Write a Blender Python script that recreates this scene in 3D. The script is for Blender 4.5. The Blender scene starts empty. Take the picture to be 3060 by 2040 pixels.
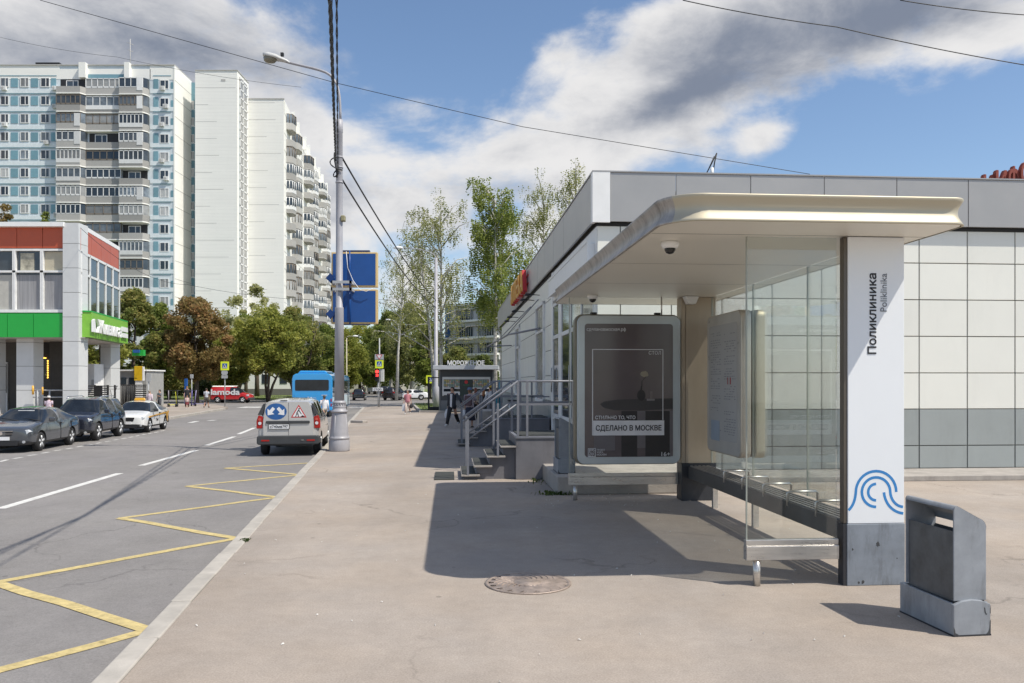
import bpy, bmesh, math, random
from mathutils import Vector, Matrix
R = math.radians
rng = random.Random(7)
sc = bpy.context.scene
col = sc.collection

# ---------------------------------------------------------------- camera
F, CX, YH, CAMH = 2400.0, 1530.0, 1140.0, 1.9      # focal length and horizon of the photograph in its own pixels
cam_d = bpy.data.cameras.new('camera'); cam = bpy.data.objects.new('camera', cam_d); col.objects.link(cam)
cam.location = (0, 0, CAMH); cam.rotation_euler = (R(90), 0, 0)
cam_d.sensor_width = 36; cam_d.lens = 36 * F / 3060; cam_d.shift_y = (YH - 1020) / 3060
cam_d.clip_start = .1; cam_d.clip_end = 5000
sc.camera = cam

# ---------------------------------------------------------------- sky, sun, exposure
SUN = Vector((.62, -.32, 1)).normalized()
sc.view_settings.view_transform = 'Standard'; sc.view_settings.look = 'None'
sc.view_settings.gamma = 1; sc.view_settings.use_curve_mapping = False
sc.view_settings.exposure = 0.2
w = bpy.data.worlds.new('World'); sc.world = w; w.use_nodes = True
nt = w.node_tree; nt.nodes.clear()
def WN(t, **k):
    n = nt.nodes.new(t)
    for a, b in k.items(): setattr(n, a, b)
    return n
wl = nt.links.new
def wm(op, a, b=None, c=None, clamp=False):
    n = WN('ShaderNodeMath', operation=op, use_clamp=clamp)
    for i, x in enumerate((a, b, c)):
        if x is None: continue
        if isinstance(x, (int, float)): n.inputs[i].default_value = x
        else: wl(x, n.inputs[i])
    return n.outputs[0]
def wmap(x, a, b, c, d):
    n = WN('ShaderNodeMapRange', interpolation_type='SMOOTHSTEP')
    wl(x, n.inputs[0])
    for i, q in enumerate((a, b, c, d)): n.inputs[1 + i].default_value = q
    return n.outputs[0]
sky = WN('ShaderNodeTexSky', sky_type='NISHITA', sun_disc=False)
sky.sun_elevation = math.asin(SUN.z); sky.sun_rotation = math.atan2(SUN.x, SUN.y)
sky.air_density = 1.0; sky.dust_density = .6; sky.ozone_density = 1.6
tc = WN('ShaderNodeTexCoord'); sep = WN('ShaderNodeSeparateXYZ'); wl(tc.outputs['Generated'], sep.inputs[0])
az = wm('ARCTAN2', sep.outputs[0], sep.outputs[1]); el = wm('ARCSINE', sep.outputs[2])
ae = WN('ShaderNodeCombineXYZ'); wl(az, ae.inputs[0]); wl(el, ae.inputs[1])
def AE(px, py):
    a = math.atan((px - CX) / F); return a, math.atan((YH - py) / F * math.cos(a))
def blob(px, py, rx, ry, rot=0):
    a, e = AE(px, py)
    m = WN('ShaderNodeMapping', vector_type='TEXTURE'); wl(ae.outputs[0], m.inputs[0])
    m.inputs['Location'].default_value = (a, e, 0); m.inputs['Rotation'].default_value = (0, 0, R(rot))
    m.inputs['Scale'].default_value = (rx / F, ry / F, 1)
    l = WN('ShaderNodeVectorMath', operation='LENGTH'); wl(m.outputs[0], l.inputs[0])
    return wmap(l.outputs['Value'], 0.0, 1.0, 1, 0)
def blobs(lst, start=0.0):
    s = start
    for (px, py, rx, ry, rot, amp) in lst:
        s = wm('MULTIPLY_ADD', blob(px, py, rx, ry, rot), amp, s)
    return s
cm = WN('ShaderNodeMapping'); wl(tc.outputs['Generated'], cm.inputs[0]); cm.inputs['Scale'].default_value = (1, 1, 1.9)
def wnoise(scale, det, rough, dist=0., off=0):
    n = WN('ShaderNodeTexNoise'); n.inputs['Scale'].default_value = scale; n.inputs['Detail'].default_value = det
    n.inputs['Roughness'].default_value = rough; n.inputs['Distortion'].default_value = dist
    m = WN('ShaderNodeVectorMath', operation='ADD'); wl(cm.outputs[0], m.inputs[0]); m.inputs[1].default_value = (off, off * .7, off * .3)
    wl(m.outputs[0], n.inputs['Vector']); return n.outputs['Fac']
n1 = wnoise(4.2, 11, .58, .25); n2 = wnoise(9.5, 8, .6, .1, 3.1)
dens = wm('ADD', wm('MULTIPLY_ADD', n1, 2.7, wm('MULTIPLY', n2, 1.1)), -.95)            # mean about .95
CL = [  # where cloud stands (photo px): x, y, rx, ry, tilt, amount
 (200, 60, 900, 330, 0, .65), (700, 240, 620, 330, -10, .40), (1000, 130, 260, 200, 0, .12), (820, 560, 420, 500, 0, .42),
 (1450, 430, 560, 260, 8, .46), (1800, 420, 420, 150, 10, .22), (1200, 700, 700, 360, 0, .34), (1150, 560, 400, 260, 0, .2),
 (2300, 90, 800, 260, 12, .66), (1960, 50, 330, 190, -10, .45), (2990, 60, 260, 190, 0, .4), (2050, 220, 560, 220, 22, .50), (1680, 200, 190, 170, 30, .34), (2750, 110, 560, 230, -12, .75),
 (2260, 430, 250, 90, 24, .62), (2110, 490, 90, 70, 0, .2), (2090, 430, 130, 36, 5, .30), (2700, 300, 200, 50, 8, .24), (1840, 60, 200, 90, 0, .16),
 (60, 500, 800, 420, 0, .3), (1700, 560, 260, 170, 20, .22)]
BL = [  # open blue
 (1300, 150, 450, 340, -28, -.70), (1080, 330, 260, 90, -22, -.35), (1480, 20, 200, 140, 0, -.35), (2550, 440, 620, 230, 4, -.55), (2950, 420, 500, 260, 0, -.4),
 (2100, 540, 420, 110, 0, -.25), (1640, 330, 100, 70, 0, -.12), (1480, 640, 170, 60, 0, -.3), (2300, 330, 200, 60, 0, -.2)]
dens = wm('ADD', dens, blobs(CL)); dens = wm('ADD', dens, blobs(BL))
cov = wmap(dens, .86, 1.52, 0, 1)
hz = wmap(el, .0, .16, .35, 0)
cov = wm('MAXIMUM', cov, hz)
GR = [(2330, 120, 700, 230, 12, 1.05), (2000, 300, 330, 70, 16, .55), (120, 200, 800, 220, 0, .75), (500, 60, 760, 170, -6, .75), (2750, 60, 420, 120, -10, .6), (1500, 560, 420, 60, 0, .35), (1050, 560, 300, 80, 0, .25), (2920, 30, 300, 80, 0, .3)]
g = blobs(GR)
g = wm('ADD', g, wm('MULTIPLY', wm('SUBTRACT', wnoise(6.5, 10, .62, .3, 7.7), .5), 2.4)); 
thick = wmap(dens, 1.3, 2.1, 0, .35)
g = wm('MULTIPLY_ADD', thick, .7, g)
g = wmap(g, -.15, 1.42, 0, 1)
ramp = WN('ShaderNodeMix', data_type='RGBA')
wl(g, ramp.inputs[0]); ramp.inputs[6].default_value = (5.7, 5.65, 5.65, 1); ramp.inputs[7].default_value = (1.5, 1.75, 2.3, 1)
tint = WN('ShaderNodeMix', data_type='RGBA', blend_type='MULTIPLY'); tint.inputs[0].default_value = 1
wl(sky.outputs[0], tint.inputs[6]); tint.inputs[7].default_value = (.94, .98, 1.02, 1)
mx = WN('ShaderNodeMix', data_type='RGBA')
wl(cov, mx.inputs[0]); wl(tint.outputs[2], mx.inputs[6]); wl(ramp.outputs[2], mx.inputs[7])
bg = WN('ShaderNodeBackground'); bg.inputs[1].default_value = .127; wl(mx.outputs[2], bg.inputs[0])
wo = WN('ShaderNodeOutputWorld'); wl(bg.outputs[0], wo.inputs[0])
w.cycles.sampling_method = 'MANUAL'; w.cycles.sample_map_resolution = 512
sl = bpy.data.lights.new('sun', 'SUN'); sl.energy = 4.2; sl.angle = R(.53); sl.color = (1, .94, .83)
so = bpy.data.objects.new('sun', sl); col.objects.link(so); so.rotation_euler = SUN.to_track_quat('Z', 'Y').to_euler(); so.location = (0, 0, 60)
sc.cycles.max_bounces = 8; sc.cycles.transparent_max_bounces = 16

# ---------------------------------------------------------------- helpers
def G(px, py, z=0.):                      # photo pixel on the level z -> ground point
    Y = F * (CAMH - z) / (py - YH); return Vector(((px - CX) / F * Y, Y, z))
def XZ(px, py, Y): return Vector(((px - CX) / F * Y, Y, CAMH + (YH - py) / F * Y))
KU, KR = -.0771, -.155                    # the way the pavilion and the road run (x per metre of depth)
AU, AR = math.atan(-KU), math.atan(-KR)
def lin(r, g, b):
    f = lambda x: (x / 255 / 12.92) if x <= 10 else ((x / 255 + .055) / 1.055) ** 2.4
    return (f(r), f(g), f(b))
MC = {}
def mat(name, c, rough=.6, metal=0., var=.1, vs=3., bump=0., bs=60., spec=.5, emis=0., rnd=0., dirt=0., aniso=None, coat=0.):
    if name in MC: return MC[name]
    m = bpy.data.materials.new(name); m.use_nodes = True; t = m.node_tree; N = t.nodes; L = t.links.new
    b = N['Principled BSDF']; b.inputs['Roughness'].default_value = rough; b.inputs['Metallic'].default_value = metal
    b.inputs['Specular IOR Level'].default_value = spec
    if coat: b.inputs['Coat Weight'].default_value = coat; b.inputs['Coat Roughness'].default_value = .04
    co = N.new('ShaderNodeTexCoord'); vec = co.outputs['Object']
    if aniso:
        mp = N.new('ShaderNodeMapping'); mp.inputs['Scale'].default_value = aniso; L(vec, mp.inputs[0]); vec = mp.outputs[0]
    if rnd:
        oi0 = N.new('ShaderNodeObjectInfo'); of = N.new('ShaderNodeMath'); of.operation = 'MULTIPLY'; of.inputs[1].default_value = 40; L(oi0.outputs['Random'], of.inputs[0])
        av = N.new('ShaderNodeVectorMath'); av.operation = 'ADD'; L(vec, av.inputs[0]); L(of.outputs[0], av.inputs[1]); vec = av.outputs[0]
    nz = N.new('ShaderNodeTexNoise'); nz.inputs['Scale'].default_value = vs; nz.inputs['Detail'].default_value = 8; nz.inputs['Roughness'].default_value = .65
    L(vec, nz.inputs['Vector'])
    mr = N.new('ShaderNodeMapRange'); mr.inputs[1].default_value = .3; mr.inputs[2].default_value = .7; mr.inputs[3].default_value = 1 - var; mr.inputs[4].default_value = 1 + var
    L(nz.outputs['Fac'], mr.inputs[0]); fac = mr.outputs[0]
    if rnd:
        oi = N.new('ShaderNodeObjectInfo'); r2 = N.new('ShaderNodeMapRange'); r2.inputs[3].default_value = 1 - rnd; r2.inputs[4].default_value = 1 + rnd
        L(oi.outputs['Random'], r2.inputs[0]); mu = N.new('ShaderNodeMath'); mu.operation = 'MULTIPLY'; L(fac, mu.inputs[0]); L(r2.outputs[0], mu.inputs[1]); fac = mu.outputs[0]
    sc_ = N.new('ShaderNodeVectorMath'); sc_.operation = 'SCALE'; sc_.inputs[0].default_value = c[:3]; L(fac, sc_.inputs['Scale'])
    out = sc_.outputs[0]
    if dirt:
        d = N.new('ShaderNodeTexNoise'); d.inputs['Scale'].default_value = vs * .45; d.inputs['Detail'].default_value = 10; d.inputs['Roughness'].default_value = .75
        mp2 = N.new('ShaderNodeMapping'); mp2.inputs['Scale'].default_value = (2.2, 2.2, .5); mp2.inputs['Location'].default_value = (3, 1, 2); L(vec if rnd else co.outputs['Object'], mp2.inputs[0]); L(mp2.outputs[0], d.inputs['Vector'])
        r3 = N.new('ShaderNodeMapRange'); r3.inputs[1].default_value = .5; r3.inputs[2].default_value = .72; r3.inputs[4].default_value = dirt; L(d.outputs['Fac'], r3.inputs[0])
        mxx = N.new('ShaderNodeMix'); mxx.data_type = 'RGBA'; L(r3.outputs[0], mxx.inputs[0]); L(out, mxx.inputs[6])
        mxx.inputs[7].default_value = (c[0] * .35, c[1] * .33, c[2] * .30, 1); out = mxx.outputs[2]
    L(out, b.inputs['Base Color'])
    if emis: L(out, b.inputs['Emission Color']); b.inputs['Emission Strength'].default_value = emis
    if rough > .12:
        rr = N.new('ShaderNodeMapRange'); rr.inputs[1].default_value = .3; rr.inputs[2].default_value = .7
        rr.inputs[3].default_value = rough * .85; rr.inputs[4].default_value = min(1, rough * 1.15); L(nz.outputs['Fac'], rr.inputs[0]); L(rr.outputs[0], b.inputs['Roughness'])
    if bump:
        n2 = N.new('ShaderNodeTexNoise'); n2.inputs['Scale'].default_value = bs; n2.inputs['Detail'].default_value = 5; L(co.outputs['Object'], n2.inputs['Vector'])
        bm = N.new('ShaderNodeBump'); bm.inputs['Strength'].default_value = bump; bm.inputs['Distance'].default_value = .01; L(n2.outputs['Fac'], bm.inputs['Height']); L(bm.outputs[0], b.inputs['Normal'])
    MC[name] = m; return m
def glassmat(name, tintc=(.955, .97, .955), refl=.05):
    if name in MC: return MC[name]
    m = bpy.data.materials.new(name); m.use_nodes = True; t = m.node_tree; N = t.nodes; L = t.links.new; N.clear()
    tr = N.new('ShaderNodeBsdfTransparent'); tr.inputs[0].default_value = (*tintc, 1)
    gl = N.new('ShaderNodeBsdfGlossy'); gl.inputs['Roughness'].default_value = .02; gl.inputs[0].default_value = (.95, .97, 1, 1)
    lw = N.new('ShaderNodeLayerWeight'); lw.inputs[0].default_value = .25
    mr = N.new('ShaderNodeMapRange'); mr.inputs[3].default_value = refl * .55; mr.inputs[4].default_value = .6; L(lw.outputs['Fresnel'], mr.inputs[0])
    co = N.new('ShaderNodeTexCoord'); nz = N.new('ShaderNodeTexNoise'); nz.inputs['Scale'].default_value = 2.2; nz.inputs['Detail'].default_value = 9; nz.inputs['Roughness'].default_value = .75; L(co.outputs['Object'], nz.inputs['Vector'])
    sm = N.new('ShaderNodeMapRange'); sm.inputs[1].default_value = .55; sm.inputs[2].default_value = .8; sm.inputs[4].default_value = .035; L(nz.outputs['Fac'], sm.inputs[0])
    df = N.new('ShaderNodeBsdfDiffuse'); df.inputs[0].default_value = (.6, .6, .58, 1)
    m0 = N.new('ShaderNodeMixShader'); L(mr.outputs[0], m0.inputs[0]); L(tr.outputs[0], m0.inputs[1]); L(gl.outputs[0], m0.inputs[2])
    m1 = N.new('ShaderNodeMixShader'); L(sm.outputs[0], m1.inputs[0]); L(m0.outputs[0], m1.inputs[1]); L(df.outputs[0], m1.inputs[2])
    o = N.new('ShaderNodeOutputMaterial'); L(m1.outputs[0], o.inputs[0]); MC[name] = m; return m
def leafmat(name, ca, cb, cc=None, sc_=.5):
    if name in MC: return MC[name]
    m = bpy.data.materials.new(name); m.use_nodes = True; t = m.node_tree; N = t.nodes; L = t.links.new; N.clear()
    co = N.new('ShaderNodeTexCoord')
    a = N.new('ShaderNodeTexNoise'); a.inputs['Scale'].default_value = sc_; a.inputs['Detail'].default_value = 6; a.inputs['Roughness'].default_value = .7; L(co.outputs['Object'], a.inputs['Vector'])
    wn = N.new('ShaderNodeTexWhiteNoise'); wn.noise_dimensions = '1D'; ge = N.new('ShaderNodeNewGeometry'); L(ge.outputs['Random Per Island'], wn.inputs['W'])
    ad = N.new('ShaderNodeMath'); ad.operation = 'MULTIPLY_ADD'; L(wn.outputs['Value'], ad.inputs[0]); ad.inputs[1].default_value = .35; L(a.outputs['Fac'], ad.inputs[2])
    rp = N.new('ShaderNodeValToRGB'); L(ad.outputs[0], rp.inputs[0]); e = rp.color_ramp.elements
    e[0].position = .45; e[0].color = (*ca, 1); e[1].position = .88; e[1].color = (*cb, 1)
    if cc: x = e.new(.72); x.color = (*cc, 1)
    d = N.new('ShaderNodeBsdfPrincipled'); d.inputs['Roughness'].default_value = .55; d.inputs['Specular IOR Level'].default_value = .3; L(rp.outputs[0], d.inputs['Base Color'])
    tl = N.new('ShaderNodeBsdfTranslucent'); L(rp.outputs[0], tl.inputs[0])
    ms = N.new('ShaderNodeMixShader'); ms.inputs[0].default_value = .58; L(d.outputs[0], ms.inputs[1]); L(tl.outputs[0], ms.inputs[2])
    o = N.new('ShaderNodeOutputMaterial'); L(ms.outputs[0], o.inputs[0]); MC[name] = m; return m

class MB:
    def __init__(s): s.v = []; s.f = []; s.m = []; s.s = []
    def add(s, vs, fs, mi=0, smooth=False):
        o = len(s.v); s.v += [tuple(p) for p in vs]
        for f in fs: s.f.append([i + o for i in f]); s.m.append(mi); s.s.append(smooth)
        return s
    def box(s, x0, x1, y0, y1, z0, z1, mi=0):
        if x0 > x1: x0, x1 = x1, x0
        if y0 > y1: y0, y1 = y1, y0
        if z0 > z1: z0, z1 = z1, z0
        v = [(x, y, z) for z in (z0, z1) for y in (y0, y1) for x in (x0, x1)]
        return s.add(v, [(0, 2, 3, 1), (4, 5, 7, 6), (0, 1, 5, 4), (2, 6, 7, 3), (0, 4, 6, 2), (1, 3, 7, 5)], mi)
    def poly(s, pts, mi=0): return s.add(pts, [tuple(range(len(pts)))], mi)
    def ring(s, c, ax, r, n, rx=None, up=None):
        ax = Vector(ax).normalized(); u = Vector(up) if up else (Vector((0, 0, 1)) if abs(ax.z) < .9 else Vector((0, 1, 0)))
        a = ax.cross(u).normalized(); b = a.cross(ax).normalized(); rx = rx or r
        return [Vector(c) + a * (math.cos(2 * math.pi * i / n) * rx) + b * (math.sin(2 * math.pi * i / n) * r) for i in range(n)]
    def tube(s, pts, rs, n=8, mi=0, caps=True, smooth=True):
        pts = [Vector(p) for p in pts]
        if isinstance(rs, (int, float)): rs = [rs] * len(pts)
        rings = []; o = len(s.v); fs = []
        for i, p in enumerate(pts):
            d = (pts[min(i + 1, len(pts) - 1)] - pts[max(i - 1, 0)])
            if d.length < 1e-6: d = Vector((0, 0, 1))
            rings += s.ring(p, d, rs[i], n)
        for i in range(len(pts) - 1):
            for k in range(n):
                a = i * n + k; b = i * n + (k + 1) % n
                fs.append((a, a + n, b + n, b))
        s.add(rings, fs, mi, smooth)
        if caps:
            s.add(rings[:n], [tuple(range(n))], mi); s.add(rings[-n:], [tuple(reversed(range(n)))], mi)
        return s
    def lathe(s, prof, c=(0, 0, 0), n=20, mi=0, sx=1, sy=1):
        vs = []; fs = []
        for (r, z) in prof:
            for k in range(n):
                t = 2 * math.pi * k / n; vs.append((c[0] + r * math.cos(t) * sx, c[1] + r * math.sin(t) * sy, c[2] + z))
        for i in range(len(prof) - 1):
            for k in range(n):
                a = i * n + k; b = i * n + (k + 1) % n; fs.append((a, b, b + n, a + n))
        fs.append(tuple(reversed(range(n)))); fs.append(tuple(range((len(prof) - 1) * n, len(prof) * n)))
        return s.add(vs, fs, mi, True)
    def prism(s, poly, a, b, axis='y', mi=0, smooth=False):   # poly: 2-D outline in the two other axes, extruded a..b
        n = len(poly)
        def P(p, t): return {'y': (p[0], t, p[1]), 'x': (t, p[0], p[1]), 'z': (p[0], p[1], t)}[axis]
        vs = [P(p, a) for p in poly] + [P(p, b) for p in poly]
        s.add(vs, [tuple(range(n)), tuple(reversed(range(n, 2 * n)))], mi)
        s.add(vs, [(i, i + n, (i + 1) % n + n, (i + 1) % n) for i in range(n)], mi, smooth); return s
    def build(s, name, mats, parent=None, loc=None, rz=0., bevel=0., fixn=True, rot=None):
        me = bpy.data.meshes.new(name); me.from_pydata(s.v, [], s.f)
        if not isinstance(mats, (list, tuple)): mats = [mats]
        for m in mats: me.materials.append(m)
        me.polygons.foreach_set('material_index', s.m); me.polygons.foreach_set('use_smooth', s.s)
        if fixn:
            bm = bmesh.new(); bm.from_mesh(me); bmesh.ops.remove_doubles(bm, verts=bm.verts, dist=1e-5); bmesh.ops.recalc_face_normals(bm, faces=bm.faces); bm.to_mesh(me); bm.free()
        me.update()
        return mobj(name, me, parent, loc, rz, bevel, rot)
def mobj(name, me, parent=None, loc=None, rz=0., bevel=0., rot=None):
    o = bpy.data.objects.new(name, me); col.objects.link(o)
    if parent: o.parent = parent
    if loc is not None: o.location = loc
    if rz: o.rotation_euler = (0, 0, rz)
    if rot: o.rotation_euler = rot
    if bevel:
        b = o.modifiers.new('bevel', 'BEVEL'); b.width = bevel; b.segments = 2; b.limit_method = 'ANGLE'; b.angle_limit = R(40)
    return o
def tag(o, label=None, cat=None, group=None, kind=None):
    if label: o['label'] = label
    if cat: o['category'] = cat
    if group: o['group'] = group
    if kind: o['kind'] = kind
    return o
def thing(name, label, cat, loc=(0, 0, 0), rz=0., group=None, scale=1.):
    o = bpy.data.objects.new(name, None); col.objects.link(o); o.location = loc; o.rotation_euler = (0, 0, rz); o.scale = (scale,) * 3
    o.empty_display_size = .2
    return tag(o, label, cat, group)
KIDS = {}
def copy_tree(o, parent=None):
    c = o.copy(); col.objects.link(c)
    if parent: c.parent = parent
    for ch in o.children: copy_tree(ch, c)
    return c
STUFFY = {'print', 'garland', 'tile_line', 'glazing_frame', 'stair_glass_frame', 'mullion', 'bracket', 'wiper', 'goods', 'ornament', 'cable_coil', 'cable_clamp', 'lower_panel', 'roof_edge', 'antenna', 'floor_edge'}
def struct(o): o['kind'] = 'structure'; return o
def rrect(x0, x1, z0, z1, r, n=6):
    if isinstance(r, (int, float)): r = (r,) * 4
    P = []
    for (cx, cz, a0, rr) in ((x1, z1, 0, r[0]), (x0, z1, 90, r[1]), (x0, z0, 180, r[2]), (x1, z0, 270, r[3])):
        sx = -1 if cx == x1 else 1; sz = -1 if cz == z1 else 1
        if rr <= 0: P.append((cx, cz)); continue
        for k in range(n + 1):
            t = R(a0 + 90 * k / n); P.append((cx + sx * rr + rr * math.cos(t), cz + sz * rr + rr * math.sin(t)))
    return P
def text(s, name, m, parent, o, rv, uv, wd, ht, depth=.004, bold=0., spacing=1.):
    """lettering as real geometry: width wd along rv, cap height ht along uv, starting at o (lower left)"""
    cu = bpy.data.curves.new('t', 'FONT'); cu.body = s; cu.size = 1; cu.offset = bold; cu.resolution_u = 3; cu.space_character = spacing; cu.fill_mode = 'NONE'
    ob = bpy.data.objects.new('t', cu); col.objects.link(ob)
    me = bpy.data.meshes.new_from_object(ob.evaluated_get(bpy.context.evaluated_depsgraph_get()))
    bpy.data.objects.remove(ob); bpy.data.curves.remove(cu)
    bm = bmesh.new(); bm.from_mesh(me); bm.verts.index_update()
    loops = []; seen = set()
    for v in bm.verts:
        if v in seen: continue
        lp_ = [v]; seen.add(v); cur = v
        while True:
            nx = [e.other_vert(cur) for e in cur.link_edges if e.other_vert(cur) not in seen]
            if not nx: break
            cur = nx[0]; seen.add(cur); lp_.append(cur)
        lp_.sort(key=lambda q: q.index); P = [(q.co.x, q.co.y) for q in lp_]
        if len(P) > 2: loops.append(P)
    bm.free()
    area = lambda P: sum(P[i][0] * P[(i + 1) % len(P)][1] - P[(i + 1) % len(P)][0] * P[i][1] for i in range(len(P))) / 2
    def inside(p, P):
        r_ = False
        for i in range(len(P)):
            (xa, ya), (xb, yb) = P[i], P[(i + 1) % len(P)]
            if (ya > p[1]) != (yb > p[1]) and p[0] < (xb - xa) * (p[1] - ya) / (yb - ya) + xa: r_ = not r_
        return r_
    def clean(P):
        Q = []
        for p in P:
            if not Q or abs(p[0] - Q[-1][0]) + abs(p[1] - Q[-1][1]) > .004: Q.append(p)
        if len(Q) > 3 and abs(Q[0][0] - Q[-1][0]) + abs(Q[0][1] - Q[-1][1]) <= .004: Q.pop()
        return Q
    loops = [Q for Q in map(clean, loops) if len(Q) > 2]; sg_ = 1
    deep = [sum(1 for Q in loops if Q is not P and abs(area(Q)) > abs(area(P)) and all(inside(p, Q) for p in P)) for P in loops]
    outer = [P if area(P) > 0 else P[::-1] for P, d_ in zip(loops, deep) if d_ % 2 == 0]; holes = [P if area(P) < 0 else P[::-1] for P, d_ in zip(loops, deep) if d_ % 2]
    xs = [p[0] for P in outer for p in P]; ys = [p[1] for P in outer for p in P]
    x0, x1, y0, y1 = min(xs), max(xs), min(ys), max(ys)
    rv = Vector(rv).normalized(); uv = Vector(uv).normalized(); nv = rv.cross(uv); o = Vector(o)
    vs, fs = [], []
    from mathutils.geometry import tessellate_polygon
    SH_ = [(0, 0)] if not bold else [(0, 0), (bold * .8, 0), (-bold * .8, 0), (0, bold * .8), (0, -bold * .8), (bold * .6, bold * .6), (-bold * .6, -bold * .6)]
    for k, (P, sh_) in enumerate([(P, s_) for s_ in SH_ for P in outer]):
        hs_ = [H_ for H_ in holes if inside(H_[0], P) and abs(area(H_)) < abs(area(P))]
        rings = [[Vector((x, y, 0)) for x, y in Q] for Q in [P] + hs_]
        tri = tessellate_polygon(rings); flat_ = [q for r_ in rings for q in r_]; n_ = len(flat_); b0 = len(vs)
        T = lambda q, d: tuple(o + rv * ((q.x + sh_[0] - x0) / (x1 - x0) * wd) + uv * ((q.y + sh_[1] - y0) / (y1 - y0) * abs(ht)) + nv * d)
        ep = max(1e-4, abs(ht) * .004); dz = depth + ep * .25 * (k % 4) + ep * (k // len(outer))
        vs += [T(q, dz) for q in flat_] + [T(q, depth * .1) for q in flat_]
        fs += [tuple(b0 + i for i in t_) for t_ in tri]
        c_ = b0
        for r_ in rings:
            m_ = len(r_)
            fs += [(c_ + i, c_ + (i + 1) % m_, c_ + (i + 1) % m_ + n_, c_ + i + n_) for i in range(m_)]; c_ += m_
    me = bpy.data.meshes.new(name); me.from_pydata(vs, [], fs); bm = bmesh.new(); bm.from_mesh(me)
    bm.to_mesh(me); bm.free(); me.materials.clear(); me.materials.append(m)
    for p in me.polygons: p.use_smooth = False
    me.name = name
    return mobj(name, me, parent)
# ---------------------------------------------------------------- materials
def asphalt(name, c, crack=.6, warm=(1.04, 1, .95), patch=.16):
    m = bpy.data.materials.new(name); m.use_nodes = True; t = m.node_tree; N = t.nodes; L = t.links.new
    b = N['Principled BSDF']; b.inputs['Roughness'].default_value = .88; b.inputs['Specular IOR Level'].default_value = .25
    co = N.new('ShaderNodeTexCoord'); V = co.outputs['Object']
    def nz(s, d=6, r=.6, dist=0, sc3=None):
        v = V
        if sc3: mp = N.new('ShaderNodeMapping'); mp.inputs['Scale'].default_value = sc3; L(V, mp.inputs[0]); v = mp.outputs[0]
        n = N.new('ShaderNodeTexNoise'); n.inputs['Scale'].default_value = s; n.inputs['Detail'].default_value = d; n.inputs['Roughness'].default_value = r; n.inputs['Distortion'].default_value = dist; L(v, n.inputs['Vector']); return n.outputs['Fac']
    def mr(x, a, b_, c_, d_):
        n = N.new('ShaderNodeMapRange'); L(x, n.inputs[0])
        for i, q in enumerate((a, b_, c_, d_)): n.inputs[1 + i].default_value = q
        return n.outputs[0]
    def mul(x, y):
        n = N.new('ShaderNodeMath'); n.operation = 'MULTIPLY'; L(x, n.inputs[0])
        if isinstance(y, float): n.inputs[1].default_value = y
        else: L(y, n.inputs[1])
        return n.outputs[0]
    big = mr(nz(.22, 5, .6, .6), .3, .7, 1 - patch, 1 + patch); mid = mr(nz(1.7, 8, .7), .3, .7, .92, 1.08)
    grain = mul(mr(nz(70, 4, .85), .3, .72, .72, 1.25), mr(nz(9, 6, .75), .32, .68, .94, 1.06)); streak = mr(nz(.9, 5, .6, 0, (1, .16, 1)), .35, .7, .95, 1.05)
    f = mul(mul(mul(big, mid), grain), streak)
    vo = N.new('ShaderNodeTexVoronoi'); vo.feature = 'DISTANCE_TO_EDGE'; vo.inputs['Scale'].default_value = .42
    dm = N.new('ShaderNodeVectorMath'); dm.operation = 'MULTIPLY_ADD'; nn = N.new('ShaderNodeTexNoise'); nn.inputs['Scale'].default_value = 2.2; nn.inputs['Detail'].default_value = 7; L(V, nn.inputs['Vector'])
    L(nn.outputs['Color'], dm.inputs[0]); dm.inputs[1].default_value = (.9, .9, 0); L(V, dm.inputs[2]); L(dm.outputs[0], vo.inputs['Vector'])
    ck = mr(vo.outputs['Distance'], .0, .011, 1, 0); msk = mr(nz(.33, 3), .50, .60, 0, crack); ck = mul(ck, msk)
    # small dark spots (gum, oil), each its own random cell
    v2 = N.new('ShaderNodeTexVoronoi'); v2.inputs['Scale'].default_value = 2.1; L(V, v2.inputs['Vector']); sp = mr(v2.outputs['Distance'], .045, .07, 1, 0)
    sx = N.new('ShaderNodeSeparateXYZ'); L(v2.outputs['Color'], sx.inputs[0]); keep = mr(sx.outputs[0], .50, .54, 0, .5); sp = mul(sp, keep)
    dk = N.new('ShaderNodeMath'); dk.operation = 'MAXIMUM'; L(ck, dk.inputs[0]); L(sp, dk.inputs[1])
    inv = mr(dk.outputs[0], 0, 1, 1, .38); f = mul(f, inv)
    sv = N.new('ShaderNodeVectorMath'); sv.operation = 'SCALE'; sv.inputs[0].default_value = c; L(f, sv.inputs['Scale'])
    mx = N.new('ShaderNodeMix'); mx.data_type = 'RGBA'; mx.blend_type = 'MULTIPLY'; L(mr(nz(.5, 4), .35, .65, 0, 1), mx.inputs[0]); L(sv.outputs[0], mx.inputs[6]); mx.inputs[7].default_value = (*warm, 1)
    L(mx.outputs[2], b.inputs['Base Color'])
    bm = N.new('ShaderNodeBump'); bm.inputs['Strength'].default_value = .35; bm.inputs['Distance'].default_value = .006; L(nz(140, 3, .7), bm.inputs['Height']); L(bm.outputs[0], b.inputs['Normal'])
    return m
M_pave = asphalt('pavement_asphalt', (.345, .303, .268), .5)
M_road = asphalt('road_asphalt', (.235, .222, .212), .5, (1, 1, 1.02), .12)
M_grass = mat('lawn', (.14, .18, .05), .9, var=.4, vs=1.5, bump=.5, bs=25)
M_earth = mat('earth', (.16, .15, .10), .95, var=.3, vs=.2)
M_kerb = mat('kerb_concrete', (.40, .37, .33), .85, var=.16, vs=4, bump=.3, bs=70, rnd=.08)
M_white = mat('road_paint_white', (.64, .63, .60), .7, var=.16, vs=7, dirt=.4)
M_yell = mat('road_paint_yellow', (.55, .44, .20), .75, var=.22, vs=12, dirt=.8)
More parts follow.
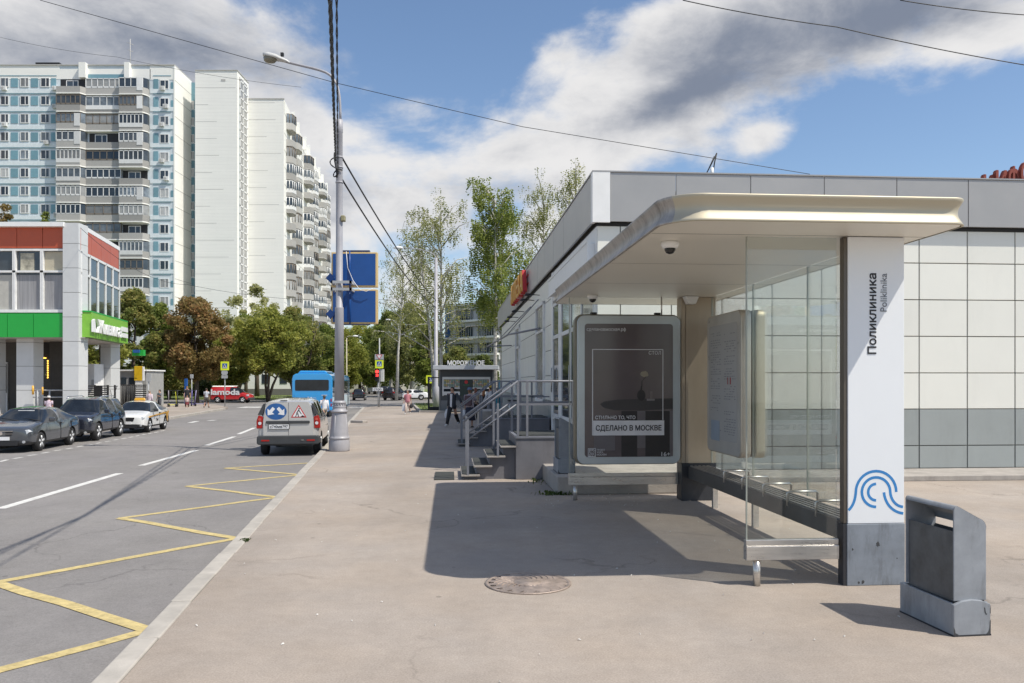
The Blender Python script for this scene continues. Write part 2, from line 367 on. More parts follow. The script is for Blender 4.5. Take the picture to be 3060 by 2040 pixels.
M_conc = mat('concrete', (.36, .33, .30), .85, var=.2, vs=3, bump=.4, bs=35, dirt=.35)
M_tile = mat('ceramic_tile', (.78, .775, .71), .38, var=.02, vs=.9, rnd=.022, dirt=.10)
M_tileg = mat('grey_tile', (.32, .345, .34), .32, var=.04, vs=.9, rnd=.035, dirt=.22)
M_joint = mat('joint_dark', (.17, .165, .15), .8)
M_para = mat('grey_cladding', (.37, .365, .36), .36, var=.05, vs=1.1, rnd=.02, metal=.15)
M_trim = mat('white_trim', (.80, .80, .79), .4, var=.04)
M_black = mat('black_matt', (.018, .018, .02), .6)
M_rail = mat('rail_grey_paint', (.185, .19, .215), .45, var=.1, vs=6)
M_stair = mat('stair_grey_paint', (.155, .152, .165), .6, var=.16, vs=2, dirt=.45)
M_rubber = mat('rubber_mat', (.045, .048, .045), .85, bump=.4, bs=80)
M_glass = glassmat('clear_glass')
M_gdark = mat('window_glass', (.035, .045, .055), .04, var=.3, vs=.8, rnd=.6, spec=.8)
M_gcurt = mat('curtained_glass', (.34, .34, .33), .25, var=.25, vs=1.2, rnd=.5, spec=.8)
M_frame = mat('window_frame_white', (.75, .75, .74), .4, rnd=.05)
M_champ = mat('champagne_metal', (.52, .47, .36), .55, metal=.6, var=.03, vs=2)
M_weath = mat('weathered_metal', (.42, .39, .36), .5, metal=.5, var=.25, vs=5, dirt=.8)
M_ceil = mat('ceiling_panel', (.80, .765, .67), .42, metal=.1, var=.02, vs=1.5)
M_steel = mat('brushed_steel', (.62, .60, .57), .30, metal=.8, var=.12, vs=4, aniso=(1, 8, 8), dirt=.12)
M_bronze = mat('bronze_panel', (.42, .35, .27), .42, metal=.35, var=.08, vs=3, aniso=(1, 1, .2))
M_anthr = mat('anthracite_base', (.028, .030, .036), .45, var=.2)
M_pylon = mat('pylon_white', (.80, .82, .84), .35, var=.01)
M_base = mat('pylon_base_blue_grey', (.21, .235, .27), .55, var=.18, vs=5, dirt=.8)
M_bin = mat('bin_grey_enamel', (.265, .283, .308), .45, var=.16, vs=5, dirt=.75, bump=.05, bs=9)
M_bind = mat('bin_inner_dark', (.09, .095, .10), .5, var=.35, vs=6, dirt=.6)
M_txtb = mat('print_black', (.012, .012, .015), .5)
M_txtg = mat('print_grey', (.17, .18, .20), .5)
M_txtw = mat('print_white', (.62, .60, .60), .5)
M_logo = mat('print_blue', (.035, .22, .53), .45)
M_pole = mat('pole_grey_paint', (.36, .355, .38), .45, var=.08, vs=3, dirt=.15)
M_blk_cable = mat('cable_black', (.015, .015, .017), .5)
M_chrome = mat('chrome', (.75, .75, .76), .12, metal=1)
M_tyre = mat('tyre_rubber', (.022, .022, .023), .8)
M_rim = mat('alloy_rim', (.62, .63, .64), .35, metal=.35)
M_cglass = mat('car_glass', (.014, .018, .024), .04, var=.5, vs=1.5, spec=.45)
M_plast = mat('dark_plastic', (.045, .047, .05), .55)
M_lamp = mat('headlamp_glass', (.62, .65, .68), .08, spec=.9)
M_red = mat('tail_lamp_red', (.35, .015, .012), .12)
M_bluebox = mat('sign_back_blue', (.012, .075, .28), .35, var=.08)
M_gold = mat('sign_edge_gold', (.70, .50, .22), .4)
M_signy = mat('sign_fluorescent', (.72, .82, .03), .45)
M_signb = mat('sign_blue', (.02, .10, .34), .4)
M_signr = mat('sign_red', (.50, .02, .02), .4)
M_signw = mat('sign_white', (.72, .72, .73), .4)
M_greyp = mat('sign_back_grey', (.40, .41, .42), .5)
M_bark = mat('bark', (.10, .078, .058), .95, var=.35, vs=5, bump=.5, bs=12)
M_birch = mat('birch_bark', (.50, .48, .44), .85, var=.45, vs=3.5, aniso=(1, 1, 5), dirt=.7)
M_apw = mat('facade_white_tile', (.86, .85, .80), .6, var=.03, vs=.9, aniso=(.2, .2, 2.5), dirt=.04)
M_apl = mat('facade_pale_blue', (.62, .68, .71), .6, var=.08, vs=1.2)
M_apb = mat('facade_teal_panel', (.17, .32, .38), .6, var=.1, rnd=.12)
M_apg = mat('balcony_grey', (.38, .37, .35), .7, var=.16, vs=4, rnd=.22, aniso=(6, 6, 1))
M_aplite = mat('balcony_white', (.68, .68, .67), .6, var=.08, rnd=.15)
M_apd = mat('facade_seam', (.45, .44, .42), .8)

# ---------------------------------------------------------------- ground, road, pavements
def sheet(name, pts, z, m, z0=None):
    b = MB()
    if z0 is None: b.poly([(p[0], p[1], z) for p in pts])
    else: b.prism([(p[0], p[1]) for p in pts], z0, z, 'z')
    return struct(b.build(name, m))
sheet('ground', [(-1500, -60), (1500, -60), (1500, 2500), (-1500, 2500)], -.20, M_earth)
xr = lambda X0, Y: X0 + KR * Y
XL, XM, XRr = -11.6, -5.9, -1.86
road = [(xr(XL - .3, -20), -20), (xr(XRr + .3, -20), -20), (xr(XRr + .3, 62.5), 62.5), (45, 63.5), (45, 92), (xr(XRr, 92) + 4, 92), (xr(XRr, 170) + 4, 170), (xr(XL, 170) + 6, 170), (xr(XL, 91) + 3, 91), (-70, 86), (-70, 71), (-27, 70), (xr(XL - .3, 58), 58)]
sheet('road', road, -.12, M_road)
WK = .17
def kerb(X0, side, Ya, Yb, name, label):
    t = thing(name, label, 'kerb', (0, 0, 0)); t['kind'] = 'structure'; del t['category']
    y = Ya; k = 0
    me = None
    L_ = 1.0
    b = MB(); b.box(0, WK * side, .006, L_ - .006, -.19, .012); proto = b.build('kerbstone', M_kerb, t, bevel=.012)
    proto.location = (xr(X0, Ya), Ya, 0); proto.rotation_euler = (0, 0, AR)
    while y + L_ < Yb:
        y += L_ * math.cos(AR)
        o = mobj('kerbstone', proto.data, t, (xr(X0, y) + rng.uniform(-.008, .008), y, rng.uniform(-.006, .004)), AR + rng.uniform(-.004, .004), .012)
    return t
kerb(XRr, 1, -1, 60.5, 'kerb', 'worn concrete kerb between the road and the bus stop pavement')
kerb(XL, -1, 24, 57, 'kerb', 'concrete kerb on the far side of the road beyond the parked cars')
a, b_ = xr(XRr + WK + .004, -20), xr(XRr + WK + .004, 60.6)
sheet('pavement', [(a, -20), (60, -20), (60, 62.6), (b_ + 2.6, 62.4), (b_ + .6, 61.8), (b_, 60.6)], 0, M_pave, -.19)
a, b_ = xr(XL - WK - .004, -20), xr(XL - WK - .004, 57)
sheet('pavement', [(-90, -20), (a, -20), (b_, 57), (b_ - .6, 60), (b_ - 2.6, 64), (-25, 67.5), (-32, 70), (-90, 70)], 0, M_pave, -.19)
sheet('lawn', [(-110, 87.5), (-33, 92), (xr(XL, 92) - 1, 93.5), (xr(XL, 150), 150), (-60, 210), (-160, 210)], .02, M_grass, -.19)
sheet('lawn', [(xr(XRr, 93.5) + 7, 95), (60, 93.5), (60, 200), (xr(XRr, 180) + 6, 200)], .02, M_grass, -.19)
p = [G(1236, 1208), G(1260, 1232), G(1345, 1233), G(1420, 1208)]
sheet('lawn', [(q.x, q.y) for q in p], .10, M_grass, -.05)
kt = struct(thing('kerb', 'low concrete kerb round the lawn beside the kiosk', 'kerb')); del kt['category']
for q0, q1 in ((p[0], p[1]), (p[1], p[2])):
    d = (q1 - q0); n = max(1, int(d.length / 1.6)); an = math.atan2(d.y, d.x)
    for i in range(n):
        b = MB(); b.box(.01, d.length / n - .01, -.16, -.01, -.02, .13); b.build('kerbstone', M_kerb, kt, q0 + d * (i / n), an)
# grass tufts, one object
b = MB()
for k in range(9000):
    t = rng.random()
    if k < 1400: x, y, z = rng.uniform(-11.5, -5), rng.uniform(50, 66), .1
    elif k < 7000: x, y, z = rng.uniform(-75, -27), rng.uniform(92.5, 125), .02
    else: x, y, z = rng.uniform(0, 30), rng.uniform(95, 120), .02
    if k < 1400:
        X_ = (x - p[1].x) ; 
        if not (p[1].x - (y - p[1].y) * .0 + 0 < x): pass
        lx = p[1].x + (p[0].x - p[1].x) * (y - p[1].y) / (p[0].y - p[1].y)
        if y < p[1].y or y > p[0].y or x < lx + .1: continue
    s_ = rng.uniform(.03, .07); a_ = rng.random() * 6.3; h_ = rng.uniform(.05, .14)
    b.add([(x, y, z), (x + s_ * math.cos(a_), y + s_ * math.sin(a_), z), (x + s_ * .5 + rng.uniform(-.04, .04), y + rng.uniform(-.04, .04), z + h_)], [(0, 1, 2)])
tag(b.build('grass', leafmat('grass_blades', (.05, .08, .015), (.17, .20, .05)), fixn=False), 'short grass growing on the lawns beyond the street', 'grass', kind='stuff')

# ---- painted markings
def stripe(pts, wd, z=-.116, closed=False):
    b = MB(); pts = [Vector((p.x, p.y, z)) for p in pts]
    for i in range(len(pts) - 1):
        d = (pts[i + 1] - pts[i]).normalized(); n = Vector((-d.y, d.x, 0)) * wd / 2
        e = 0
        zz = Vector((0, 0, .0015 * (i % 2)))
        a_, c_ = pts[i] - d * e + zz, pts[i + 1] + d * e + zz
        b.poly([a_ - n, c_ - n, c_ + n, a_ + n])
    return b
def mark(b, name, m, label):
    o = b.build(name, m); struct(o); o['label'] = label; return o
Zr = -.12
for i, (x0, y0, x1, y1) in enumerate([(-330, 1625, -60, 1541), (0, 1520, 358, 1414), (422, 1391, 588, 1345), (616, 1331, 700, 1304.5), (713, 1297, 760, 1278), (768, 1271, 790, 1262.5), (798, 1259, 815, 1252)]):
    mark(stripe([G(x0, y0, Zr), G(x1, y1, Zr)], .17), 'lane_line', M_white, 'white dash of the centre line on the road')
T3 = [(0, 75, 1107, 1087), (130, 225, 1077, 1063), (275, 365, 1047, 1036), (418, 495, 1022, 1011), (540, 618, 998, 988), (665, 725, 979, 970), (770, 835, 960, 949), (873, 930, 942, 933), (962, 1015, 924, 916), (1053, 1110, 906, 900), (1137, 1190, 891, 884), (1218, 1268, 877, 870), (1292, 1340, 863, 856), (1362, 1400, 851, 844), (1425, 1465, 838, 832), (1486, 1525, 825, 819), (1550, 1590, 815, 807), (1608, 1655, 800, 793)]
for (x0, x1, y0, y1) in T3:
    mark(stripe([G(x0 / 3.36, 1050 + y0 / 3.36, Zr), G(x1 / 3.36, 1050 + y1 / 3.36, Zr)], .10), 'parking_line', M_white, 'short white tick of the dotted line beside the parked cars')
for (x0, y0, x1, y1) in [(720, 1217, 750, 1214), (755, 1217, 781, 1214), (1053, 1216, 1067, 1214), (1086, 1216, 1099, 1213.5), (567, 1262, 590, 1257), (622, 1256, 643, 1254)]:
    mark(stripe([G(x0, y0 + 1, Zr), G(x1, y1 + 1, Zr)], .8 if y0 < 1230 else .25), 'crossing_stripe', M_white, 'white painted bar on the road near the crossing')
ZZ = [(-300, 2085), (442, 1884), (-14, 1741), (709, 1609), (357, 1549), (832, 1486), (559, 1453), (898, 1419), (673, 1399), (930, 1383)]
for i in range(len(ZZ) - 1):
    A, B = G(*ZZ[i], Zr), G(*ZZ[i + 1], Zr); d = (B - A).normalized()
    mid = [A + (B - A) * t + Vector((-d.y, d.x, 0)) * (0 if t in (0, 1) else rng.uniform(-.025, .025)) for t in (0, .25, .5, .75, 1)]
    b = MB(); n = Vector((-d.y, d.x, 0)) * .065
    for j in range(4):
        zz = Vector((0, 0, .005 + .0016 * (i % 2)))
        b.poly([mid[j] - n + zz, mid[j + 1] - n + zz, mid[j + 1] + n + zz, mid[j] + n + zz])
    mark(b, 'zigzag_line', M_yell, 'yellow zigzag bus stop line painted on the road')
# ================================================================ the pavilion on the right
CB = Vector((1.71, 16.11, 0))
UX, UY = Vector((math.cos(AU), math.sin(AU), 0)), Vector((-math.sin(AU), math.cos(AU), 0))
def BL_(X, Y): d = Vector((X, Y, 0)) - CB; return d.dot(UX), d.dot(UY)
pav = thing('pavilion', 'low shop pavilion clad in pale square tiles with grey parapet behind the bus stop', 'building', CB, AU)
WX, WY, ZT, ZP, ZB = 13.0, 30.5, 6.075, 5.10, .10
b = MB(); b.box(.06, WX, .06, WY - .06, 0, ZP - .02); b.build('wall', M_joint, pav)
b = MB(); b.box(.02, WX, .02, WY, ZP - .055, ZP); b.build('shadow_gap', M_black, pav)
b = MB(); b.box(.1, WX - .1, .1, WY - .1, ZT - .35, ZT - .3); b.build('roof', M_conc, pav)
rows = [ZP - .06, 4.36, 3.60, 2.84, 2.08, 1.33, .57, ZB]
c0 = [0.0] + [.478 + 1.048 * i for i in range(12)]
TM = {}
def tile(w_, h_, m, parent, loc, rz=0.):
    k = (round(w_, 3), round(h_, 3), m.name)
    if k not in TM:
        b = MB(); e = .006
        b.add([(0, 0, 0), (w_, 0, 0), (w_, 0, h_), (0, 0, h_), (e, -.012, e), (w_ - e, -.012, e), (w_ - e, -.012, h_ - e), (e, -.012, h_ - e)],
              [(4, 5, 6, 7), (0, 1, 5, 4), (1, 2, 6, 5), (2, 3, 7, 6), (3, 0, 4, 7)])
        o = b.build('tile', m, parent); TM[k] = o.data; bpy.data.objects.remove(o)
    return mobj('tile', TM[k], parent, loc, rz)
gap = .017
for i in range(len(c0) - 1):
    for j in range(7):
        m = M_tileg if j >= 5 else M_tile
        tile(c0[i + 1] - c0[i] - gap, rows[j] - rows[j + 1] - gap, m, pav, (c0[i] + gap / 2, .05 + rng.uniform(-.0015, .0015), rows[j + 1] + gap / 2))
# left wall: from the corner back; local y = way from the corner, tiles face -x
def wy(px): return ((7085 / (px - 1345)) - 16.11) / math.cos(AU)
wins = [(wy(1625), wy(1602), 1.25, 4.45), (wy(1552), wy(1541), 1.3, 4.3)]
segs = []; y = 7.2
while y < WY - .3:
    nx = y + 1.048
    for (a_, b__, z0, z1) in wins:
        if y < a_ < nx: nx = a_
        elif a_ - .01 <= y < b__: nx = b__
    if nx > WY: nx = WY
    if nx - y > .12: segs.append((y, nx))
    y = nx
for (y0, y1) in segs:
    inw = [q for q in wins if q[0] - .02 <= y0 and y1 <= q[1] + .02]
    for j in range(7):
        z1, z0 = rows[j], rows[j + 1]
        if inw:
            q = inw[0]
            if z0 > q[2] - .2 and z1 < q[3] + .2: continue
            z0, z1 = (max(z0, q[3]) if z1 > q[3] else z0), (min(z1, q[2]) if z0 < q[2] else z1)
            if z1 - z0 < .08: continue
        m = M_tileg if j >= 5 else M_tile
        tile(y1 - y0 - gap, z1 - z0 - gap, m, pav, (.05, y1 - gap / 2, z0 + gap / 2), -R(90))
for (y0, y1, z0, z1) in wins:
    b = MB()
    for (a_, c_) in ((y0, y0 + .09), (y1 - .09, y1)): b.box(-.03, .08, a_, c_, z0, z1)
    b.box(-.03, .08, y0, y1, z1 - .09, z1); b.box(-.05, .08, y0, y1, z0, z0 + .09); b.box(-.02, .08, y0, y1, z1 - .95, z1 - .87)
    fr = b.build('window', M_frame, pav)
    b = MB(); b.box(.02, .04, y0 + .09, y1 - .09, z0 + .09, z1 - .09); b.build('pane', M_gcurt, fr)
# glazed entrance between the corner and the tiles
b = MB(); b.box(-.02, .07, 6.9, 7.2, .1, ZP - .07); b.box(-.02, .07, 5.15, 5.6, .1, 4.25); b.box(.0, .06, 0.06, 7.2, 4.2, ZP - .07); b.box(-.01, .06, .06, .35, .1, 4.2)
b.build('wall_casing', M_trim, pav)
b = MB(); b.box(-.16, .0, .25, 6.7, 4.30, 4.72); b.box(-.19, -.16, .2, 6.75, 4.26, 4.30); b.box(-.19, -.16, .2, 6.75, 4.72, 4.76); b.build('shutter_box', M_trim, pav, bevel=.01)
for k, (y0, y1) in enumerate([(.35, 1.9), (1.9, 3.5), (3.5, 5.15), (5.6, 6.9)]):
    b = MB(); z1 = 4.2 if k < 3 else 4.1
    for (a_, c_) in ((y0, y0 + .08), (y1 - .08, y1)): b.box(-.02, .06, a_, c_, .84, z1)
    b.box(-.02, .06, y0, y1, 3.1, 3.2); b.box(-.02, .06, y0, y1, z1 - .08, z1); b.box(-.02, .06, y0, y1, .84, 1.0)
    d = b.build('door' if k in (1, 3) else 'window', M_frame, pav)
    b = MB(); b.box(.0, .02, y0 + .08, y1 - .08, 1.0, z1 - .08); b.build('pane', M_gdark, d)
    if k in (1, 3): b = MB(); b.tube([(-.07, y1 - .16, 1.6), (-.07, y1 - .16, 2.3)], .018); b.build('handle', M_steel, d)
# parapet panels
PT = {}
def ppanel(w_, loc, rz, m=None):
    k = round(w_, 3)
    if k not in PT:
        b = MB(); b.box(0, w_, 0, .05, 0, ZT - ZP); o = b.build('parapet_panel', M_para, pav, bevel=.006); PT[k] = o.data; bpy.data.objects.remove(o)
    return mobj('parapet_panel', PT[k], pav, loc, rz, .006)
x = .24
for k in range(8):
    w_ = (1.34 if k == 0 else 1.54) - .014; ppanel(w_, (x + .007, -.10 + rng.uniform(-.002, .002), ZP), 0); x += w_ + .014
y = .10
while y < WY: ppanel(1.98, (-.10 + rng.uniform(-.002, .002), y + 1.99, ZP), -R(90)); y += 2.0
b = MB(); b.box(-.115, .24, -.115, -.05, ZP - .02, ZT + .01); b.box(-.115, -.05, -.05, .09, ZP - .02, ZT + .01); b.build('corner_trim', M_trim, pav)
b = MB(); b.box(-.12, WX, -.12, .02, ZT + .01, ZT + .035); b.box(-.12, .02, .02, WY, ZT + .01, ZT + .035); b.build('roof_flashing', M_para, pav)
# plinth and platform at the foot
b = MB(); b.box(1.3, WX, -1.25, .04, 0, .10); b.build('plinth', M_conc, pav, bevel=.01)
b = MB(); b.box(-1.15, 1.6, -2.55, .0, 0, .305); b.build('plinth', M_conc, pav, bevel=.02)
# pharmacy sign, red letters on the parapet of the long wall
sg = thing('letter_sign', 'red and yellow box letters high on the grey parapet of the pavilion', 'sign', CB, AU)
y1_, y0_ = wy(1549), wy(1588)
for i, ch in enumerate('АПТЕКА'):
    wd = (y1_ - y0_) / 6
    ya = y1_ - i * wd
    text(ch, 'letter', mat('letter_face_yellow', (.72, .40, .08), .4), sg, (-.30, ya - .04, 5.22), (0, -1, 0), (0, 0, 1), wd * .84, .74, .03, .02)
    text(ch, 'letter_side', M_signr, sg, (-.14, ya - .02, 5.20), (0, -1, 0), (0, 0, 1), wd * .90, .78, .15, .035)
b = MB(); b.box(-.12, -.105, y0_ - .05, y1_, 5.45, 5.5); b.box(-.12, -.105, y0_ - .05, y1_, 5.75, 5.8); b.build('bracket', M_signr, sg)
# roof sign, only its end shows over the parapet
rs = thing('roof_sign', 'rust red letters standing on the pavilion roof at the right edge', 'sign', CB, AU)
for i, ch in enumerate('УНИФОР'):
    z = ZT - .22 + .085 * i
    text(ch, 'letter', mat('letter_rust', (.26, .055, .035), .6, var=.2), rs, (8.42 + .25 * i, .9 - .05 * i, z), (1, 0, 0), (0, 0, 1), .23, .46, .10, .05)
b = MB(); b.tube([(8.2, 1.0, ZT - .35), (10.6, .5, ZT + .25)], .02); b.build('frame', M_black, rs)
# antenna rods on the roof
an = thing('roof_antenna', 'thin bent black rods standing on the pavilion roof edge', 'antenna', XZ(2128, 522, 16.9), AU)
b = MB(); b.tube([(0, 0, -.1), (.0, 0, .15)], .035, mi=1); b.tube([(.02, 0, .05), (.05, 0, .25), (.10, 0, .46)], .014); b.tube([(.10, 0, .46), (.0, .02, .25), (-.13, .04, .0)], .012); b.tube([(.08, .1, .42), (-.02, .1, .2), (-.1, .1, .02)], .010)
b.build('rod', [M_black, M_trim], an)
# awning strut over the second door and small lamps on the long wall
aw = thing('awning_frame', 'empty triangular awning frame bracketed on the pavilion side wall', 'awning frame', CB, AU)
ya, yb = wy(1618), wy(1500)
b = MB(); b.tube([(-.05, ya, 3.62), (-.85, ya + 3.2, 3.60), (-1.2, yb - 8, 3.55)], .035, 6); b.tube([(-.05, ya + .5, 4.6), (-.85, ya + 4.0, 3.62)], .018, 6); b.tube([(-.05, ya + 3, 4.6), (-1.0, ya + 7.0, 3.58)], .018, 6); b.tube([(-.05, yb - 8, 3.6), (-1.2, yb - 8, 3.55)], .03, 6)
b.build('tube_frame', M_rail, aw)
for i, (px, z) in enumerate([(1610, 4.78), (1594, 4.78), (1564, 4.72), (1547, 4.7), (1538, 4.65)]):
    y = wy(px)
    q = thing('wall_lamp', 'small black spotlight on the pavilion side wall, %s from the camera' % ('first', 'second', 'third', 'fourth', 'fifth')[i], 'wall lamp', CB + UY * y, AU, 'spotlights on the pavilion side wall')
    b = MB(); b.tube([(.03, 0, z), (-.32, 0, z + .02)], .015, 6); b.build('arm', M_black, q)
    b = MB(); b.lathe([(.03, .06), (.09, .045), (.12, .0), (.11, -.02)], (-.36, 0, z), 12); b.build('shade', M_black, q)

# ================================================================ stairs to the two doors
def staircase(off, label):
    t = thing('entrance_staircase', label, 'staircase', CB + UY * off, AU, 'metal staircases along the pavilion side wall')
    y0, y1 = -.42, 1.15
    xs = [-2.73, -2.49, -2.235, -1.97, -1.675]; zs = [.103, .278, .464, .655, .837]
    for i in range(4):
        b = MB(); b.box(xs[i], xs[i] + .36, y0, y1, zs[i] - .035, zs[i]); s_ = b.build('tread', M_conc, t, bevel=.006)
        b = MB(); b.box(xs[i] + .02, xs[i] + .34, y0 + .04, y1 - .04, zs[i], zs[i] + .012); b.build('mat', M_rubber, s_)
    b = MB()
    for i in range(4): b.box(xs[i] + .06, xs[i + 1] + .1, y0 + .12, y0 + .2, max(0, zs[i] - .16), zs[i] - .035); b.box(xs[i] + .06, xs[i + 1] + .1, y1 - .2, y1 - .12, max(0, zs[i] - .16), zs[i] - .035)
    b.prism([(-2.62, 0), (-1.68, 0), (-1.68, .64), (-1.80, .55)], y0 + .14, y1 - .14, 'y')
    b.build('stringer', M_stair, t)
    b = MB(); b.box(-1.675, -.02, y0, y1 + .25, 0, .80); b.build('landing', M_stair, t, bevel=.01)
    b = MB(); b.box(-1.675, -.02, y0 - .02, y1 + .27, .80, .837); b.build('landing_edge', M_rail, t)
    b = MB(); b.box(-1.60, -.06, y0 + .12, y1 + .2, .838, .853); b.build('mat', M_rubber, t)
    for y in (y0 + .02, y1 - .02):
        for (x, za, zb) in ((-2.60, .1, 1.17), (-2.02, .46, 1.48), (-1.63, .80, 1.90), (-1.45, .84, 1.90)):
            b = MB(); b.box(x - .021, x + .021, y - .021, y + .021, za, zb); b.build('post', M_rail, t)
        b = MB(); b.tube([(-2.68, y, 1.13), (-1.63, y, 1.91)], .021, 8); b.tube([(-1.63, y, 1.91), (-.03, y, 1.91)], .021, 8)
        b.tube([(-2.60, y, .78), (-1.63, y, 1.48)], .016, 8); b.box(-1.63, -.03, y - .02, y + .02, 1.44, 1.48)
        b.build('handrail', M_rail, t)
    for x in (-.55,):
        b = MB(); b.box(x - .022, x + .022, y0, y0 + .045, .84, 1.9); b.build('post', M_rail, t)
    return t
st1 = staircase(0, 'nearer grey metal staircase with black treads beside the bus shelter')
st2 = copy_tree(st1); st2.location = CB + UY * 7.95; st2['label'] = 'farther grey metal staircase leading to the second door of the pavilion'
b = MB(); b.box(-3.25, -2.86, -.38, .92, .001, .02); tag(b.build('rubber_mat', M_rubber, None, CB, AU), 'black rubber mat on the ground before the nearer staircase', 'mat')
ft = thing('plywood_block', 'pale boxed block beside the farther staircase in sunlight', 'block', CB + UY * 9.4, AU)
b = MB(); b.box(-2.0, -.9, .5, 2.6, 0, .95); b.build('body', M_conc, ft, bevel=.01)
stl = thing('stool', 'small black stool with thin metal legs on the farther landing', 'stool', CB + UY * 8.3 + UX * -1.0 + Vector((0, 0, .85)), AU)
b = MB(); b.box(-.2, .2, -.2, .2, .46, .5); b.build('seat', M_black, stl, bevel=.01)
for (x, y) in ((-.17, -.17), (.17, -.17), (-.17, .17), (.17, .17)): b = MB(); b.tube([(x, y, 0), (x * .85, y * .85, .46)], .014, 6); b.build('leg', M_steel, stl)

# ================================================================ bus shelter
SH = Vector((3.127, 7.475, 0)); HC = 3.25
she = thing('bus_shelter', 'bus shelter with champagne metal canopy, glass walls and a white name pylon', 'bus shelter', SH, AU)
cx0, cx1, cy0, cy1 = -1.90, .78, -.64, 6.70
# canopy fascia: a concave metal band swept round a rounded rectangle
def plan(off, n=9):
    P = []
    for (cx, cy, a0, rr) in ((cx1, cy1, 0, .18), (cx0, cy1, 90, .25), (cx0, cy0, 180, .38), (cx1, cy0, 270, .16)):
        sx = -1 if cx == cx1 else 1; sy = -1 if cy == cy1 else 1
        for k in range(n + 1):
            t = R(a0 + 90 * k / n); P.append((cx + sx * rr + (rr + off) * math.cos(t), cy + sy * rr + (rr + off) * math.sin(t)))
    return P
prof = [(-.02, 0), (-.004, .002), (.0, .006)] + [(-.048 * math.sin(math.pi * k / 10), .008 + .212 * k / 10) for k in range(1, 10)] + [(0, .222), (-.006, .232), (-.06, .24)]
def fascia(keep, name, m):
    b = MB(); loops = [plan(o) for o, z in prof]; n = len(loops[0])
    for i in range(len(prof) - 1):
        for k in range(n):
            k2 = (k + 1) % n
            if not keep(k): continue
            q = [(*loops[i][k], HC + prof[i][1]), (*loops[i][k2], HC + prof[i][1]), (*loops[i + 1][k2], HC + prof[i + 1][1]), (*loops[i + 1][k], HC + prof[i + 1][1])]
            b.add(q, [(0, 1, 2, 3)], 0, True)
    return b.build(name, m, she)
# loop order: 0-9 back right, 10-19 back left, 20-29 front left, 30-39 front right
fascia(lambda k: 24 <= k < 39 or k >= 30 and k < 39, 'canopy_fascia', M_champ)
fascia(lambda k: 19 <= k < 24, 'canopy_fascia', M_weath)
fascia(lambda k: k < 19 or k == 39, 'canopy_fascia', M_champ)
b = MB(); b.prism(plan(-.10), HC + .16, HC + .236, 'z'); b.build('canopy_roof', M_weath, she)
seam = [cy0, 0.0, 1.85, 3.70, 5.55, cy1]
for i in range(5):
    base = plan(-.03)
    ya, yb = seam[i] + (.009 if i else -1), seam[i + 1] - (.009 if i < 4 else -1)
    # clip the rounded plan to the band between two seams
    def clip(P, y, keepabove):
        out = []
        for k in range(len(P)):
            p_, q_ = P[k], P[(k + 1) % len(P)]
            a_, c_ = (p_[1] >= y) == keepabove, (q_[1] >= y) == keepabove
            if a_: out.append(p_)
            if a_ != c_: t = (y - p_[1]) / (q_[1] - p_[1]); out.append((p_[0] + (q_[0] - p_[0]) * t, y))
        return out
    P = clip(clip(base, ya, True), yb, False)
    b = MB(); b.prism(P, HC + .004, HC + .03, 'z'); b.build('ceiling_panel', M_ceil, she)
b = MB(); b.prism(plan(-.14), HC + .035, HC + .05, 'z'); b.build('ceiling_backing', M_black, she)
for y in seam[1:-1]: b = MB(); b.box(cx0 + .05, cx1 - .05, y - .0075, y + .0075, HC + .0045, HC + .02); b.build('ceiling_seam', M_black, she)
# name pylon (near) and rear post (far)
b = MB(); b.box(0, .545, 0, .13, .578, HC); pyl = b.build('name_pylon', M_pylon, she, bevel=.004)
b = MB(); b.box(-.012, .55, -.008, .138, 0, .575); pb = b.build('pylon_base', M_base, she, bevel=.006)
b = MB(); b.box(-.034, -.003, .012, .09, .577, HC - .002); b.box(.0, .545, .132, .16, .6, HC - .002); b.build('steel_post', mat('dark_bronze', (.13, .11, .09), .4, metal=.4), she, bevel=.004)
b = MB(); b.box(-.045, -.014, .0, .10, 0, .574); b.build('post_foot', M_anthr, she)
text('Поликлиника', 'lettering', M_txtb, pyl, (.272, -.001, 2.16), (0, 0, 1), (-1, 0, 0), .75, .082, .002, .022)
text('Poliklinika', 'lettering', M_txtg, pyl, (.375, -.001, 2.555), (0, 0, 1), (-1, 0, 0), .355, .062, .002, -.002)
rr_ = random.Random(31)
def stain(par, x, z, r_, y, m, n=1, nm='stain'):
    b = MB()
    P = [(x + r_ * rr_.uniform(.55, 1.15) * math.cos(R(q)), z + r_ * rr_.uniform(.6, 1.3) * math.sin(R(q))) for q in range(0, 360, 24)]
    b.prism(P, y - .0012, y - .0004, 'y'); return b.build(nm, m, par)
M_grime = mat('grime', (.05, .052, .055), .8, var=.4, vs=30)
stain(pb, .285, .385, .022, -.008, M_grime); stain(pb, .14, .035, .016, -.008, M_grime); stain(pb, .10, .03, .012, -.008, M_grime); stain(pb, .47, .25, .007, -.008, M_grime); stain(pb, .04, .34, .01, -.008, M_grime)
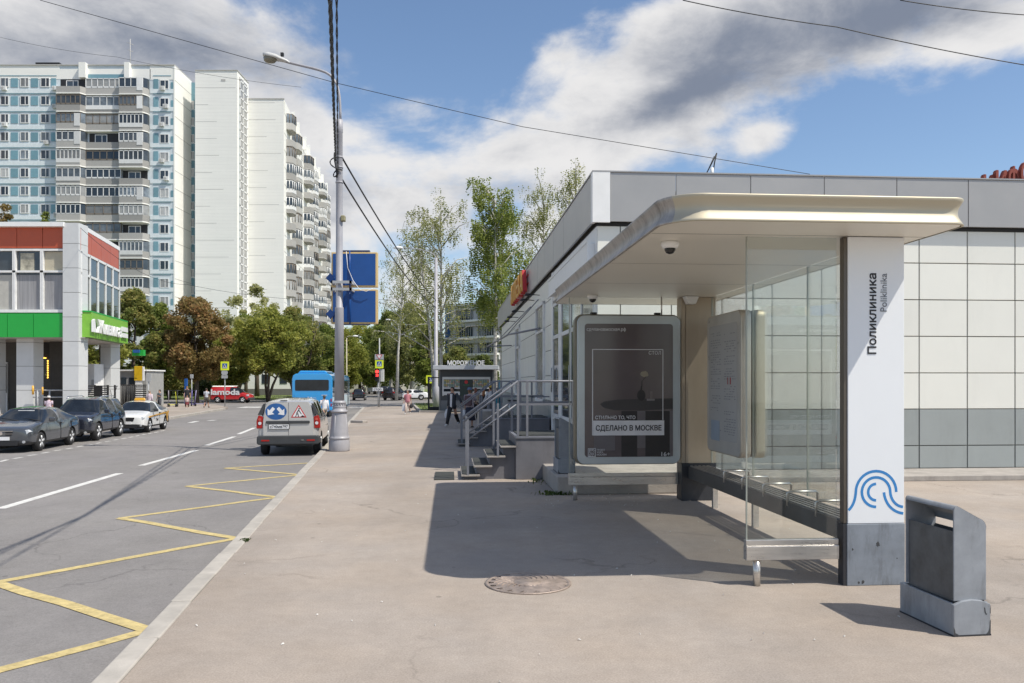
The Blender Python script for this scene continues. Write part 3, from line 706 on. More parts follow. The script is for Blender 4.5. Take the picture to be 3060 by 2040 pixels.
# wave emblem
def px2l(fx, fy): return ((fx - 1948) * 1.301 * 7.475 / F / math.cos(AU) + 0.0, CAMH + (YH - fy * 1.301) / F * 7.475)
def ribbon(pts, wd):
    b = MB(); q = [Vector((p[0], -.0012, p[1])) for p in pts]; L_, Rr_ = [], []
    for i, p in enumerate(q):
        d = (q[min(i + 1, len(q) - 1)] - q[max(i - 1, 0)]).normalized(); n = Vector((-d.z, 0, d.x)) * wd / 2; L_.append(p + n); Rr_.append(p - n)
    for i in range(len(q) - 1):
        b.add([L_[i], L_[i + 1], Rr_[i + 1], Rr_[i]], [(0, 1, 2, 3)])
        b.add([L_[i] + Vector((0, .001, 0)), L_[i + 1] + Vector((0, .001, 0)), Rr_[i + 1] + Vector((0, .001, 0)), Rr_[i] + Vector((0, .001, 0))], [(3, 2, 1, 0)])
    return b.build('emblem', M_logo, pyl)
Z4 = lambda zx, zy: ((zx - 982) / 2.24 * 7.475 / F + .002, CAMH + (YH - (1300 + zy / 2.24)) / F * 7.475)
def arc(cx, cy, r, a0, a1, n=18, ry=None): return [Z4(cx + r * math.cos(R(a0 + (a1 - a0) * k / n)), cy - (ry or r) * math.sin(R(a0 + (a1 - a0) * k / n))) for k in range(n + 1)]
def bez(p0, p1, p2, p3, n=12): return [Z4(*[(1 - t) ** 3 * a_ + 3 * (1 - t) ** 2 * t * b__ + 3 * (1 - t) * t * t * c_ + t ** 3 * d_ for a_, b__, c_, d_ in zip(p0, p1, p2, p3)]) for t in [k / n for k in range(n + 1)]]
WD = 18 / 2.24 * 7.475 / F
ribbon(bez((985, 502), (1020, 470), (1030, 430), (1035, 383)) + arc(1176, 383, 141, 180, 0), WD)
ribbon(arc(1176, 383, 99, 270, 0, 30)[0:] + bez((1275, 383), (1278, 430), (1310, 480), (1364, 484)), WD)
ribbon(arc(1176, 383, 55, 270, 90, 20), WD)
ribbon(bez((1231, 385), (1238, 460), (1290, 520), (1366, 528)), WD)
b = MB(); b.box(.06, .545, 5.35, 5.62, .60, HC); b.box(-.012, .058, 5.36, 5.62, .60, HC); b.build('rear_post', M_bronze, she, bevel=.006)
b = MB(); b.box(-.012, .55, 5.34, 5.63, 0, .60); b.build('rear_post_base', M_anthr, she, bevel=.006)
# side screens: rail, leg, glass
def screen(x0, x1, y, name_):
    b = MB(); b.box(x0, x1, y, y + .085, .244, .372); b.build('bottom_rail', M_steel, she, bevel=.004)
    b = MB(); b.box(x0, x1, y + .012, y + .073, .374, .43); b.build('glass_clamp', M_steel, she, bevel=.004)
    b = MB(); b.tube([(x0 + .11, y + .04, 0), (x0 + .11, y + .04, .244)], .034, 16); b.build('leg', M_steel, she)
    b = MB(); b.box(x0 + .02, x1 - .01, y + .036, y + .048, .43, HC - .002); b.build('glass_panel', M_glass, she)
    b = MB(); b.box(x0 + .008, x0 + .019, y + .034, y + .05, .43, HC - .002); b.build('glass_edge', mat('glass_edge', (.32, .34, .30), .15), she)
screen(-.956, -.068, .03, 'near'); screen(-1.80, -.015, 5.52, 'far')
# rear glass wall
xg = .475
for (y0, y1) in ((.165, 1.90), (1.91, 3.60), (3.61, 5.35)):
    b = MB(); b.box(xg, xg + .012, y0, y1, .56, HC - .002); b.build('glass_panel', M_glass, she)
    b = MB(); b.box(xg - .002, xg + .014, y1 - .006, y1 + .004, .56, HC - .002); b.build('glass_edge', mat('glass_edge', (.32, .34, .30), .15), she)
# dome cameras
for (x, y, s_) in ((-1.57, .42, 1.), (-1.47, 5.2, .85)):
    b = MB(); b.lathe([(.085, 0), (.088, -.03), (.07, -.06), (.05, -.065)], (x, y, HC + .003), 20); cmr = b.build('camera_dome', M_trim, she)
    b = MB(); b.lathe([(.055, -.055), (.052, -.085), (.035, -.11), (.001, -.12)], (x, y, HC + .003), 16); b.build('lens', mat('dark_lens', (.02, .02, .02), .05), cmr)
b = MB(); b.prism([(.0, 3.245), (.22, 3.245), (.17, 3.13), (.05, 3.13)], 5.18, 5.34, 'y'); b.build('speaker', M_trim, she)
# bench between the posts
be = thing('bench', 'slatted dark metal bench with low armrests inside the shelter', 'bench', SH, AU)
for i in range(5):
    b = MB(); x = .12 + i * .066; b.box(x, x + .036, .16, 5.33, .530, .562); b.build('slat', mat('bench_slat', (.30, .28, .26), .4, metal=.3, var=.15, vs=5), be, bevel=.004)
b = MB(); b.box(.095, .118, .15, 5.34, .36, .548); b.box(.44, .46, .15, 5.34, .36, .53); b.build('beam', mat('bench_beam', (.085, .08, .075), .5, var=.3, vs=4, dirt=.4), be, bevel=.004)
for y in (.86, 1.57, 2.27, 2.97, 3.67):
    b = MB(); b.tube([(.10, y, .50), (.10, y, .645), (.125, y, .665), (.425, y, .665), (.45, y, .645), (.45, y, .50)], .016, 8); b.build('armrest', M_steel, be)
for y in (3.0, 4.6):
    b = MB(); b.box(.24, .32, y - .03, y + .03, 0, .40); b.build('leg', M_steel, be, bevel=.004)
# hanging timetable case: two shallow boxes back to back on the rear glass
tb = thing('timetable_case', 'double sided timetable case with rounded corners on the rear glass', 'information board', SH, AU)
ty0, ty1, tz0, tz1 = 3.56, 5.02, .84, 2.90
for (xa, xb, s_) in ((.30, .445, -1), (.505, .64, 1)):
    P = rrect(ty0, ty1, tz0, tz1, .11)
    b = MB(); b.prism(P, xa, xb, 'x', 0, True); cs = b.build('case', M_champ if s_ > 0 else mat('case_metal', (.50, .46, .40), .35, metal=.6, var=.08), tb, bevel=.012)
    if s_ < 0:
        b = MB(); b.prism(rrect(ty0 + .02, ty1 - .02, tz0 + .02, tz1 - .02, .1), xa - .006, xa - .0005, 'x'); b.build('front_frame', mat('case_front', (.46, .45, .42), .3, metal=.1), cs)
        b = MB(); b.prism(rrect(ty0 + .13, ty1 - .12, tz0 + .2, tz1 - .16, .06), xa - .009, xa - .0065, 'x'); b.build('poster', mat('timetable_paper', (.40, .40, .39), .5, var=.05), cs)
        b = MB()
        def ln(ya, yb, z, h_): b.box(xa - .0102, xa - .0095, ya, yb, z, z + h_)
        for colm, (ya, yb) in enumerate(((4.35, 4.82), (3.74, 4.22))):
            z = 2.62
            while z > 1.12:
                if rng.random() < .86:
                    y = yb
                    while y > ya + .05:
                        l_ = rng.uniform(.03, .10)
                        if rng.random() < .72: ln(max(ya, y - l_), y, z, .011)
                        y -= l_ + .03
                z -= .036 if rng.random() < .9 else .11
        pt_ = b.build('print', mat('timetable_print', (.22, .22, .24), .6), cs); pt_['kind'] = 'stuff'
        b = MB(); b.box(xa - .0115, xa - .0103, 4.42, 4.8, 1.02, 1.32, 0); b.build('print', mat('map_blue', (.30, .36, .43), .6), cs)
        b = MB(); b.box(xa - .0118, xa - .0104, 3.94, 3.98, 1.86, 1.96, 0); b.box(xa - .0118, xa - .0104, 4.05, 4.08, 1.86, 1.96, 0); b.build('print', mat('print_red', (.35, .05, .06), .6), cs)
b = MB(); b.box(.447, .503, 4.0, 4.05, 1.0, 2.75); b.box(.447, .503, 4.6, 4.65, 1.0, 2.75); b.build('mounting', M_black, tb)
# advertising lightbox
ad = thing('advertising_lightbox', 'lit advertising case with dark table poster reading made in Moscow', 'advertising board', SH, AU)
ax0, ax1, az0, az1, ay = -1.70, -.045, .60, 2.945, 5.30
M_adf = mat('lightbox_frame', (.46, .50, .52), .22, metal=.25, var=.04)
b = MB(); b.prism(rrect(ax0 - .035, ax1 + .012, az0 - .01, az1 + .02, .13), ay + .03, ay + .21, 'y', 0, True); cs = b.build('case', mat('case_bronze', (.20, .18, .14), .35, metal=.6, var=.15), ad, bevel=.01)
b = MB(); b.prism(rrect(ax0, ax1, az0, az1, .12), ay, ay + .029, 'y', 0, True); b.build('front_frame', M_adf, ad, bevel=.008)
AW, AH = ax1 - ax0, az1 - az0
def A2(zx, zy): return (ax0 + (zx - 150) / 693 * AW, az1 - (zy - 215) / 980 * AH)
x0, z1 = A2(200, 270); x1, z0 = A2(792, 1148)
b = MB(); b.prism(rrect(x0, x1, z0, z1, .05), ay - .004, ay - .0005, 'y'); po = b.build('poster', mat('poster_dark', (.125, .103, .105), .12, var=.07, vs=1.4), ad)
def pr(rects, m, d, name='print'):
    b = MB()
    for r_ in rects:
        (xa, za), (xb, zb) = A2(r_[0], r_[1]), A2(r_[2], r_[3]); b.box(xa, xb, ay - d - .001, ay - d, zb, za)
    return b.build(name, m, po)
M_pw = mat('poster_white', (.66, .65, .66), .5); M_pd = mat('poster_brown_black', (.022, .018, .018), .5); M_pt = mat('poster_tabletop', (.042, .036, .036), .45)
# table top (half ellipse), legs, vase with a flower, glass
b = MB(); P = [A2(300 + 10 * 0, 800)]
P = [A2(300, 800), A2(330, 782), A2(420, 770), A2(600, 765), A2(792, 762), A2(792, 832), A2(600, 842), A2(400, 840), A2(330, 825)]
b.prism(P, ay - .0055, ay - .0045, 'y'); b.build('print', M_pt, po)
pr([(445, 846, 551, 1146), (606, 846, 770, 1146)], M_pd, .0052); pr([(551, 846, 606, 1090), (262, 1010, 402, 1105), (770, 846, 792, 1146)], mat('poster_mid', (.13, .115, .12), .5), .0050)
b = MB(); P = [A2(550 + 28 + 28 * math.cos(R(a_)), 742 - 36 * math.sin(R(a_))) for a_ in range(0, 360, 20)]; b.prism(P, ay - .0068, ay - .0058, 'y')
P = [A2(572, 712), A2(584, 712), A2(582, 680), A2(575, 680)]; b.prism(P, ay - .0067, ay - .0057, 'y'); (xa, za) = A2(580, 684); (xb, zb) = A2(612, 612)
b.box(xa, xa + .012, ay - .0066, ay - .0056, za - .0, za + .09); b.prism([(xa, za + .08), (xa + .01, za + .08), (xb + .01, zb), (xb, zb)], ay - .0064, ay - .0054, 'y'); b.build('print', M_pd, po)
b = MB(); rr_ = random.Random(3)
P = [A2(600 + (27 + rr_.uniform(-5, 5)) * math.cos(R(a_)), 602 - (19 + rr_.uniform(-3, 4)) * math.sin(R(a_))) for a_ in range(0, 360, 24)]; b.prism(P, ay - .0069, ay - .0059, 'y'); b.build('print', mat('poster_flower', (.27, .235, .17), .5), po)
pr([(636, 716, 652, 778)], mat('poster_bottle', (.16, .13, .12), .5), .006); pr([(615, 765, 668, 778)], mat('poster_glint', (.2, .18, .18), .5), .0062)
pr([(249, 437, 726, 442), (249, 437, 255, 1005), (721, 437, 726, 905)], M_pw, .008); pr([(256, 908, 732, 1006)], M_pw, .0085, 'print')
def at_(s, zx, zy, zx1, zh, m, d=.0095, bold=.0):
    (xa, za) = A2(zx, zy); (xb, _) = A2(zx1, zy); text(s, 'lettering', m, po, (xa, ay - d, za), (1, 0, 0), (0, 0, 1), xb - xa, zh / 980 * AH, .001, bold)
at_('сделановмоскве.рф', 213, 324, 474, 29, M_pw, bold=.004); at_('СТОЛ', 628, 473, 710, 24, M_pw, bold=.004); at_('СТИЛЬНО ТО, ЧТО', 270, 902, 538, 26, M_pw, bold=.02)
at_('СДЕЛАНО В МОСКВЕ', 274, 981, 713, 42, M_txtb, .0105, .03); at_('16+', 714, 1145, 772, 28, M_pw)
at_('ПРОЕКТ', 280, 1107, 334, 12, M_pw); at_('МЭРА', 280, 1122, 322, 12, M_pw); at_('МОСКВЫ', 280, 1138, 344, 13, M_pw)
pr([(221, 1090, 273, 1093), (221, 1144, 273, 1147), (221, 1090, 224, 1147), (270, 1090, 273, 1147)], M_pw, .0085)
rr_ = random.Random(11)
pr([(x_, y_, x_ + rr_.choice((3, 5, 7)), y_ + rr_.choice((3, 5))) for x_ in range(227, 266, 7) for y_ in range(1097, 1141, 7) if rr_.random() < .72], M_pw, .0085)
for zx in (263, 693):
    (xa, _) = A2(zx, 0); b = MB(); b.box(xa - .045, xa + .045, ay + .02, ay + .1, az1 + .02, az1 + .05); b.build('clip', M_black, ad)
b = MB(); b.tube([(A2(727, 0)[0], ay + .1, az1), (A2(727, 0)[0], ay + .1, HC)], .012, 8); b.build('hanger', M_steel, ad)

# ================================================================ litter bins
def bin_(loc, rz, label):
    t = thing('litter_bin', label, 'litter bin', loc, rz, 'grey metal litter bins')
    Wb, Lb, H = .30, .66, .97
    x0, x1, y0, y1 = .015, Wb - .02, .02, Lb - .05
    prof = [(x0, .26), (x1, .26), (x1, .80)] + [(x1 - .07 + .07 * math.cos(R(a_)), .80 + .075 * math.sin(R(a_))) for a_ in (15, 30, 45, 60, 75)] + [(x0 + .03, H), (x0 + .012, H - .005), (x0, H - .025)]
    b = MB(); b.prism(prof, y0, y0 + .012, 'y'); b.build('front_plate', M_bin, t, bevel=.004)
    b = MB(); b.prism(prof, y1 - .012, y1, 'y'); b.build('back_plate', M_bin, t, bevel=.004)
    b = MB(); top = prof[2:]
    for i in range(len(top) - 1):
        (xa, za), (xb, zb) = top[i], top[i + 1]
        b.add([(xa, y0, za), (xb, y0, zb), (xb, y1, zb), (xa, y1, za)], [(0, 1, 2, 3)], 0, True)
        b.add([(xa - .004, y0, za - .008), (xb, y0, zb - .008), (xb, y1, zb - .008), (xa - .004, y1, za - .008)], [(3, 2, 1, 0)], 0, True)
    b.build('hood', M_bin, t)
    b = MB(); b.box(x0 + .022, x0 + .03, y0 + .014, y1 - .014, .24, .775); b.box(x1 - .012, x1 - .004, y0 + .014, y1 - .014, .24, .74); b.build('side_panel', M_bind, t, bevel=.003)
    b = MB(); b.box(x0 + .05, x1 - .03, y0 + .05, y1 - .05, .26, .66); b.build('inner_bucket', M_bind, t)
    b = MB(); b.prism([(0, 0), (Wb, 0), (Wb, .235), (Wb * .78, .262), (Wb * .5, .272), (Wb * .22, .262), (0, .235)], 0, .03, 'y')
    b.box(0, .02, .03, Lb, 0, .245); b.box(Wb - .02, Wb, .03, Lb, 0, .245); b.box(.02, Wb - .02, Lb - .03, Lb, 0, .245); b.box(.02, Wb - .02, .03, Lb - .03, .02, .05)
    b.build('base', M_bin, t, bevel=.006)
    for P in ([(.0, .0), (.0, .075), (.010, .05), (.014, .028), (.034, .018), (.05, .0)], [(.246, .215), (.255, .205), (.262, .17), (.272, .16), (.262, .155), (.250, .175)], [(.3, .0), (.3, .12), (.294, .11), (.290, .06), (.281, .03), (.262, .010), (.20, .006), (.19, .0)], [(.09, .0), (.10, .010), (.13, .012), (.15, .0)], [(.296, .20), (.300, .23), (.30, .16), (.295, .17)]):
        b = MB(); b.prism(P, -.0012, -.0004, 'y'); b.build('paint_chip', M_grime, t)
    b = MB(); b.box(-.003, Wb + .003, -.003, Lb, .0, .012); b.build('base_edge', M_anthr, t)
    return t
bn = bin_(Vector((3.287, 5.976, 0)), AU + R(3), 'dented grey metal litter bin with open sides beside the name pylon')
c = copy_tree(bn); g_ = XZ(1668, 1428, 13.9); c.location = (g_.x, g_.y, .305); c.rotation_euler = (0, 0, AU + R(0)); c['label'] = 'grey litter bin on the concrete platform left of the advertising case'

# ================================================================ manhole
mh = thing('manhole_cover', 'cast iron manhole cover with spiral ribs in the pavement', 'manhole cover', G(1578, 1743), 0)
M_iron = mat('cast_iron', (.36, .29, .245), .48, metal=.35, var=.35, vs=9, bump=.4, bs=60)
M_irond = mat('cast_iron_hollow', (.05, .045, .045), .6, var=.3, vs=12)
b = MB(); b.lathe([(.405, .001), (.405, .012), (.375, .012), (.372, .004)], n=48); b.build('frame_ring', M_iron, mh)
b = MB(); b.lathe([(.37, .001), (.37, .006), (.001, .0065)], n=48); b.build('lid', M_irond, mh)
for k in range(18):
    pts = []
    a0 = 2 * math.pi * k / 18
    for j in range(8):
        r_ = .12 + (.365 - .12) * j / 7; a_ = a0 + 1.0 * (j / 7) ** 1.3; pts.append((r_ * math.cos(a_), r_ * math.sin(a_)))
    b = MB()
    for j in range(7):
        p_, q_ = Vector((*pts[j], 0)), Vector((*pts[j + 1], 0)); d = (q_ - p_).normalized(); n = Vector((-d.y, d.x, 0)); wa, wb = (.016 + .036 * j / 7), (.016 + .036 * (j + 1) / 7)
        b.add([p_ - n * wa + Vector((0, 0, .006)), q_ - n * wb + Vector((0, 0, .006)), q_ + n * wb + Vector((0, 0, .016)), p_ + n * wa + Vector((0, 0, .016)), p_ + n * (wa + .004) + Vector((0, 0, .005)), q_ + n * (wb + .004) + Vector((0, 0, .005))], [(0, 1, 2, 3), (3, 2, 5, 4)])
    b.build('rib', M_iron, mh)
b = MB(); b.lathe([(.135, .006), (.13, .015), (.001, .016)], n=32); b.build('centre_disc', M_iron, mh)
# ================================================================ vehicles
def paint(name, c, metal=.0): return mat(name, c, .22, metal=metal, var=.03, coat=1.0)
def wheel(parent, x, y, r, wd, side, spokes=5, m=None):
    ty = MB(); pr_ = [(r * .62, -wd / 2), (r * .92, -wd / 2), (r, -wd * .36), (r, wd * .36), (r * .92, wd / 2), (r * .62, wd / 2)]
    vs = []; n = 28
    def rev(prof, mi=0):
        b = MB(); vv = []
        for (rad, o) in prof:
            for k in range(n): t = 2 * math.pi * k / n; vv.append((x + o * side, y + rad * math.cos(t), r + rad * math.sin(t)))
        fs = [(i * n + k, i * n + (k + 1) % n, (i + 1) * n + (k + 1) % n, (i + 1) * n + k) for i in range(len(prof) - 1) for k in range(n)]
        fs.append(tuple(range(n))); fs.append(tuple(range((len(prof) - 1) * n, len(prof) * n))); b.add(vv, fs, mi, True); return b
    w_ = rev(pr_).build('wheel', M_tyre, parent)
    b = rev([(r * .70, wd * .1), (r * .70, wd * .44), (r * .64, wd * .47), (r * .63, wd * .25), (.02, wd * .22)])
    if spokes:
        for k in range(spokes):
            a = 2 * math.pi * k / spokes + .3; xo = x + side * wd * .47
            for da in (-.10, .10):
                p0 = (y + r * .10 * math.cos(a), r + r * .10 * math.sin(a)); p1 = (y + r * .64 * math.cos(a + da), r + r * .64 * math.sin(a + da))
                b.tube([(xo, *p0), (xo - side * .0, *p1)], [r * .10, r * .08], 6)
        b.tube([(x + side * wd * .2, y, r), (x + side * wd * .47, y, r)], r * .14, 12)
    b.build('rim', m or M_rim, w_)
    return w_
def loft_car(name, label, cat, st, wbf, wbr, wr_, W, paintm, glassm=None, group=None, trackin=.03, spokes=5, rimm=None, wheelw=.2):
    """st: stations (y, zbottom, zbelt, zroof|None, belt width factor, roof width factor, side material, top material)"""
    t = thing(name, label, cat, group=group)
    hw = W / 2; rings = []
    for (y, zb, zl, zr, wf, rf, ms, mt) in st:
        w_ = hw * wf
        if zr is None: up = [(w_ * .90, zl + .035), (w_ * .55, zl + .065), (0, zl + .075)]
        else: up = [(hw * rf, zr - .05), (hw * rf * .62, zr - .003), (0, zr + .008)]
        half = [(0, zb), (w_ * .86, zb), (w_ * .985, zb + .13), (w_ * 1.0, zb + (zl - zb) * .62), (w_ * .955, zl)] + up
        rings.append((y, half))
    n = 8; vs = []; fs = []; ms_ = []
    def vid(i, j, s_):  # s_ 0 right, 1 left ; centre shared
        if j in (0, n - 1): return i * 14 + (0 if j == 0 else 7)
        return i * 14 + (j if s_ == 0 else 14 - j)
    for (y, half) in rings:
        ring = [None] * 14
        for j in range(n):
            ring[j] = (half[j][0], y, half[j][1])
            if 0 < j < n - 1: ring[14 - j] = (-half[j][0], y, half[j][1])
        vs += ring
    for i in range(len(st) - 1):
        sm_, tm_ = st[i][6], st[i][7]
        for j in range(7):
            for s_ in (0, 1):
                a, b_, c_, d = vid(i, j, s_), vid(i + 1, j, s_), vid(i + 1, j + 1, s_), vid(i, j + 1, s_)
                fs.append((a, b_, c_, d) if s_ == 0 else (d, c_, b_, a))
                m_ = 0
                if j == 4: m_ = sm_
                if j >= 5: m_ = tm_
                if j == 0: m_ = 2
                if j == 1: m_ = 2 if st[i][1] < .34 else 0
                ms_.append(m_)
    for i in (0, len(st) - 1):
        for j in range(7):
            a, b_, c_, d = vid(i, j, 0), vid(i, j + 1, 0), vid(i, j + 1, 1), vid(i, j, 1)
            q = [a, b_, c_, d]; q = list(dict.fromkeys(q)); fs.append(tuple(q) if i == 0 else tuple(reversed(q))); ms_.append(2 if (j < 2 and name != 'van') else 0)
    me = bpy.data.meshes.new('cage'); me.from_pydata(vs, [], fs)
    for m_ in (paintm, glassm or M_cglass, M_plast): me.materials.append(m_)
    me.polygons.foreach_set('material_index', ms_); me.polygons.foreach_set('use_smooth', [True] * len(fs))
    bm = bmesh.new(); bm.from_mesh(me); bmesh.ops.recalc_face_normals(bm, faces=bm.faces)
    cr = bm.edges.layers.float.new('crease_edge')
    for e in bm.edges:
        if len({f.material_index for f in e.link_faces}) > 1: e[cr] = .55
    bm.to_mesh(me); bm.free()
    o = bpy.data.objects.new('cage', me); col.objects.link(o)
    s_ = o.modifiers.new('s', 'SUBSURF'); s_.levels = 2
    cb = MB()
    for yw in (wbf, wbr): 
        for sd in (-1, 1): cb.tube([(sd * (hw + .2), yw, wr_ + .015), (sd * (hw - .30), yw, wr_ + .015)], wr_ * 1.17, 28, 2, True, False)
    ct = cb.build('cut', [paintm, M_cglass, M_plast])
    bo = o.modifiers.new('b', 'BOOLEAN'); bo.object = ct; bo.operation = 'DIFFERENCE'; bo.solver = 'EXACT'
    ev = bpy.data.meshes.new_from_object(o.evaluated_get(bpy.context.evaluated_depsgraph_get()))
    bpy.data.objects.remove(o); bpy.data.objects.remove(ct)
    for idx, nm in ((0, 'body'), (1, 'window'), (2, 'lower_trim')):
        bm = bmesh.new(); bm.from_mesh(ev); bmesh.ops.delete(bm, geom=[f for f in bm.faces if f.material_index != idx], context='FACES')
        if idx == 1:
            bm.normal_update()
            for v in bm.verts: v.co -= v.normal * .004
        m2 = bpy.data.meshes.new(nm); bm.to_mesh(m2); bm.free()
        m2.materials.clear(); m2.materials.append((paintm, glassm or M_cglass, M_plast)[idx])
        for p_ in m2.polygons: p_.material_index = 0
        mobj(nm, m2, t)
    for yw in (wbf, wbr):
        for sd in (-1, 1): wheel(t, sd * (hw - trackin - wheelw / 2), yw, wr_, wheelw, sd, spokes, rimm)
    return t
def part(t, name, m, fn, bevel=0.):
    b = MB(); fn(b); o = b.build(name, m, t, bevel=bevel)
    if name in STUFFY and len(b.v) > 70: o['kind'] = 'stuff'
    return o
def put(t, contact, fwd, scale, wlocal):
    """stand the thing so that its local point wlocal touches the ground point contact"""
    f = Vector(fwd).normalized(); rz = math.atan2(-f.x, f.y); t.scale = (scale,) * 3; t.rotation_euler = (0, 0, rz)
    m_ = Matrix.Rotation(rz, 3, 'Z'); off = m_ @ (Vector(wlocal) * scale); t.location = Vector(contact) - off; t.location.z = contact[2]
def sedan_st(H=1.46, L=4.56, deck=.98):
    h = H / 1.46; k = L / 4.56
    S = [(-2.28, .36, .72, None, .74, 0, 0, 0), (-2.20, .28, .92, None, .90, 0, 0, 0), (-1.95, .24, deck + .02, None, .97, 0, 0, 1 if 0 else 0), (-1.66, .22, deck + .02, None, .985, 0, 1, 1),
         (-1.0, .20, .96, 1.37 * h, 1, .62, 1, 0), (-.32, .20, .93, 1.43 * h, 1, .655, 0, 0), (-.22, .20, .93, 1.435 * h, 1, .66, 1, 0), (.55, .20, .90, 1.38 * h, 1, .64, 1, 1),
         (1.22, .20, .92, None, .985, 0, 0, 0), (1.70, .20, .84, None, .97, 0, 0, 0), (2.12, .22, .76, None, .94, 0, 0, 0), (2.26, .30, .68, None, .88, 0, 0, 0)]
    return [(a * k, *r_) for a, *r_ in S]
def front_details(t, W, yf, zl, grille_w=.42, lampw=.34, zg=.62, plate=True, hl=.0):
    hw = W / 2
    part(t, 'grille', M_black, lambda b: [b.prism([(-grille_w, zg + .09), (grille_w, zg + .09), (grille_w * .86, zg - .07), (-grille_w * .86, zg - .07)], yf - .1, yf + .012, 'y')] )
    part(t, 'grille_bar', M_chrome, lambda b: [b.box(-grille_w, grille_w, yf - .05, yf + .02, zg + .085, zg + .10), b.box(-grille_w * .95, grille_w * .95, yf - .05, yf + .018, zg - .0, zg + .008)])
    part(t, 'badge', M_chrome, lambda b: b.tube([(0, yf - .02, zg + .02), (0, yf + .03, zg + .02)], .055, 16))
    part(t, 'air_intake', M_black, lambda b: b.prism([(-.55, .40), (.55, .40), (.48, .25), (-.48, .25)], yf - .1, yf + .022, 'y'))
    for s_ in (-1, 1):
        part(t, 'headlight', M_lamp, lambda b: b.prism([(s_ * (grille_w + .03), zg + .085), (s_ * (hw * .88), zg + .13), (s_ * (hw * .93), zg + .06), (s_ * (hw * .80), zg - .05), (s_ * (grille_w + .02), zg - .06)], yf - .32, yf - .05 + hl, 'y'), .012)
        part(t, 'fog_light', M_greyp, lambda b: b.tube([(s_ * .66, yf - .2, .36), (s_ * .66, yf - .015, .36)], .045, 12))
    if plate: 
        pl = part(t, 'number_plate', M_signw, lambda b: b.box(-.26, .26, yf, yf + .035, .42, .53))
def side_details(t, W, hw, ym=.95, zb=.92, mirror=None, doors=((-.3, .86), (-1.25, .86))):
    for s_ in (-1, 1):
        part(t, 'mirror', mirror or M_plast, lambda b: b.box(s_ * (hw + .01), s_ * (hw + .20), ym - .05, ym + .06, zb + .02, zb + .16), .03)
        for (y, z) in doors: part(t, 'door_handle', M_chrome if mirror is None else mirror, lambda b: b.box(s_ * (hw - .03), s_ * (hw + .022), y - .09, y + .09, z - .015, z + .015), .008)
        for (y, z) in doors: part(t, 'door_seam', M_black, lambda b: b.box(s_ * (hw - .05), s_ * (hw + .002), y + .12, y + .128, .32, zb - .04))
fr_dir = (-KR, -1, 0)
# dark grey saloon
P1 = paint('paint_graphite', (.075, .082, .095), .35)
t = loft_car('parked_car', 'dark grey saloon parked nearest on the left side of the road', 'car', sedan_st(1.47, 4.57, 1.0), 1.36, -1.22, .315, 1.77, P1)
front_details(t, 1.77, 2.245, .8, .36); side_details(t, 1.77, .885, .86, .93, P1)
part(t, 'wiper', M_black, lambda b: [b.tube([(-.1, 1.22, 1.0), (.5, 1.05, 1.08)], .012, 6), b.tube([(-.75, 1.22, 1.0), (-.15, 1.05, 1.08)], .012, 6)])
part(t, 'sun_strip', M_signw, lambda b: b.box(-.35, .15, .62, .68, 1.305, 1.33))
put(t, G(119, 1347, Zr), fr_dir, .88, (-.80, 1.36, 0)); t['group'] = 'cars parked along the left side'
# dark blue SUV
SU = [(-2.18, .40, .80, None, .80, 0, 0, 0), (-2.12, .34, .98, 1.30, .93, .66, 0, 0), (-1.93, .30, 1.06, 1.58, .98, .66, 0, 1), (-1.80, .30, 1.06, 1.62, .99, .67, 1, 0), (-.95, .28, 1.04, 1.665, 1, .69, 0, 0), (-.86, .28, 1.04, 1.67, 1, .69, 1, 0), (-.06, .28, 1.02, 1.68, 1, .69, 0, 0), (.03, .28, 1.02, 1.675, 1, .69, 1, 0), (.62, .28, 1.0, 1.60, 1, .67, 1, 1),
      (1.18, .28, 1.04, None, .985, 0, 0, 0), (1.66, .28, .98, None, .97, 0, 0, 0), (2.04, .30, .92, None, .94, 0, 0, 0), (2.16, .36, .82, None, .88, 0, 0, 0)]
P2 = paint('paint_midnight', (.028, .032, .048), .3)
t = loft_car('parked_car', 'dark blue sport utility vehicle with roof rails, middle of the three parked cars', 'car', SU, 1.30, -1.30, .35, 1.82, P2, wheelw=.23, group='cars parked along the left side')
front_details(t, 1.82, 2.14, .9, .40, zg=.76); side_details(t, 1.82, .91, .80, 1.04, P2)
for s_ in (-1, 1): part(t, 'roof_rail', M_chrome, lambda b: b.tube([(s_ * .60, .45, 1.62), (s_ * .62, .30, 1.70), (s_ * .62, -1.2, 1.71), (s_ * .60, -1.5, 1.62)], .018, 8))
put(t, G(291, 1316, Zr), fr_dir, .88, (-.82, 1.30, 0))
# taxi
P3 = paint('paint_white', (.74, .74, .72)); M_taxi = mat('taxi_yellow', (.72, .38, .03), .3, coat=1)
t = loft_car('parked_car', 'white taxi saloon with yellow stripe and yellow roof sign', 'car', sedan_st(1.47, 4.39, 1.0), 1.30, -1.22, .31, 1.70, P3, group='cars parked along the left side')
front_details(t, 1.70, 2.165, .8, .40); side_details(t, 1.70, .85, .82, .92, M_plast)
part(t, 'roof_sign', M_taxi, lambda b: b.prism([(-.25, 1.43), (.25, 1.43), (.2, 1.56), (-.2, 1.56)], -.15, .05, 'y'), .02)
for s_ in (-1, 1):
    o = part(t, 'stripe', M_taxi, lambda b: b.prism([(-1.75, .89), (1.5, .75), (1.5, .68), (.9, .72), (-1.75, .80)], s_ * .835, s_ * .862, 'x'))
    part(t, 'emblem', M_taxi, lambda b: b.prism([(-1.70, .78), (-1.30, .78), (-1.42, .45), (-1.55, .38)], s_ * .835, s_ * .8605, 'x'))
    part(t, 'emblem', M_black, lambda b: b.prism([(-1.72, .62), (-1.58, .72), (-1.58, .40), (-1.70, .32)], s_ * .835, s_ * .8615, 'x'))
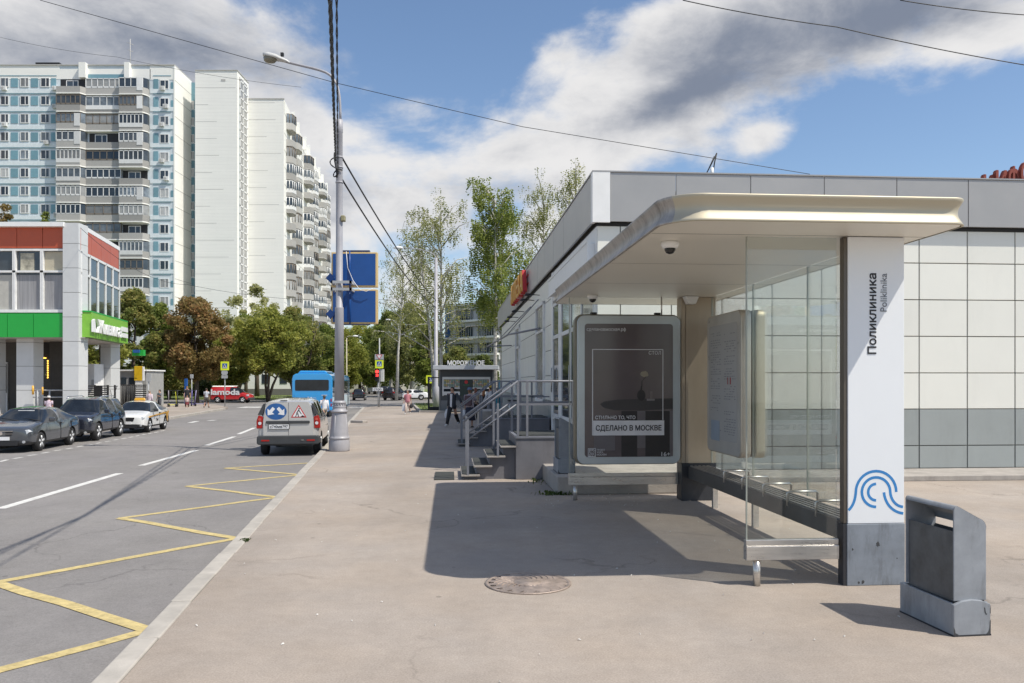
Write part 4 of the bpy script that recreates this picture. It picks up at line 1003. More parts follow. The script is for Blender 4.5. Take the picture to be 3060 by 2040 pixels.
text('Taxi', 'lettering', M_txtb, t, (-.856, .45, .50), (0, -1, 0), (0, 0, 1), .36, .12, .004, .01)
put(t, G(445, 1291.7, Zr), fr_dir, .87, (-.77, 1.30, 0))
# silver van seen from behind
VN = [(-2.23, .36, .95, 1.36, .90, .70, 0, 0), (-2.18, .30, 1.02, 1.52, .975, .735, 0, 0), (-2.02, .28, 1.04, 1.60, .99, .74, 1, 0), (-1.2, .27, 1.04, 1.645, 1, .745, 0, 0), (-1.10, .27, 1.04, 1.65, 1, .745, 1, 0), (-.3, .27, 1.02, 1.655, 1, .745, 0, 0), (-.2, .27, 1.02, 1.655, 1, .74, 1, 0), (.55, .27, 1.0, 1.57, 1, .70, 1, 1),
      (1.25, .27, 1.02, None, .985, 0, 0, 0), (1.75, .27, .92, None, .97, 0, 0, 0), (2.10, .28, .80, None, .91, 0, 0, 0), (2.23, .36, .62, None, .80, 0, 0, 0)]
P4 = paint('paint_silver', (.52, .51, .50), .25)
t = loft_car('van', 'silver estate van with road work stickers on its rear doors', 'van', VN, 1.45, -1.45, .315, 1.75, P4, spokes=6)
yb = -2.2
part(t, 'rear_bumper', M_plast, lambda b: b.prism(rrect(-.87, .87, .34, .60, .07), yb - .10, yb + .35, 'y', 0, True), .03)
part(t, 'bumper_reflector', M_red, lambda b: [b.box(.52, .74, yb - .112, yb - .09, .44, .485), b.box(-.74, -.52, yb - .112, yb - .09, .44, .485)])
part(t, 'rear_door', P4, lambda b: b.prism([(-.70, .55), (-.005, .55), (-.005, 1.57), (-.55, 1.57), (-.64, 1.40), (-.70, 1.0)], yb - .055, yb + .06, 'y'), .012)
part(t, 'rear_door', P4, lambda b: b.prism([(.005, .55), (.70, .55), (.70, 1.0), (.64, 1.40), (.55, 1.57), (.005, 1.57)], yb - .055, yb + .06, 'y'), .012)
part(t, 'trim_bar', M_plast, lambda b: b.prism(rrect(-.62, .60, .94, 1.02, .03), yb - .085, yb - .05, 'y'), .01)
pl = part(t, 'number_plate', M_signw, lambda b: b.box(-.53, .02, yb - .092, yb - .07, .795, .915))
part(t, 'plate_frame', M_black, lambda b: b.box(-.545, .035, yb - .084, yb - .06, .785, .928))
text('с740мв797', 'lettering', M_txtb, pl, (-.50, yb - .093, .82), (1, 0, 0), (0, 0, 1), .49, .075, .002, .015)
for s_ in (-1, 1):
    tl_ = part(t, 'tail_light', M_red, lambda b: b.prism([(s_ * .70, 1.13), (s_ * .83, 1.18), (s_ * .885, 1.02), (s_ * .885, .80), (s_ * .72, .80)], yb - .03, yb + .16, 'y'), .015)
    part(tl_, 'lens', M_lamp, lambda b: b.tube([(s_ * .79, yb - .045, .95), (s_ * .79, yb - .02, .95)], .045, 14))
    part(tl_, 'lens', mat('lens_pink', (.5, .08, .06), .1), lambda b: b.tube([(s_ * .79, yb - .045, 1.06), (s_ * .79, yb - .02, 1.06)], .04, 14))
    part(t, 'mirror', M_plast, lambda b: b.box(s_ * .89, s_ * 1.08, .98, 1.08, 1.02, 1.20), .03)
    part(t, 'corner_trim', M_plast, lambda b: b.prism([(s_ * .715, 1.19), (s_ * .64, 1.52), (s_ * .70, 1.50), (s_ * .85, 1.19)], yb - .04, yb + .12, 'y'), .01)
part(t, 'stop_lamp', M_black, lambda b: b.box(-.22, -.03, yb - .07, yb - .03, 1.585, 1.61))
part(t, 'lamp_emblem', M_chrome, lambda b: b.box(.36, .44, yb - .115, yb - .095, .46, .475))
# round blue sign with two white arrows, red triangle with digging man (stickers)
oct_ = [(-.34 + .295 * math.cos(R(a)), 1.285 + .235 * math.sin(R(a))) for a in range(0, 360, 15)]
st_ = part(t, 'sticker', mat('sticker_blue', (.02, .10, .30), .5, var=.2, vs=6), lambda b: b.prism(oct_, yb - .058, yb - .0555, 'y'))
def arrow(b, x0, z0, x1, z1, w_=.06):
    d = Vector((x1 - x0, z1 - z0)).normalized(); n = Vector((-d.y, d.x)); p0, p1 = Vector((x0, z0)), Vector((x1, z1)); q = p1 - d * .14
    b.prism([tuple(v) for v in (p0 + n * w_ / 2, q + n * w_ / 2, q + n * w_ * 1.35, p1, q - n * w_ * 1.35, q - n * w_ / 2, p0 - n * w_ / 2)], yb - .060, yb - .0585, 'y')
part(st_, 'print', M_signw, lambda b: [arrow(b, -.40, 1.39, -.57, 1.18, .09), arrow(b, -.29, 1.39, -.11, 1.18, .09)])
st_ = part(t, 'sticker', M_signr, lambda b: b.prism([(.07, 1.11), (.51, 1.11), (.29, 1.48)], yb - .058, yb - .0555, 'y'))
part(st_, 'print', M_signw, lambda b: b.prism([(.118, 1.137), (.462, 1.137), (.29, 1.425)], yb - .0605, yb - .0585, 'y'))
part(st_, 'print', M_txtb, lambda b: [b.prism([(.19, 1.13), (.21, 1.13), (.25, 1.22), (.23, 1.23)], yb - .063, yb - .061, 'y'), b.prism([(.24, 1.22), (.30, 1.32), (.28, 1.34), (.22, 1.24)], yb - .063, yb - .061, 'y'), b.prism([(.25, 1.22), (.28, 1.13), (.30, 1.13), (.27, 1.25)], yb - .063, yb - .061, 'y'), b.prism([(.29, 1.30), (.36, 1.20), (.375, 1.21), (.30, 1.33)], yb - .063, yb - .061, 'y'), b.prism([(.30 + .022 * math.cos(a), 1.36 + .022 * math.sin(a)) for a in [k * .7 for k in range(9)]], yb - .063, yb - .061, 'y'), b.prism([(.33, 1.13), (.47, 1.13), (.40, 1.18)], yb - .063, yb - .061, 'y')])
put(t, G(792, 1357, Zr), (KR, 1, 0), .945, (-.76, -1.45, 0))
# blue bus from behind
bus = thing('bus', 'light blue city bus waiting beyond the silver van', 'bus')
PB = paint('paint_bus_blue', (.022, .30, .66)); hw = 1.27; BLn = 12.0; BH = 2.83
b = MB(); sec = [(-hw, .38), (hw, .38), (hw, 1.0), (hw, 2.45), (hw - .06, 2.68), (hw - .2, BH - .04), (hw - .45, BH), (-hw + .45, BH), (-hw + .2, BH - .04), (-hw + .06, 2.68), (-hw, 2.45), (-hw, 1.0)]
b.prism(sec, 0, BLn, 'y'); b.build('body', PB, bus, bevel=.05)
part(bus, 'roof_pod', PB, lambda b: b.prism([(-.95, BH - .01), (.95, BH - .01), (.80, BH + .17), (-.80, BH + .17)], .25, 4.0, 'y'), .06)
part(bus, 'roof_pod', mat('bus_grey', (.30, .38, .48), .4), lambda b: b.prism([(-.9, BH - .01), (.9, BH - .01), (.8, BH + .10), (-.8, BH + .10)], 6.5, 9.0, 'y'), .05)
part(bus, 'rear_window', M_cglass, lambda b: b.prism(rrect(-1.07, 1.05, 1.72, 2.42, .08), -.02, .05, 'y'), .01)
part(bus, 'engine_hatch', PB, lambda b: b.prism(rrect(-1.12, 1.12, .62, 1.50, .05), -.02, .04, 'y'), .01)
part(bus, 'grille', M_black, lambda b: [b.box(.12, .62, -.03, .0, .98 - .02, 1.02 + .0), b.box(.12, .62, -.03, .0, .92, .95), b.box(.12, .62, -.03, 0, .86, .89), b.box(.12, .62, -.03, 0, .80, .83)])
for s_ in (-1, 1):
    part(bus, 'tail_light', M_red, lambda b: [b.box(s_ * 1.16, s_ * 1.24, -.02, .02, 1.0, 1.2), b.box(s_ * 1.16, s_ * 1.24, -.02, .02, .7, .9)], .01)
    part(bus, 'side_window', M_cglass, lambda b: b.box(s_ * (hw - .02), s_ * (hw + .006), .5, BLn - .5, 1.32, 2.35), .003)
    for k in range(7): part(bus, 'pillar', M_black, lambda b: b.box(s_ * (hw), s_ * (hw + .009), .45 + k * 1.75, .55 + k * 1.75, 1.30, 2.37))
    for y in (3.1, 9.2): wheel(bus, s_ * (hw - .14), y, .48, .28, s_, 0)
    for y in (3.1, 9.2): part(bus, 'wheel_arch', M_black, lambda b: b.tube([(s_ * (hw - .25), y, .5), (s_ * (hw + .004), y, .5)], .56, 24))
for y in (1.7, 6.0, 10.8): part(bus, 'door', mat('bus_door', (.03, .05, .07), .15), lambda b: b.box(hw - .02, hw + .010, y - .55, y + .55, .45, 2.4), .003)
part(bus, 'side_band', mat('bus_pale', (.55, .66, .72), .3), lambda b: b.box(hw, hw + .005, .1, BLn - .1, .55, 1.28))
part(bus, 'bumper', PB, lambda b: b.box(-hw + .02, hw - .02, -.07, .1, .36, .62), .04)
part(bus, 'print', M_signw, lambda b: [b.box(-.30, -.18, -.023, -.02, 1.19, 1.31), b.prism([(-.06 + .06 * math.cos(k * .6), 1.25 + .06 * math.sin(k * .6)) for k in range(10)], -.023, -.02, 'y')])
text('МОСКВА', 'lettering', M_signw, bus, (.03, -.022, 1.22), (1, 0, 0), (0, 0, 1), .22, .05, .003, .01)
text('032381', 'lettering', M_signw, bus, (.60, -.022, 1.38), (1, 0, 0), (0, 0, 1), .34, .08, .003, .02)
put(bus, G(993, 1246.5, Zr), (-.11, 1, 0), .88, (hw, 0, 0))
# red delivery van, side on
KG = [(-2.10, .36, .95, 1.50, .88, .72, 0, 0), (-2.04, .28, 1.02, 1.72, .97, .78, 0, 0), (-1.6, .26, 1.04, 1.80, 1, .79, 0, 0), (-.2, .26, 1.02, 1.81, 1, .79, 0, 0), (-.05, .26, 1.02, 1.80, 1, .78, 1, 0), (.62, .26, 1.0, 1.66, 1, .72, 1, 1), (1.22, .26, 1.05, None, .985, 0, 0, 0), (1.65, .26, .96, None, .97, 0, 0, 0), (2.0, .28, .80, None, .90, 0, 0, 0), (2.10, .36, .62, None, .8, 0, 0, 0)]
PR = paint('paint_red', (.52, .025, .03)); 
t = loft_car('van', 'red delivery van with white roof and big white lettering crossing the street', 'van', KG, 1.30, -1.30, .32, 1.80, PR, spokes=6)
part(t, 'roof_cover', M_trim, lambda b: b.prism([(-.70, 1.70), (.70, 1.70), (.52, 1.815), (-.52, 1.815)], -1.95, .30, 'y'), .03)
part(t, 'headlight', M_lamp, lambda b: [b.box(.55, .86, 1.72, 1.95, .72, .90), b.box(-.86, -.55, 1.72, 1.95, .72, .90)], .03)
part(t, 'front_bumper', M_plast, lambda b: b.box(-.84, .84, 1.82, 2.13, .30, .58), .06)
text('lamoda', 'lettering', M_signw, t, (.915, -1.92, .88), (0, 1, 0), (0, 0, 1), 2.95, .56, .006, .045)
put(t, G(650, 1204, Zr), (1, .02, 0), .90, (.8, -1.30, 0))
# cars beyond the crossing
t = loft_car('parked_car', 'white coupe like saloon standing across the street beyond the woman in pink', 'car', sedan_st(1.45, 4.7, 1.02), 1.42, -1.38, .34, 1.84, paint('paint_white2', (.78, .78, .78)))
side_details(t, 1.84, .92, .85, .92, P3); part(t, 'headlight', M_lamp, lambda b: [b.box(.50, .85, 1.95, 2.2, .62, .74), b.box(-.85, -.5, 1.95, 2.2, .62, .74)], .03)
put(t, G(1196, 1195.5, Zr), (-1, -.22, 0), .83, (-.78, 1.42, 0)); 
t.rotation_euler.z = math.atan2(1, -.12)
P5 = paint('paint_brown_black', (.035, .030, .032), .3)
def far_car(label, px, py, fwd, s_, P, st=SU, W=1.82, wl_=(-.82, -1.30, 0)):
    t = loft_car('parked_car', label, 'car', st, 1.30, -1.30, .34, W, P)
    for q in (-1, 1): part(t, 'tail_light', M_red, lambda b: b.box(q * .62, q * .86, -2.14, -1.95, .92, 1.10), .02)
    part(t, 'number_plate', M_signw, lambda b: b.box(-.26, .26, -2.17, -2.12, .72, .84))
    put(t, G(px, py, Zr), fwd, s_, wl_); return t
far_car('dark brown estate car parked beside the white saloon, rear towards us', 1150, 1196, (.30, 1, 0), .85, P5)
far_car('black hatchback driving away just right of the bus', 1055, 1196, (-.12, 1, 0), .76, paint('paint_black', (.012, .012, .014)), wl_=(-.82, -1.30, 0))
far_car('black car behind the brown estate, half hidden by the traffic light pole', 1136, 1182, (.1, 1, 0), .85, paint('paint_black', (.012, .012, .014)))
MV = [(-2.4, .40, 1.1, 1.75, .93, .74, 0, 0), (-2.33, .32, 1.15, 1.93, .98, .78, 0, 0), (-1.5, .3, 1.15, 2.0, 1, .8, 0, 0), (.8, .3, 1.12, 2.0, 1, .8, 0, 0), (1.0, .3, 1.1, 1.95, 1, .78, 1, 1), (1.7, .3, 1.1, None, .98, 0, 0, 0), (2.3, .32, .95, None, .92, 0, 0, 0), (2.4, .4, .7, None, .85, 0, 0, 0)]
t = loft_car('van', 'white minibus parked far down the side lane with two rear windows', 'van', MV, 1.6, -1.5, .34, 1.95, P3)
for s_ in (-1, 1): part(t, 'rear_window', M_cglass, lambda b: b.prism(rrect(s_ * .45 - .27, s_ * .45 + .27, 1.28, 1.68, .05), -2.42, -2.3, 'y'))
put(t, G(1103, 1176, Zr), (.18, 1, 0), .92, (-.85, -1.5, 0))

# ================================================================ people
SK = mat('skin', (.46, .26, .18), .55, var=.05)
def cloth(n, c, v=.12, s_=9): return mat('cloth_' + n, c, .85, var=v, vs=s_)
def person(label, px, py, top, face, shirt, trousers, hair=(.05, .03, .02), z=0., legs=.0, arms=(0, 0), hat=None, skirt=None, sleeves=1., jacket=None, bag=None, pack=None, shorts=False, lean=0., shoes=(.05, .05, .05), bend=(0.1, .1), fat=1., longhair=False, h0=1.75, group=None, shirtn='shirt', hatkind='bucket'):
    p0 = G(px, py, z); sc_ = (py - top) / F * p0.y / h0
    f = Vector(face); rz = math.atan2(-f.x, f.y)
    t = thing('person', label, 'person', p0, rz, group, sc_)
    J = {'pel': (0, 0, .96), 'spi': (0, lean * .3, 1.18), 'che': (0, lean * .7, 1.38), 'nec': (0, lean * .95, 1.50), 'hd0': (0, lean + .01, 1.58), 'hd1': (0, lean + .02, 1.66), 'hd2': (0, lean + .01, 1.72)}
    rad = {'pel': (.12, .10), 'spi': (.115, .09), 'che': (.13, .095), 'nec': (.055, .055), 'hd0': (.068, .075), 'hd1': (.078, .092), 'hd2': (.058, .068), 'nose': (.012, .012)}
    J['nose'] = (0, lean + .115, 1.64)
    E = [('pel', 'spi'), ('spi', 'che'), ('che', 'nec'), ('nec', 'hd0'), ('hd0', 'hd1'), ('hd1', 'hd2'), ('hd1', 'nose')]
    for s_, sn in ((-1, 'L'), (1, 'R')):
        sw = legs * s_
        hp = Vector((s_ * .09, 0, .92)); kn = Vector((s_ * .10, math.sin(sw) * .44 + .02, .92 - math.cos(sw) * .44)); sw2 = sw - (.35 * abs(legs) * 2 if sw < 0 else 0.0)
        an_ = Vector((s_ * .10, kn.y + math.sin(sw2) * .42 - .02, max(.06, kn.z - math.cos(sw2) * .42)))
        J['hip' + sn], J['kne' + sn], J['ank' + sn] = hp, kn, an_; J['toe' + sn] = an_ + Vector((s_ * .02, .15, -.035 if legs == 0 or s_ > 0 else -.03))
        for k, r_ in (('hip', (.085, .085)), ('kne', (.055, .058)), ('ank', (.036, .038)), ('toe', (.032, .024))): rad[k + sn] = r_
        E += [('pel', 'hip' + sn), ('hip' + sn, 'kne' + sn), ('kne' + sn, 'ank' + sn), ('ank' + sn, 'toe' + sn)]
        aa = arms[0 if s_ < 0 else 1]; bb = bend[0 if s_ < 0 else 1]; out = .12
        if isinstance(aa, tuple): aa, out = aa
        shl = Vector((s_ * .185 * fat ** .5, lean * .75, 1.43)); d1 = Vector((s_ * math.sin(out), math.sin(aa), -math.cos(aa) * math.cos(out))).normalized(); elb = shl + d1 * .29
        d2 = Vector((s_ * math.sin(out) * .8, math.sin(aa + bb), -math.cos(aa + bb) * math.cos(out))).normalized(); wr = elb + d2 * .25; pm = wr + d2 * .08
        J['sho' + sn], J['elb' + sn], J['wri' + sn], J['pal' + sn] = shl, elb, wr, pm
        for k, r_ in (('sho', (.055, .055)), ('elb', (.038, .038)), ('wri', (.025, .022)), ('pal', (.035, .018))): rad[k + sn] = r_
        E += [('che', 'sho' + sn), ('sho' + sn, 'elb' + sn), ('elb' + sn, 'wri' + sn), ('wri' + sn, 'pal' + sn)]
        sd = Vector((0, 1, 0)) if abs(d2.y) < .8 else Vector((1, 0, 0))
        for q, (o_, l_) in enumerate(((-.03, .062), (-.01, .075), (.01, .07), (.03, .055))):
            J['f%d%s' % (q, sn)] = pm + sd * o_ + d2 * .02; J['g%d%s' % (q, sn)] = pm + sd * o_ * 1.1 + d2 * (.02 + l_) + Vector((-s_ * .012, 0, 0))
            rad['f%d%s' % (q, sn)] = (.009, .009); rad['g%d%s' % (q, sn)] = (.007, .007); E += [('pal' + sn, 'f%d%s' % (q, sn)), ('f%d%s' % (q, sn), 'g%d%s' % (q, sn))]
        J['th' + sn] = wr + sd * .045 + d2 * .07; rad['th' + sn] = (.009, .009); E.append(('wri' + sn, 'th' + sn))
    keys = list(J); me = bpy.data.meshes.new('body'); me.from_pydata([tuple(J[k]) for k in keys], [(keys.index(a), keys.index(b_)) for a, b_ in E], [])
    o = mobj('body', me, t); o.modifiers.new('skin', 'SKIN'); me.materials.append(SK)
    for i, k in enumerate(keys): me.skin_vertices[0].data[i].radius = rad[k]
    me.skin_vertices[0].data[keys.index('pel')].use_root = True
    o.modifiers['skin'].use_smooth_shade = True; ss = o.modifiers.new('sub', 'SUBSURF'); ss.levels = 1; ss.render_levels = 1
    def loft(b, rings, n=14, mi=0):
        vs = [(cx + rx * math.cos(2 * math.pi * k / n), cy + ry * math.sin(2 * math.pi * k / n), z_) for (cx, cy, z_, rx, ry) in rings for k in range(n)]
        fs = [(i * n + k, i * n + (k + 1) % n, (i + 1) * n + (k + 1) % n, (i + 1) * n + k) for i in range(len(rings) - 1) for k in range(n)]
        fs += [tuple(range(n)), tuple(range((len(rings) - 1) * n, len(rings) * n))]; b.add(vs, fs, mi, True)
    b = MB(); fw = fat; low = .86 if not jacket else .80
    loft(b, [(0, 0, low, .17 * fw, .125 * fw), (0, .01, 1.0, .165 * fw, .13 * fw), (0, lean * .3 + .01, 1.15, .155 * fw, .12 * fw), (0, lean * .6, 1.30, .175 * fw ** .5, .125), (0, lean * .75, 1.41, .185, .11), (0, lean * .85, 1.47, .12, .085), (0, lean * .9, 1.495, .07, .07)])
    for sn in 'LR':
        sh_, el_, wr_ = J['sho' + sn], J['elb' + sn], J['wri' + sn]
        if sleeves >= 1: b.tube([sh_ + Vector((0, 0, .02)), el_, wr_], [.072, .058, .045], 10)
        elif sleeves > 0: b.tube([sh_ + Vector((0, 0, .02)), sh_.lerp(el_, .8)], [.072, .066], 10)
    b.build(jacket or shirtn, shirt, t)
    if skirt is None:
        b = MB(); loft(b, [(0, 0, .80, .165 * fw, .12 * fw), (0, 0, .92, .17 * fw, .125 * fw), (0, 0, 1.0, .155 * fw, .115 * fw)])
        for sn in 'LR':
            h_, k_, a_ = J['hip' + sn], J['kne' + sn], J['ank' + sn]
            if shorts: b.tube([h_, h_.lerp(k_, .98)], [.105, .085], 12)
            else: b.tube([h_, k_, a_ + Vector((0, 0, .0))], [.112, .086, .066], 12)
        b.build('shorts' if shorts else 'trousers', trousers, t)
    else:
        b = MB(); loft(b, [(0, 0, 1.02, .15, .115), (0, 0, .90, .19, .145), (0, .0, (.9 + skirt) / 2, .22, .17), (0, 0, skirt, .27, .21)], 18); b.build('skirt', trousers, t)
    for sn in 'LR':
        a_, q = J['ank' + sn], J['toe' + sn]; b = MB(); b.tube([a_ + Vector((0, -.05, -.02)), a_ + Vector((0, .04, -.015)), q], [.042, .046, .034], 8); b.build('shoe', mat('shoe_%.2f' % shoes[0], shoes, .6), t)
    hc = Vector((0, lean + .0, 1.655)); hm = mat('hair_%.2f_%.2f' % hair[:2], hair, .7, var=.2, vs=20)
    b = MB(); b.lathe([(.082, -.02), (.092, .03), (.082, .075), (.055, .10), (.01, .11)], (0, hc.y - .018, hc.z), 14, 0, .98, 1.08)
    b.lathe([(.05, -.09), (.075, -.05), (.084, .0), (.07, .05)], (0, hc.y - .045, hc.z), 12, 0, 1, .75)
    if longhair: b.tube([(0, hc.y - .07, hc.z), (0, hc.y - .10, hc.z - .15), (0, hc.y - .11, hc.z - .28)], [.08, .085, .04], 10)
    b.build('hair', hm, t)
    b = MB()
    for s_ in (-1, 1): b.tube([(s_ * .032, hc.y + .085, hc.z + .01), (s_ * .032, hc.y + .10, hc.z + .01)], .009, 6)
    b.tube([(-.025, hc.y + .095, hc.z - .052), (.025, hc.y + .095, hc.z - .052)], .006, 6); b.build('face_marks', mat('face_dark', (.08, .03, .03), .5), t)
    if hat:
        hm_ = mat('hat_%.2f_%.2f' % hat[:2], hat, .8, var=.1)
        b = MB(); brim = .15 if hatkind == 'bucket' else .10
        b.lathe([(brim, .035), (.10, .06), (.098, .11), (.08, .145), (.01, .15)], (0, hc.y - .008, hc.z - .01), 16)
        if hatkind == 'cap': b.box(-.07, .07, hc.y + .06, hc.y + .19, hc.z + .03, hc.z + .045)
        b.build('hat', hm_, t)
    return t, J
def bagat(label, t, J, key, m, kind='bag', size=(.14, .07, .38), rnd_=False):
    p_ = t.matrix_basis @ (Vector(J[key]) + Vector((0, 0, -.05)))
    o = thing(kind, label, 'bag', p_, t.rotation_euler.z, scale=t.scale.x)
    b = MB(); sx_, sy_, h_ = size
    if rnd_: b.lathe([(.02, -h_), (sx_, -h_ * .75), (sx_ * 1.05, -h_ * .45), (sx_ * .6, -h_ * .12), (.01, 0)], (0, 0, 0), 14)
    else: b.prism([(-sx_ * .5, 0), (sx_ * .5, 0), (sx_ * .75, -.12), (sx_, -h_ * .5), (sx_ * .9, -h_), (-sx_ * .9, -h_), (-sx_, -h_ * .5), (-sx_ * .7, -.12)], -sy_, sy_, 'y', 0, True)
    b.build('sack', m, o, bevel=.015); b = MB(); b.tube([(-.04, 0, -.02), (-.02, 0, .06), (.02, 0, .06), (.04, 0, -.02)], .008, 6); b.build('handle', m, o); return o
bk = cloth('black', (.018, .018, .022)); wh = cloth('white', (.62, .62, .64)); 
t, J = person('man in dark jacket and black trousers walking towards us before the kiosk', 1352, 1276, 1156, (-.35, -1, 0), cloth('darkjacket', (.028, .032, .042)), bk, legs=.42, arms=((.25, .75), -.35), bend=(.3, .4), jacket='jacket', shoes=(.6, .6, .6))
part(t, 'undershirt', wh, lambda b: b.prism([(-.05, 1.45), (.05, 1.45), (.06, .9), (-.03, .86)], .095, .14, 'y'), .01)
bagat('pale plastic carrier bag hanging beside the man in the dark jacket', t, J, 'palR', mat('plastic_white', (.6, .62, .66), .35))
t, J = person('woman in blue bucket hat with flowered blouse, backpack and long dark skirt', 1404, 1277, 1160, (.25, 1, 0), mat('cloth_flower', (.38, .33, .38), .85, var=.6, vs=22), cloth('navy', (.02, .026, .05)), skirt=.32, hat=(.09, .14, .25), arms=(.1, .35), bend=(.2, .7), sleeves=.6, longhair=False, hair=(.2, .1, .05), fat=1.15)
bp = thing('backpack', 'dark brown backpack with green strap on the woman in the bucket hat', 'backpack', t.location, t.rotation_euler.z, scale=t.scale.x)
part(bp, 'sack', cloth('pack', (.10, .06, .07)), lambda b: b.prism(rrect(-.16, .16, .98, 1.44, .07), -.33, -.13, 'y', 0, True), .03); part(bp, 'strap', cloth('strap', (.04, .18, .12)), lambda b: b.prism([(-.05, 1.2), (0, 1.1), (.06, 1.22), (.03, 1.22), (0, 1.15), (-.03, 1.22)], -.345, -.33, 'y'))
bagat('full white plastic bag carried at the side of the woman in the bucket hat', t, J, 'palL', mat('plastic_white', (.6, .62, .66), .35), size=(.17, .1, .5))
kg = 'people queueing at the kiosk'
person('woman with auburn hair and pale top facing the kiosk window', 1421, 1252, 1159, (-.2, 1, 0), cloth('cream', (.45, .38, .3)), bk, hair=(.16, .05, .025), sleeves=.6, arms=(.4, .6), bend=(.8, .8), longhair=True, group=kg)
person('red haired girl in black standing between the queue and the stairs', 1446, 1250, 1166, (.3, 1, 0), bk, bk, hair=(.36, .14, .05), longhair=True, arms=(.3, .3), group=kg)
person('person with yellow hat and white shirt leaning in the kiosk queue', 1466, 1255, 1153, (-.6, .8, 0), wh, cloth('grey', (.16, .16, .18)), hat=(.55, .36, .04), arms=(.3, .5), bend=(.5, .5), group=kg)
person('person in turquoise clothes at the right end of the queue beside the wall', 1487, 1252, 1158, (-.3, 1, 0), cloth('turq', (.02, .20, .27)), cloth('turq', (.02, .20, .27)), hair=(.03, .05, .06), group=kg)
t, J = person('woman in pink T-shirt and pale trousers walking towards us with two bags', 1218, 1237.5, 1166, (-.15, -1, 0), cloth('pink', (.50, .20, .23)), cloth('palepink', (.52, .42, .38)), legs=.3, arms=(-.1, .1), fat=1.15, sleeves=.5, hair=(.14, .08, .05), longhair=True, shoes=(.6, .58, .55), shirtn='tshirt')
bagat('white plastic bag in the right hand of the woman in pink', t, J, 'palR', mat('plastic_white', (.6, .62, .66), .35), size=(.13, .05, .55))
bagat('round black handbag hanging from the hand of the woman in pink', t, J, 'palL', bk, 'handbag', (.13, .06, .34), True)
person('person in white shirt and cream trousers stepping beside the silver van', 970, 1267, 1181, (-.7, 1, 0), wh, cloth('creamt', (.50, .44, .36)), z=Zr, legs=.45, arms=(.2, -.2), hair=(.10, .08, .06), shoes=(.5, .45, .35), lean=.06)
person('man in red shirt and dark hat standing in the shop arcade', 99, 1203, 1111, (.6, .4, 0), cloth('redshirt', (.33, .05, .06)), bk, hat=(.02, .02, .02), z=.0, arms=(.3, .6), bend=(.5, .6), sleeves=.6)
person('stout person in coral shirt and black trousers in the shop arcade', 123, 1206, 1122, (-.4, 1, 0), cloth('coral', (.48, .12, .13)), bk, fat=1.35, sleeves=.6, hair=(.25, .16, .1))
person('person in white sun hat and patterned top walking behind the parked cars', 146, 1262, 1184, (0, 1, 0), mat('cloth_pattern', (.55, .45, .52), .85, var=.45, vs=14), cloth('navy', (.02, .026, .05)), hat=(.7, .66, .62), fat=1.2, sleeves=.6)
person('man in grey T-shirt holding a yellow cup beside the taxi', 477, 1226, 1164, (-.6, -1, 0), cloth('tgrey', (.13, .14, .16)), cloth('greydark', (.05, .05, .06)), arms=(.35, .1), bend=(1.6, .2), sleeves=.5, shirtn='tshirt')
person('person in pale pink top partly behind the grey sign post', 447, 1232, 1166, (.2, 1, 0), cloth('palepk', (.60, .50, .55)), cloth('greydark', (.05, .05, .06)), hair=(.3, .25, .2))
person('man in black T-shirt standing beside the small child and scooters', 559, 1216, 1153, (.5, -1, 0), bk, bk, sleeves=.5, arms=(.2, .2), shirtn='tshirt')
person('small child in pale pink clothes with red shorts near the scooters', 559, 1220, 1182, (.2, -1, 0), cloth('childp', (.55, .40, .38)), cloth('childr', (.4, .08, .1)), shorts=True, fat=1.2, hair=(.3, .18, .1), shoes=(.6, .58, .55))
person('man in white shirt and dark shorts walking away near the red van', 617, 1218, 1160, (.15, 1, 0), cloth('whsh', (.55, .57, .62)), cloth('brown', (.07, .06, .05)), shorts=True, legs=.22, sleeves=.5)
person('person in tan coat bending over behind the dark brown estate car', 1170, 1196, 1167, (.1, 1, 0), cloth('tan', (.30, .17, .09)), cloth('creamt', (.50, .44, .36)), z=Zr, hair=(.35, .22, .12), longhair=True, arms=(.2, .2))
person('far person in lilac shirt walking past the white minibus', 1084, 1176, 1152, (0, -1, 0), cloth('lilac', (.42, .32, .44)), cloth('greydark', (.05, .05, .06)), z=Zr, hair=(.1, .06, .04))
person('far person in pale green shirt beside the white minibus', 1091, 1170, 1150, (0, -1, 0), cloth('pgreen', (.5, .56, .45)), bk, z=Zr, hair=(.1, .06, .04))
# ================================================================ street lamp with cast base, signs hanging on it
PL = G(1014, 1347)
lp = thing('street_lamp', 'tall grey street lamp with ribbed cast base standing by the kerb', 'street lamp', PL, 0)
b = MB(); b.lathe([(.275, 0), (.285, .03), (.285, .24), (.27, .30), (.265, .33), (.285, .345), (.285, .37), (.262, .385), (.255, .43), (.20, 1.02), (.195, 1.06)], n=28); b.build('base', M_pole, lp)
for a_ in (250, 340, 70, 160): part(lp, 'base_rib', M_pole, lambda b: b.tube([(.268 * math.cos(R(a_)), .268 * math.sin(R(a_)), .02), (.203 * math.cos(R(a_)), .203 * math.sin(R(a_)), 1.02)], [.02, .014], 6))
b = MB(); b.lathe([(.195, 1.05), (.235, 1.07), (.235, 1.10), (.19, 1.13), (.175, 1.19), (.185, 1.21), (.185, 1.235), (.165, 1.25), (.17, 1.30), (.19, 1.315), (.19, 1.34), (.155, 1.36), (.150, 1.38)], n=28); b.build('collar', M_pole, lp)
for k in range(16):
    a_ = R(22.5 * k); part(lp, 'bead', M_pole, lambda b: b.lathe([(.005, -.02), (.02, -.01), (.02, .01), (.005, .02)], (.176 * math.cos(a_), .176 * math.sin(a_), 1.28), 8))
Ztop = XZ(1014, 358, PL.y).z
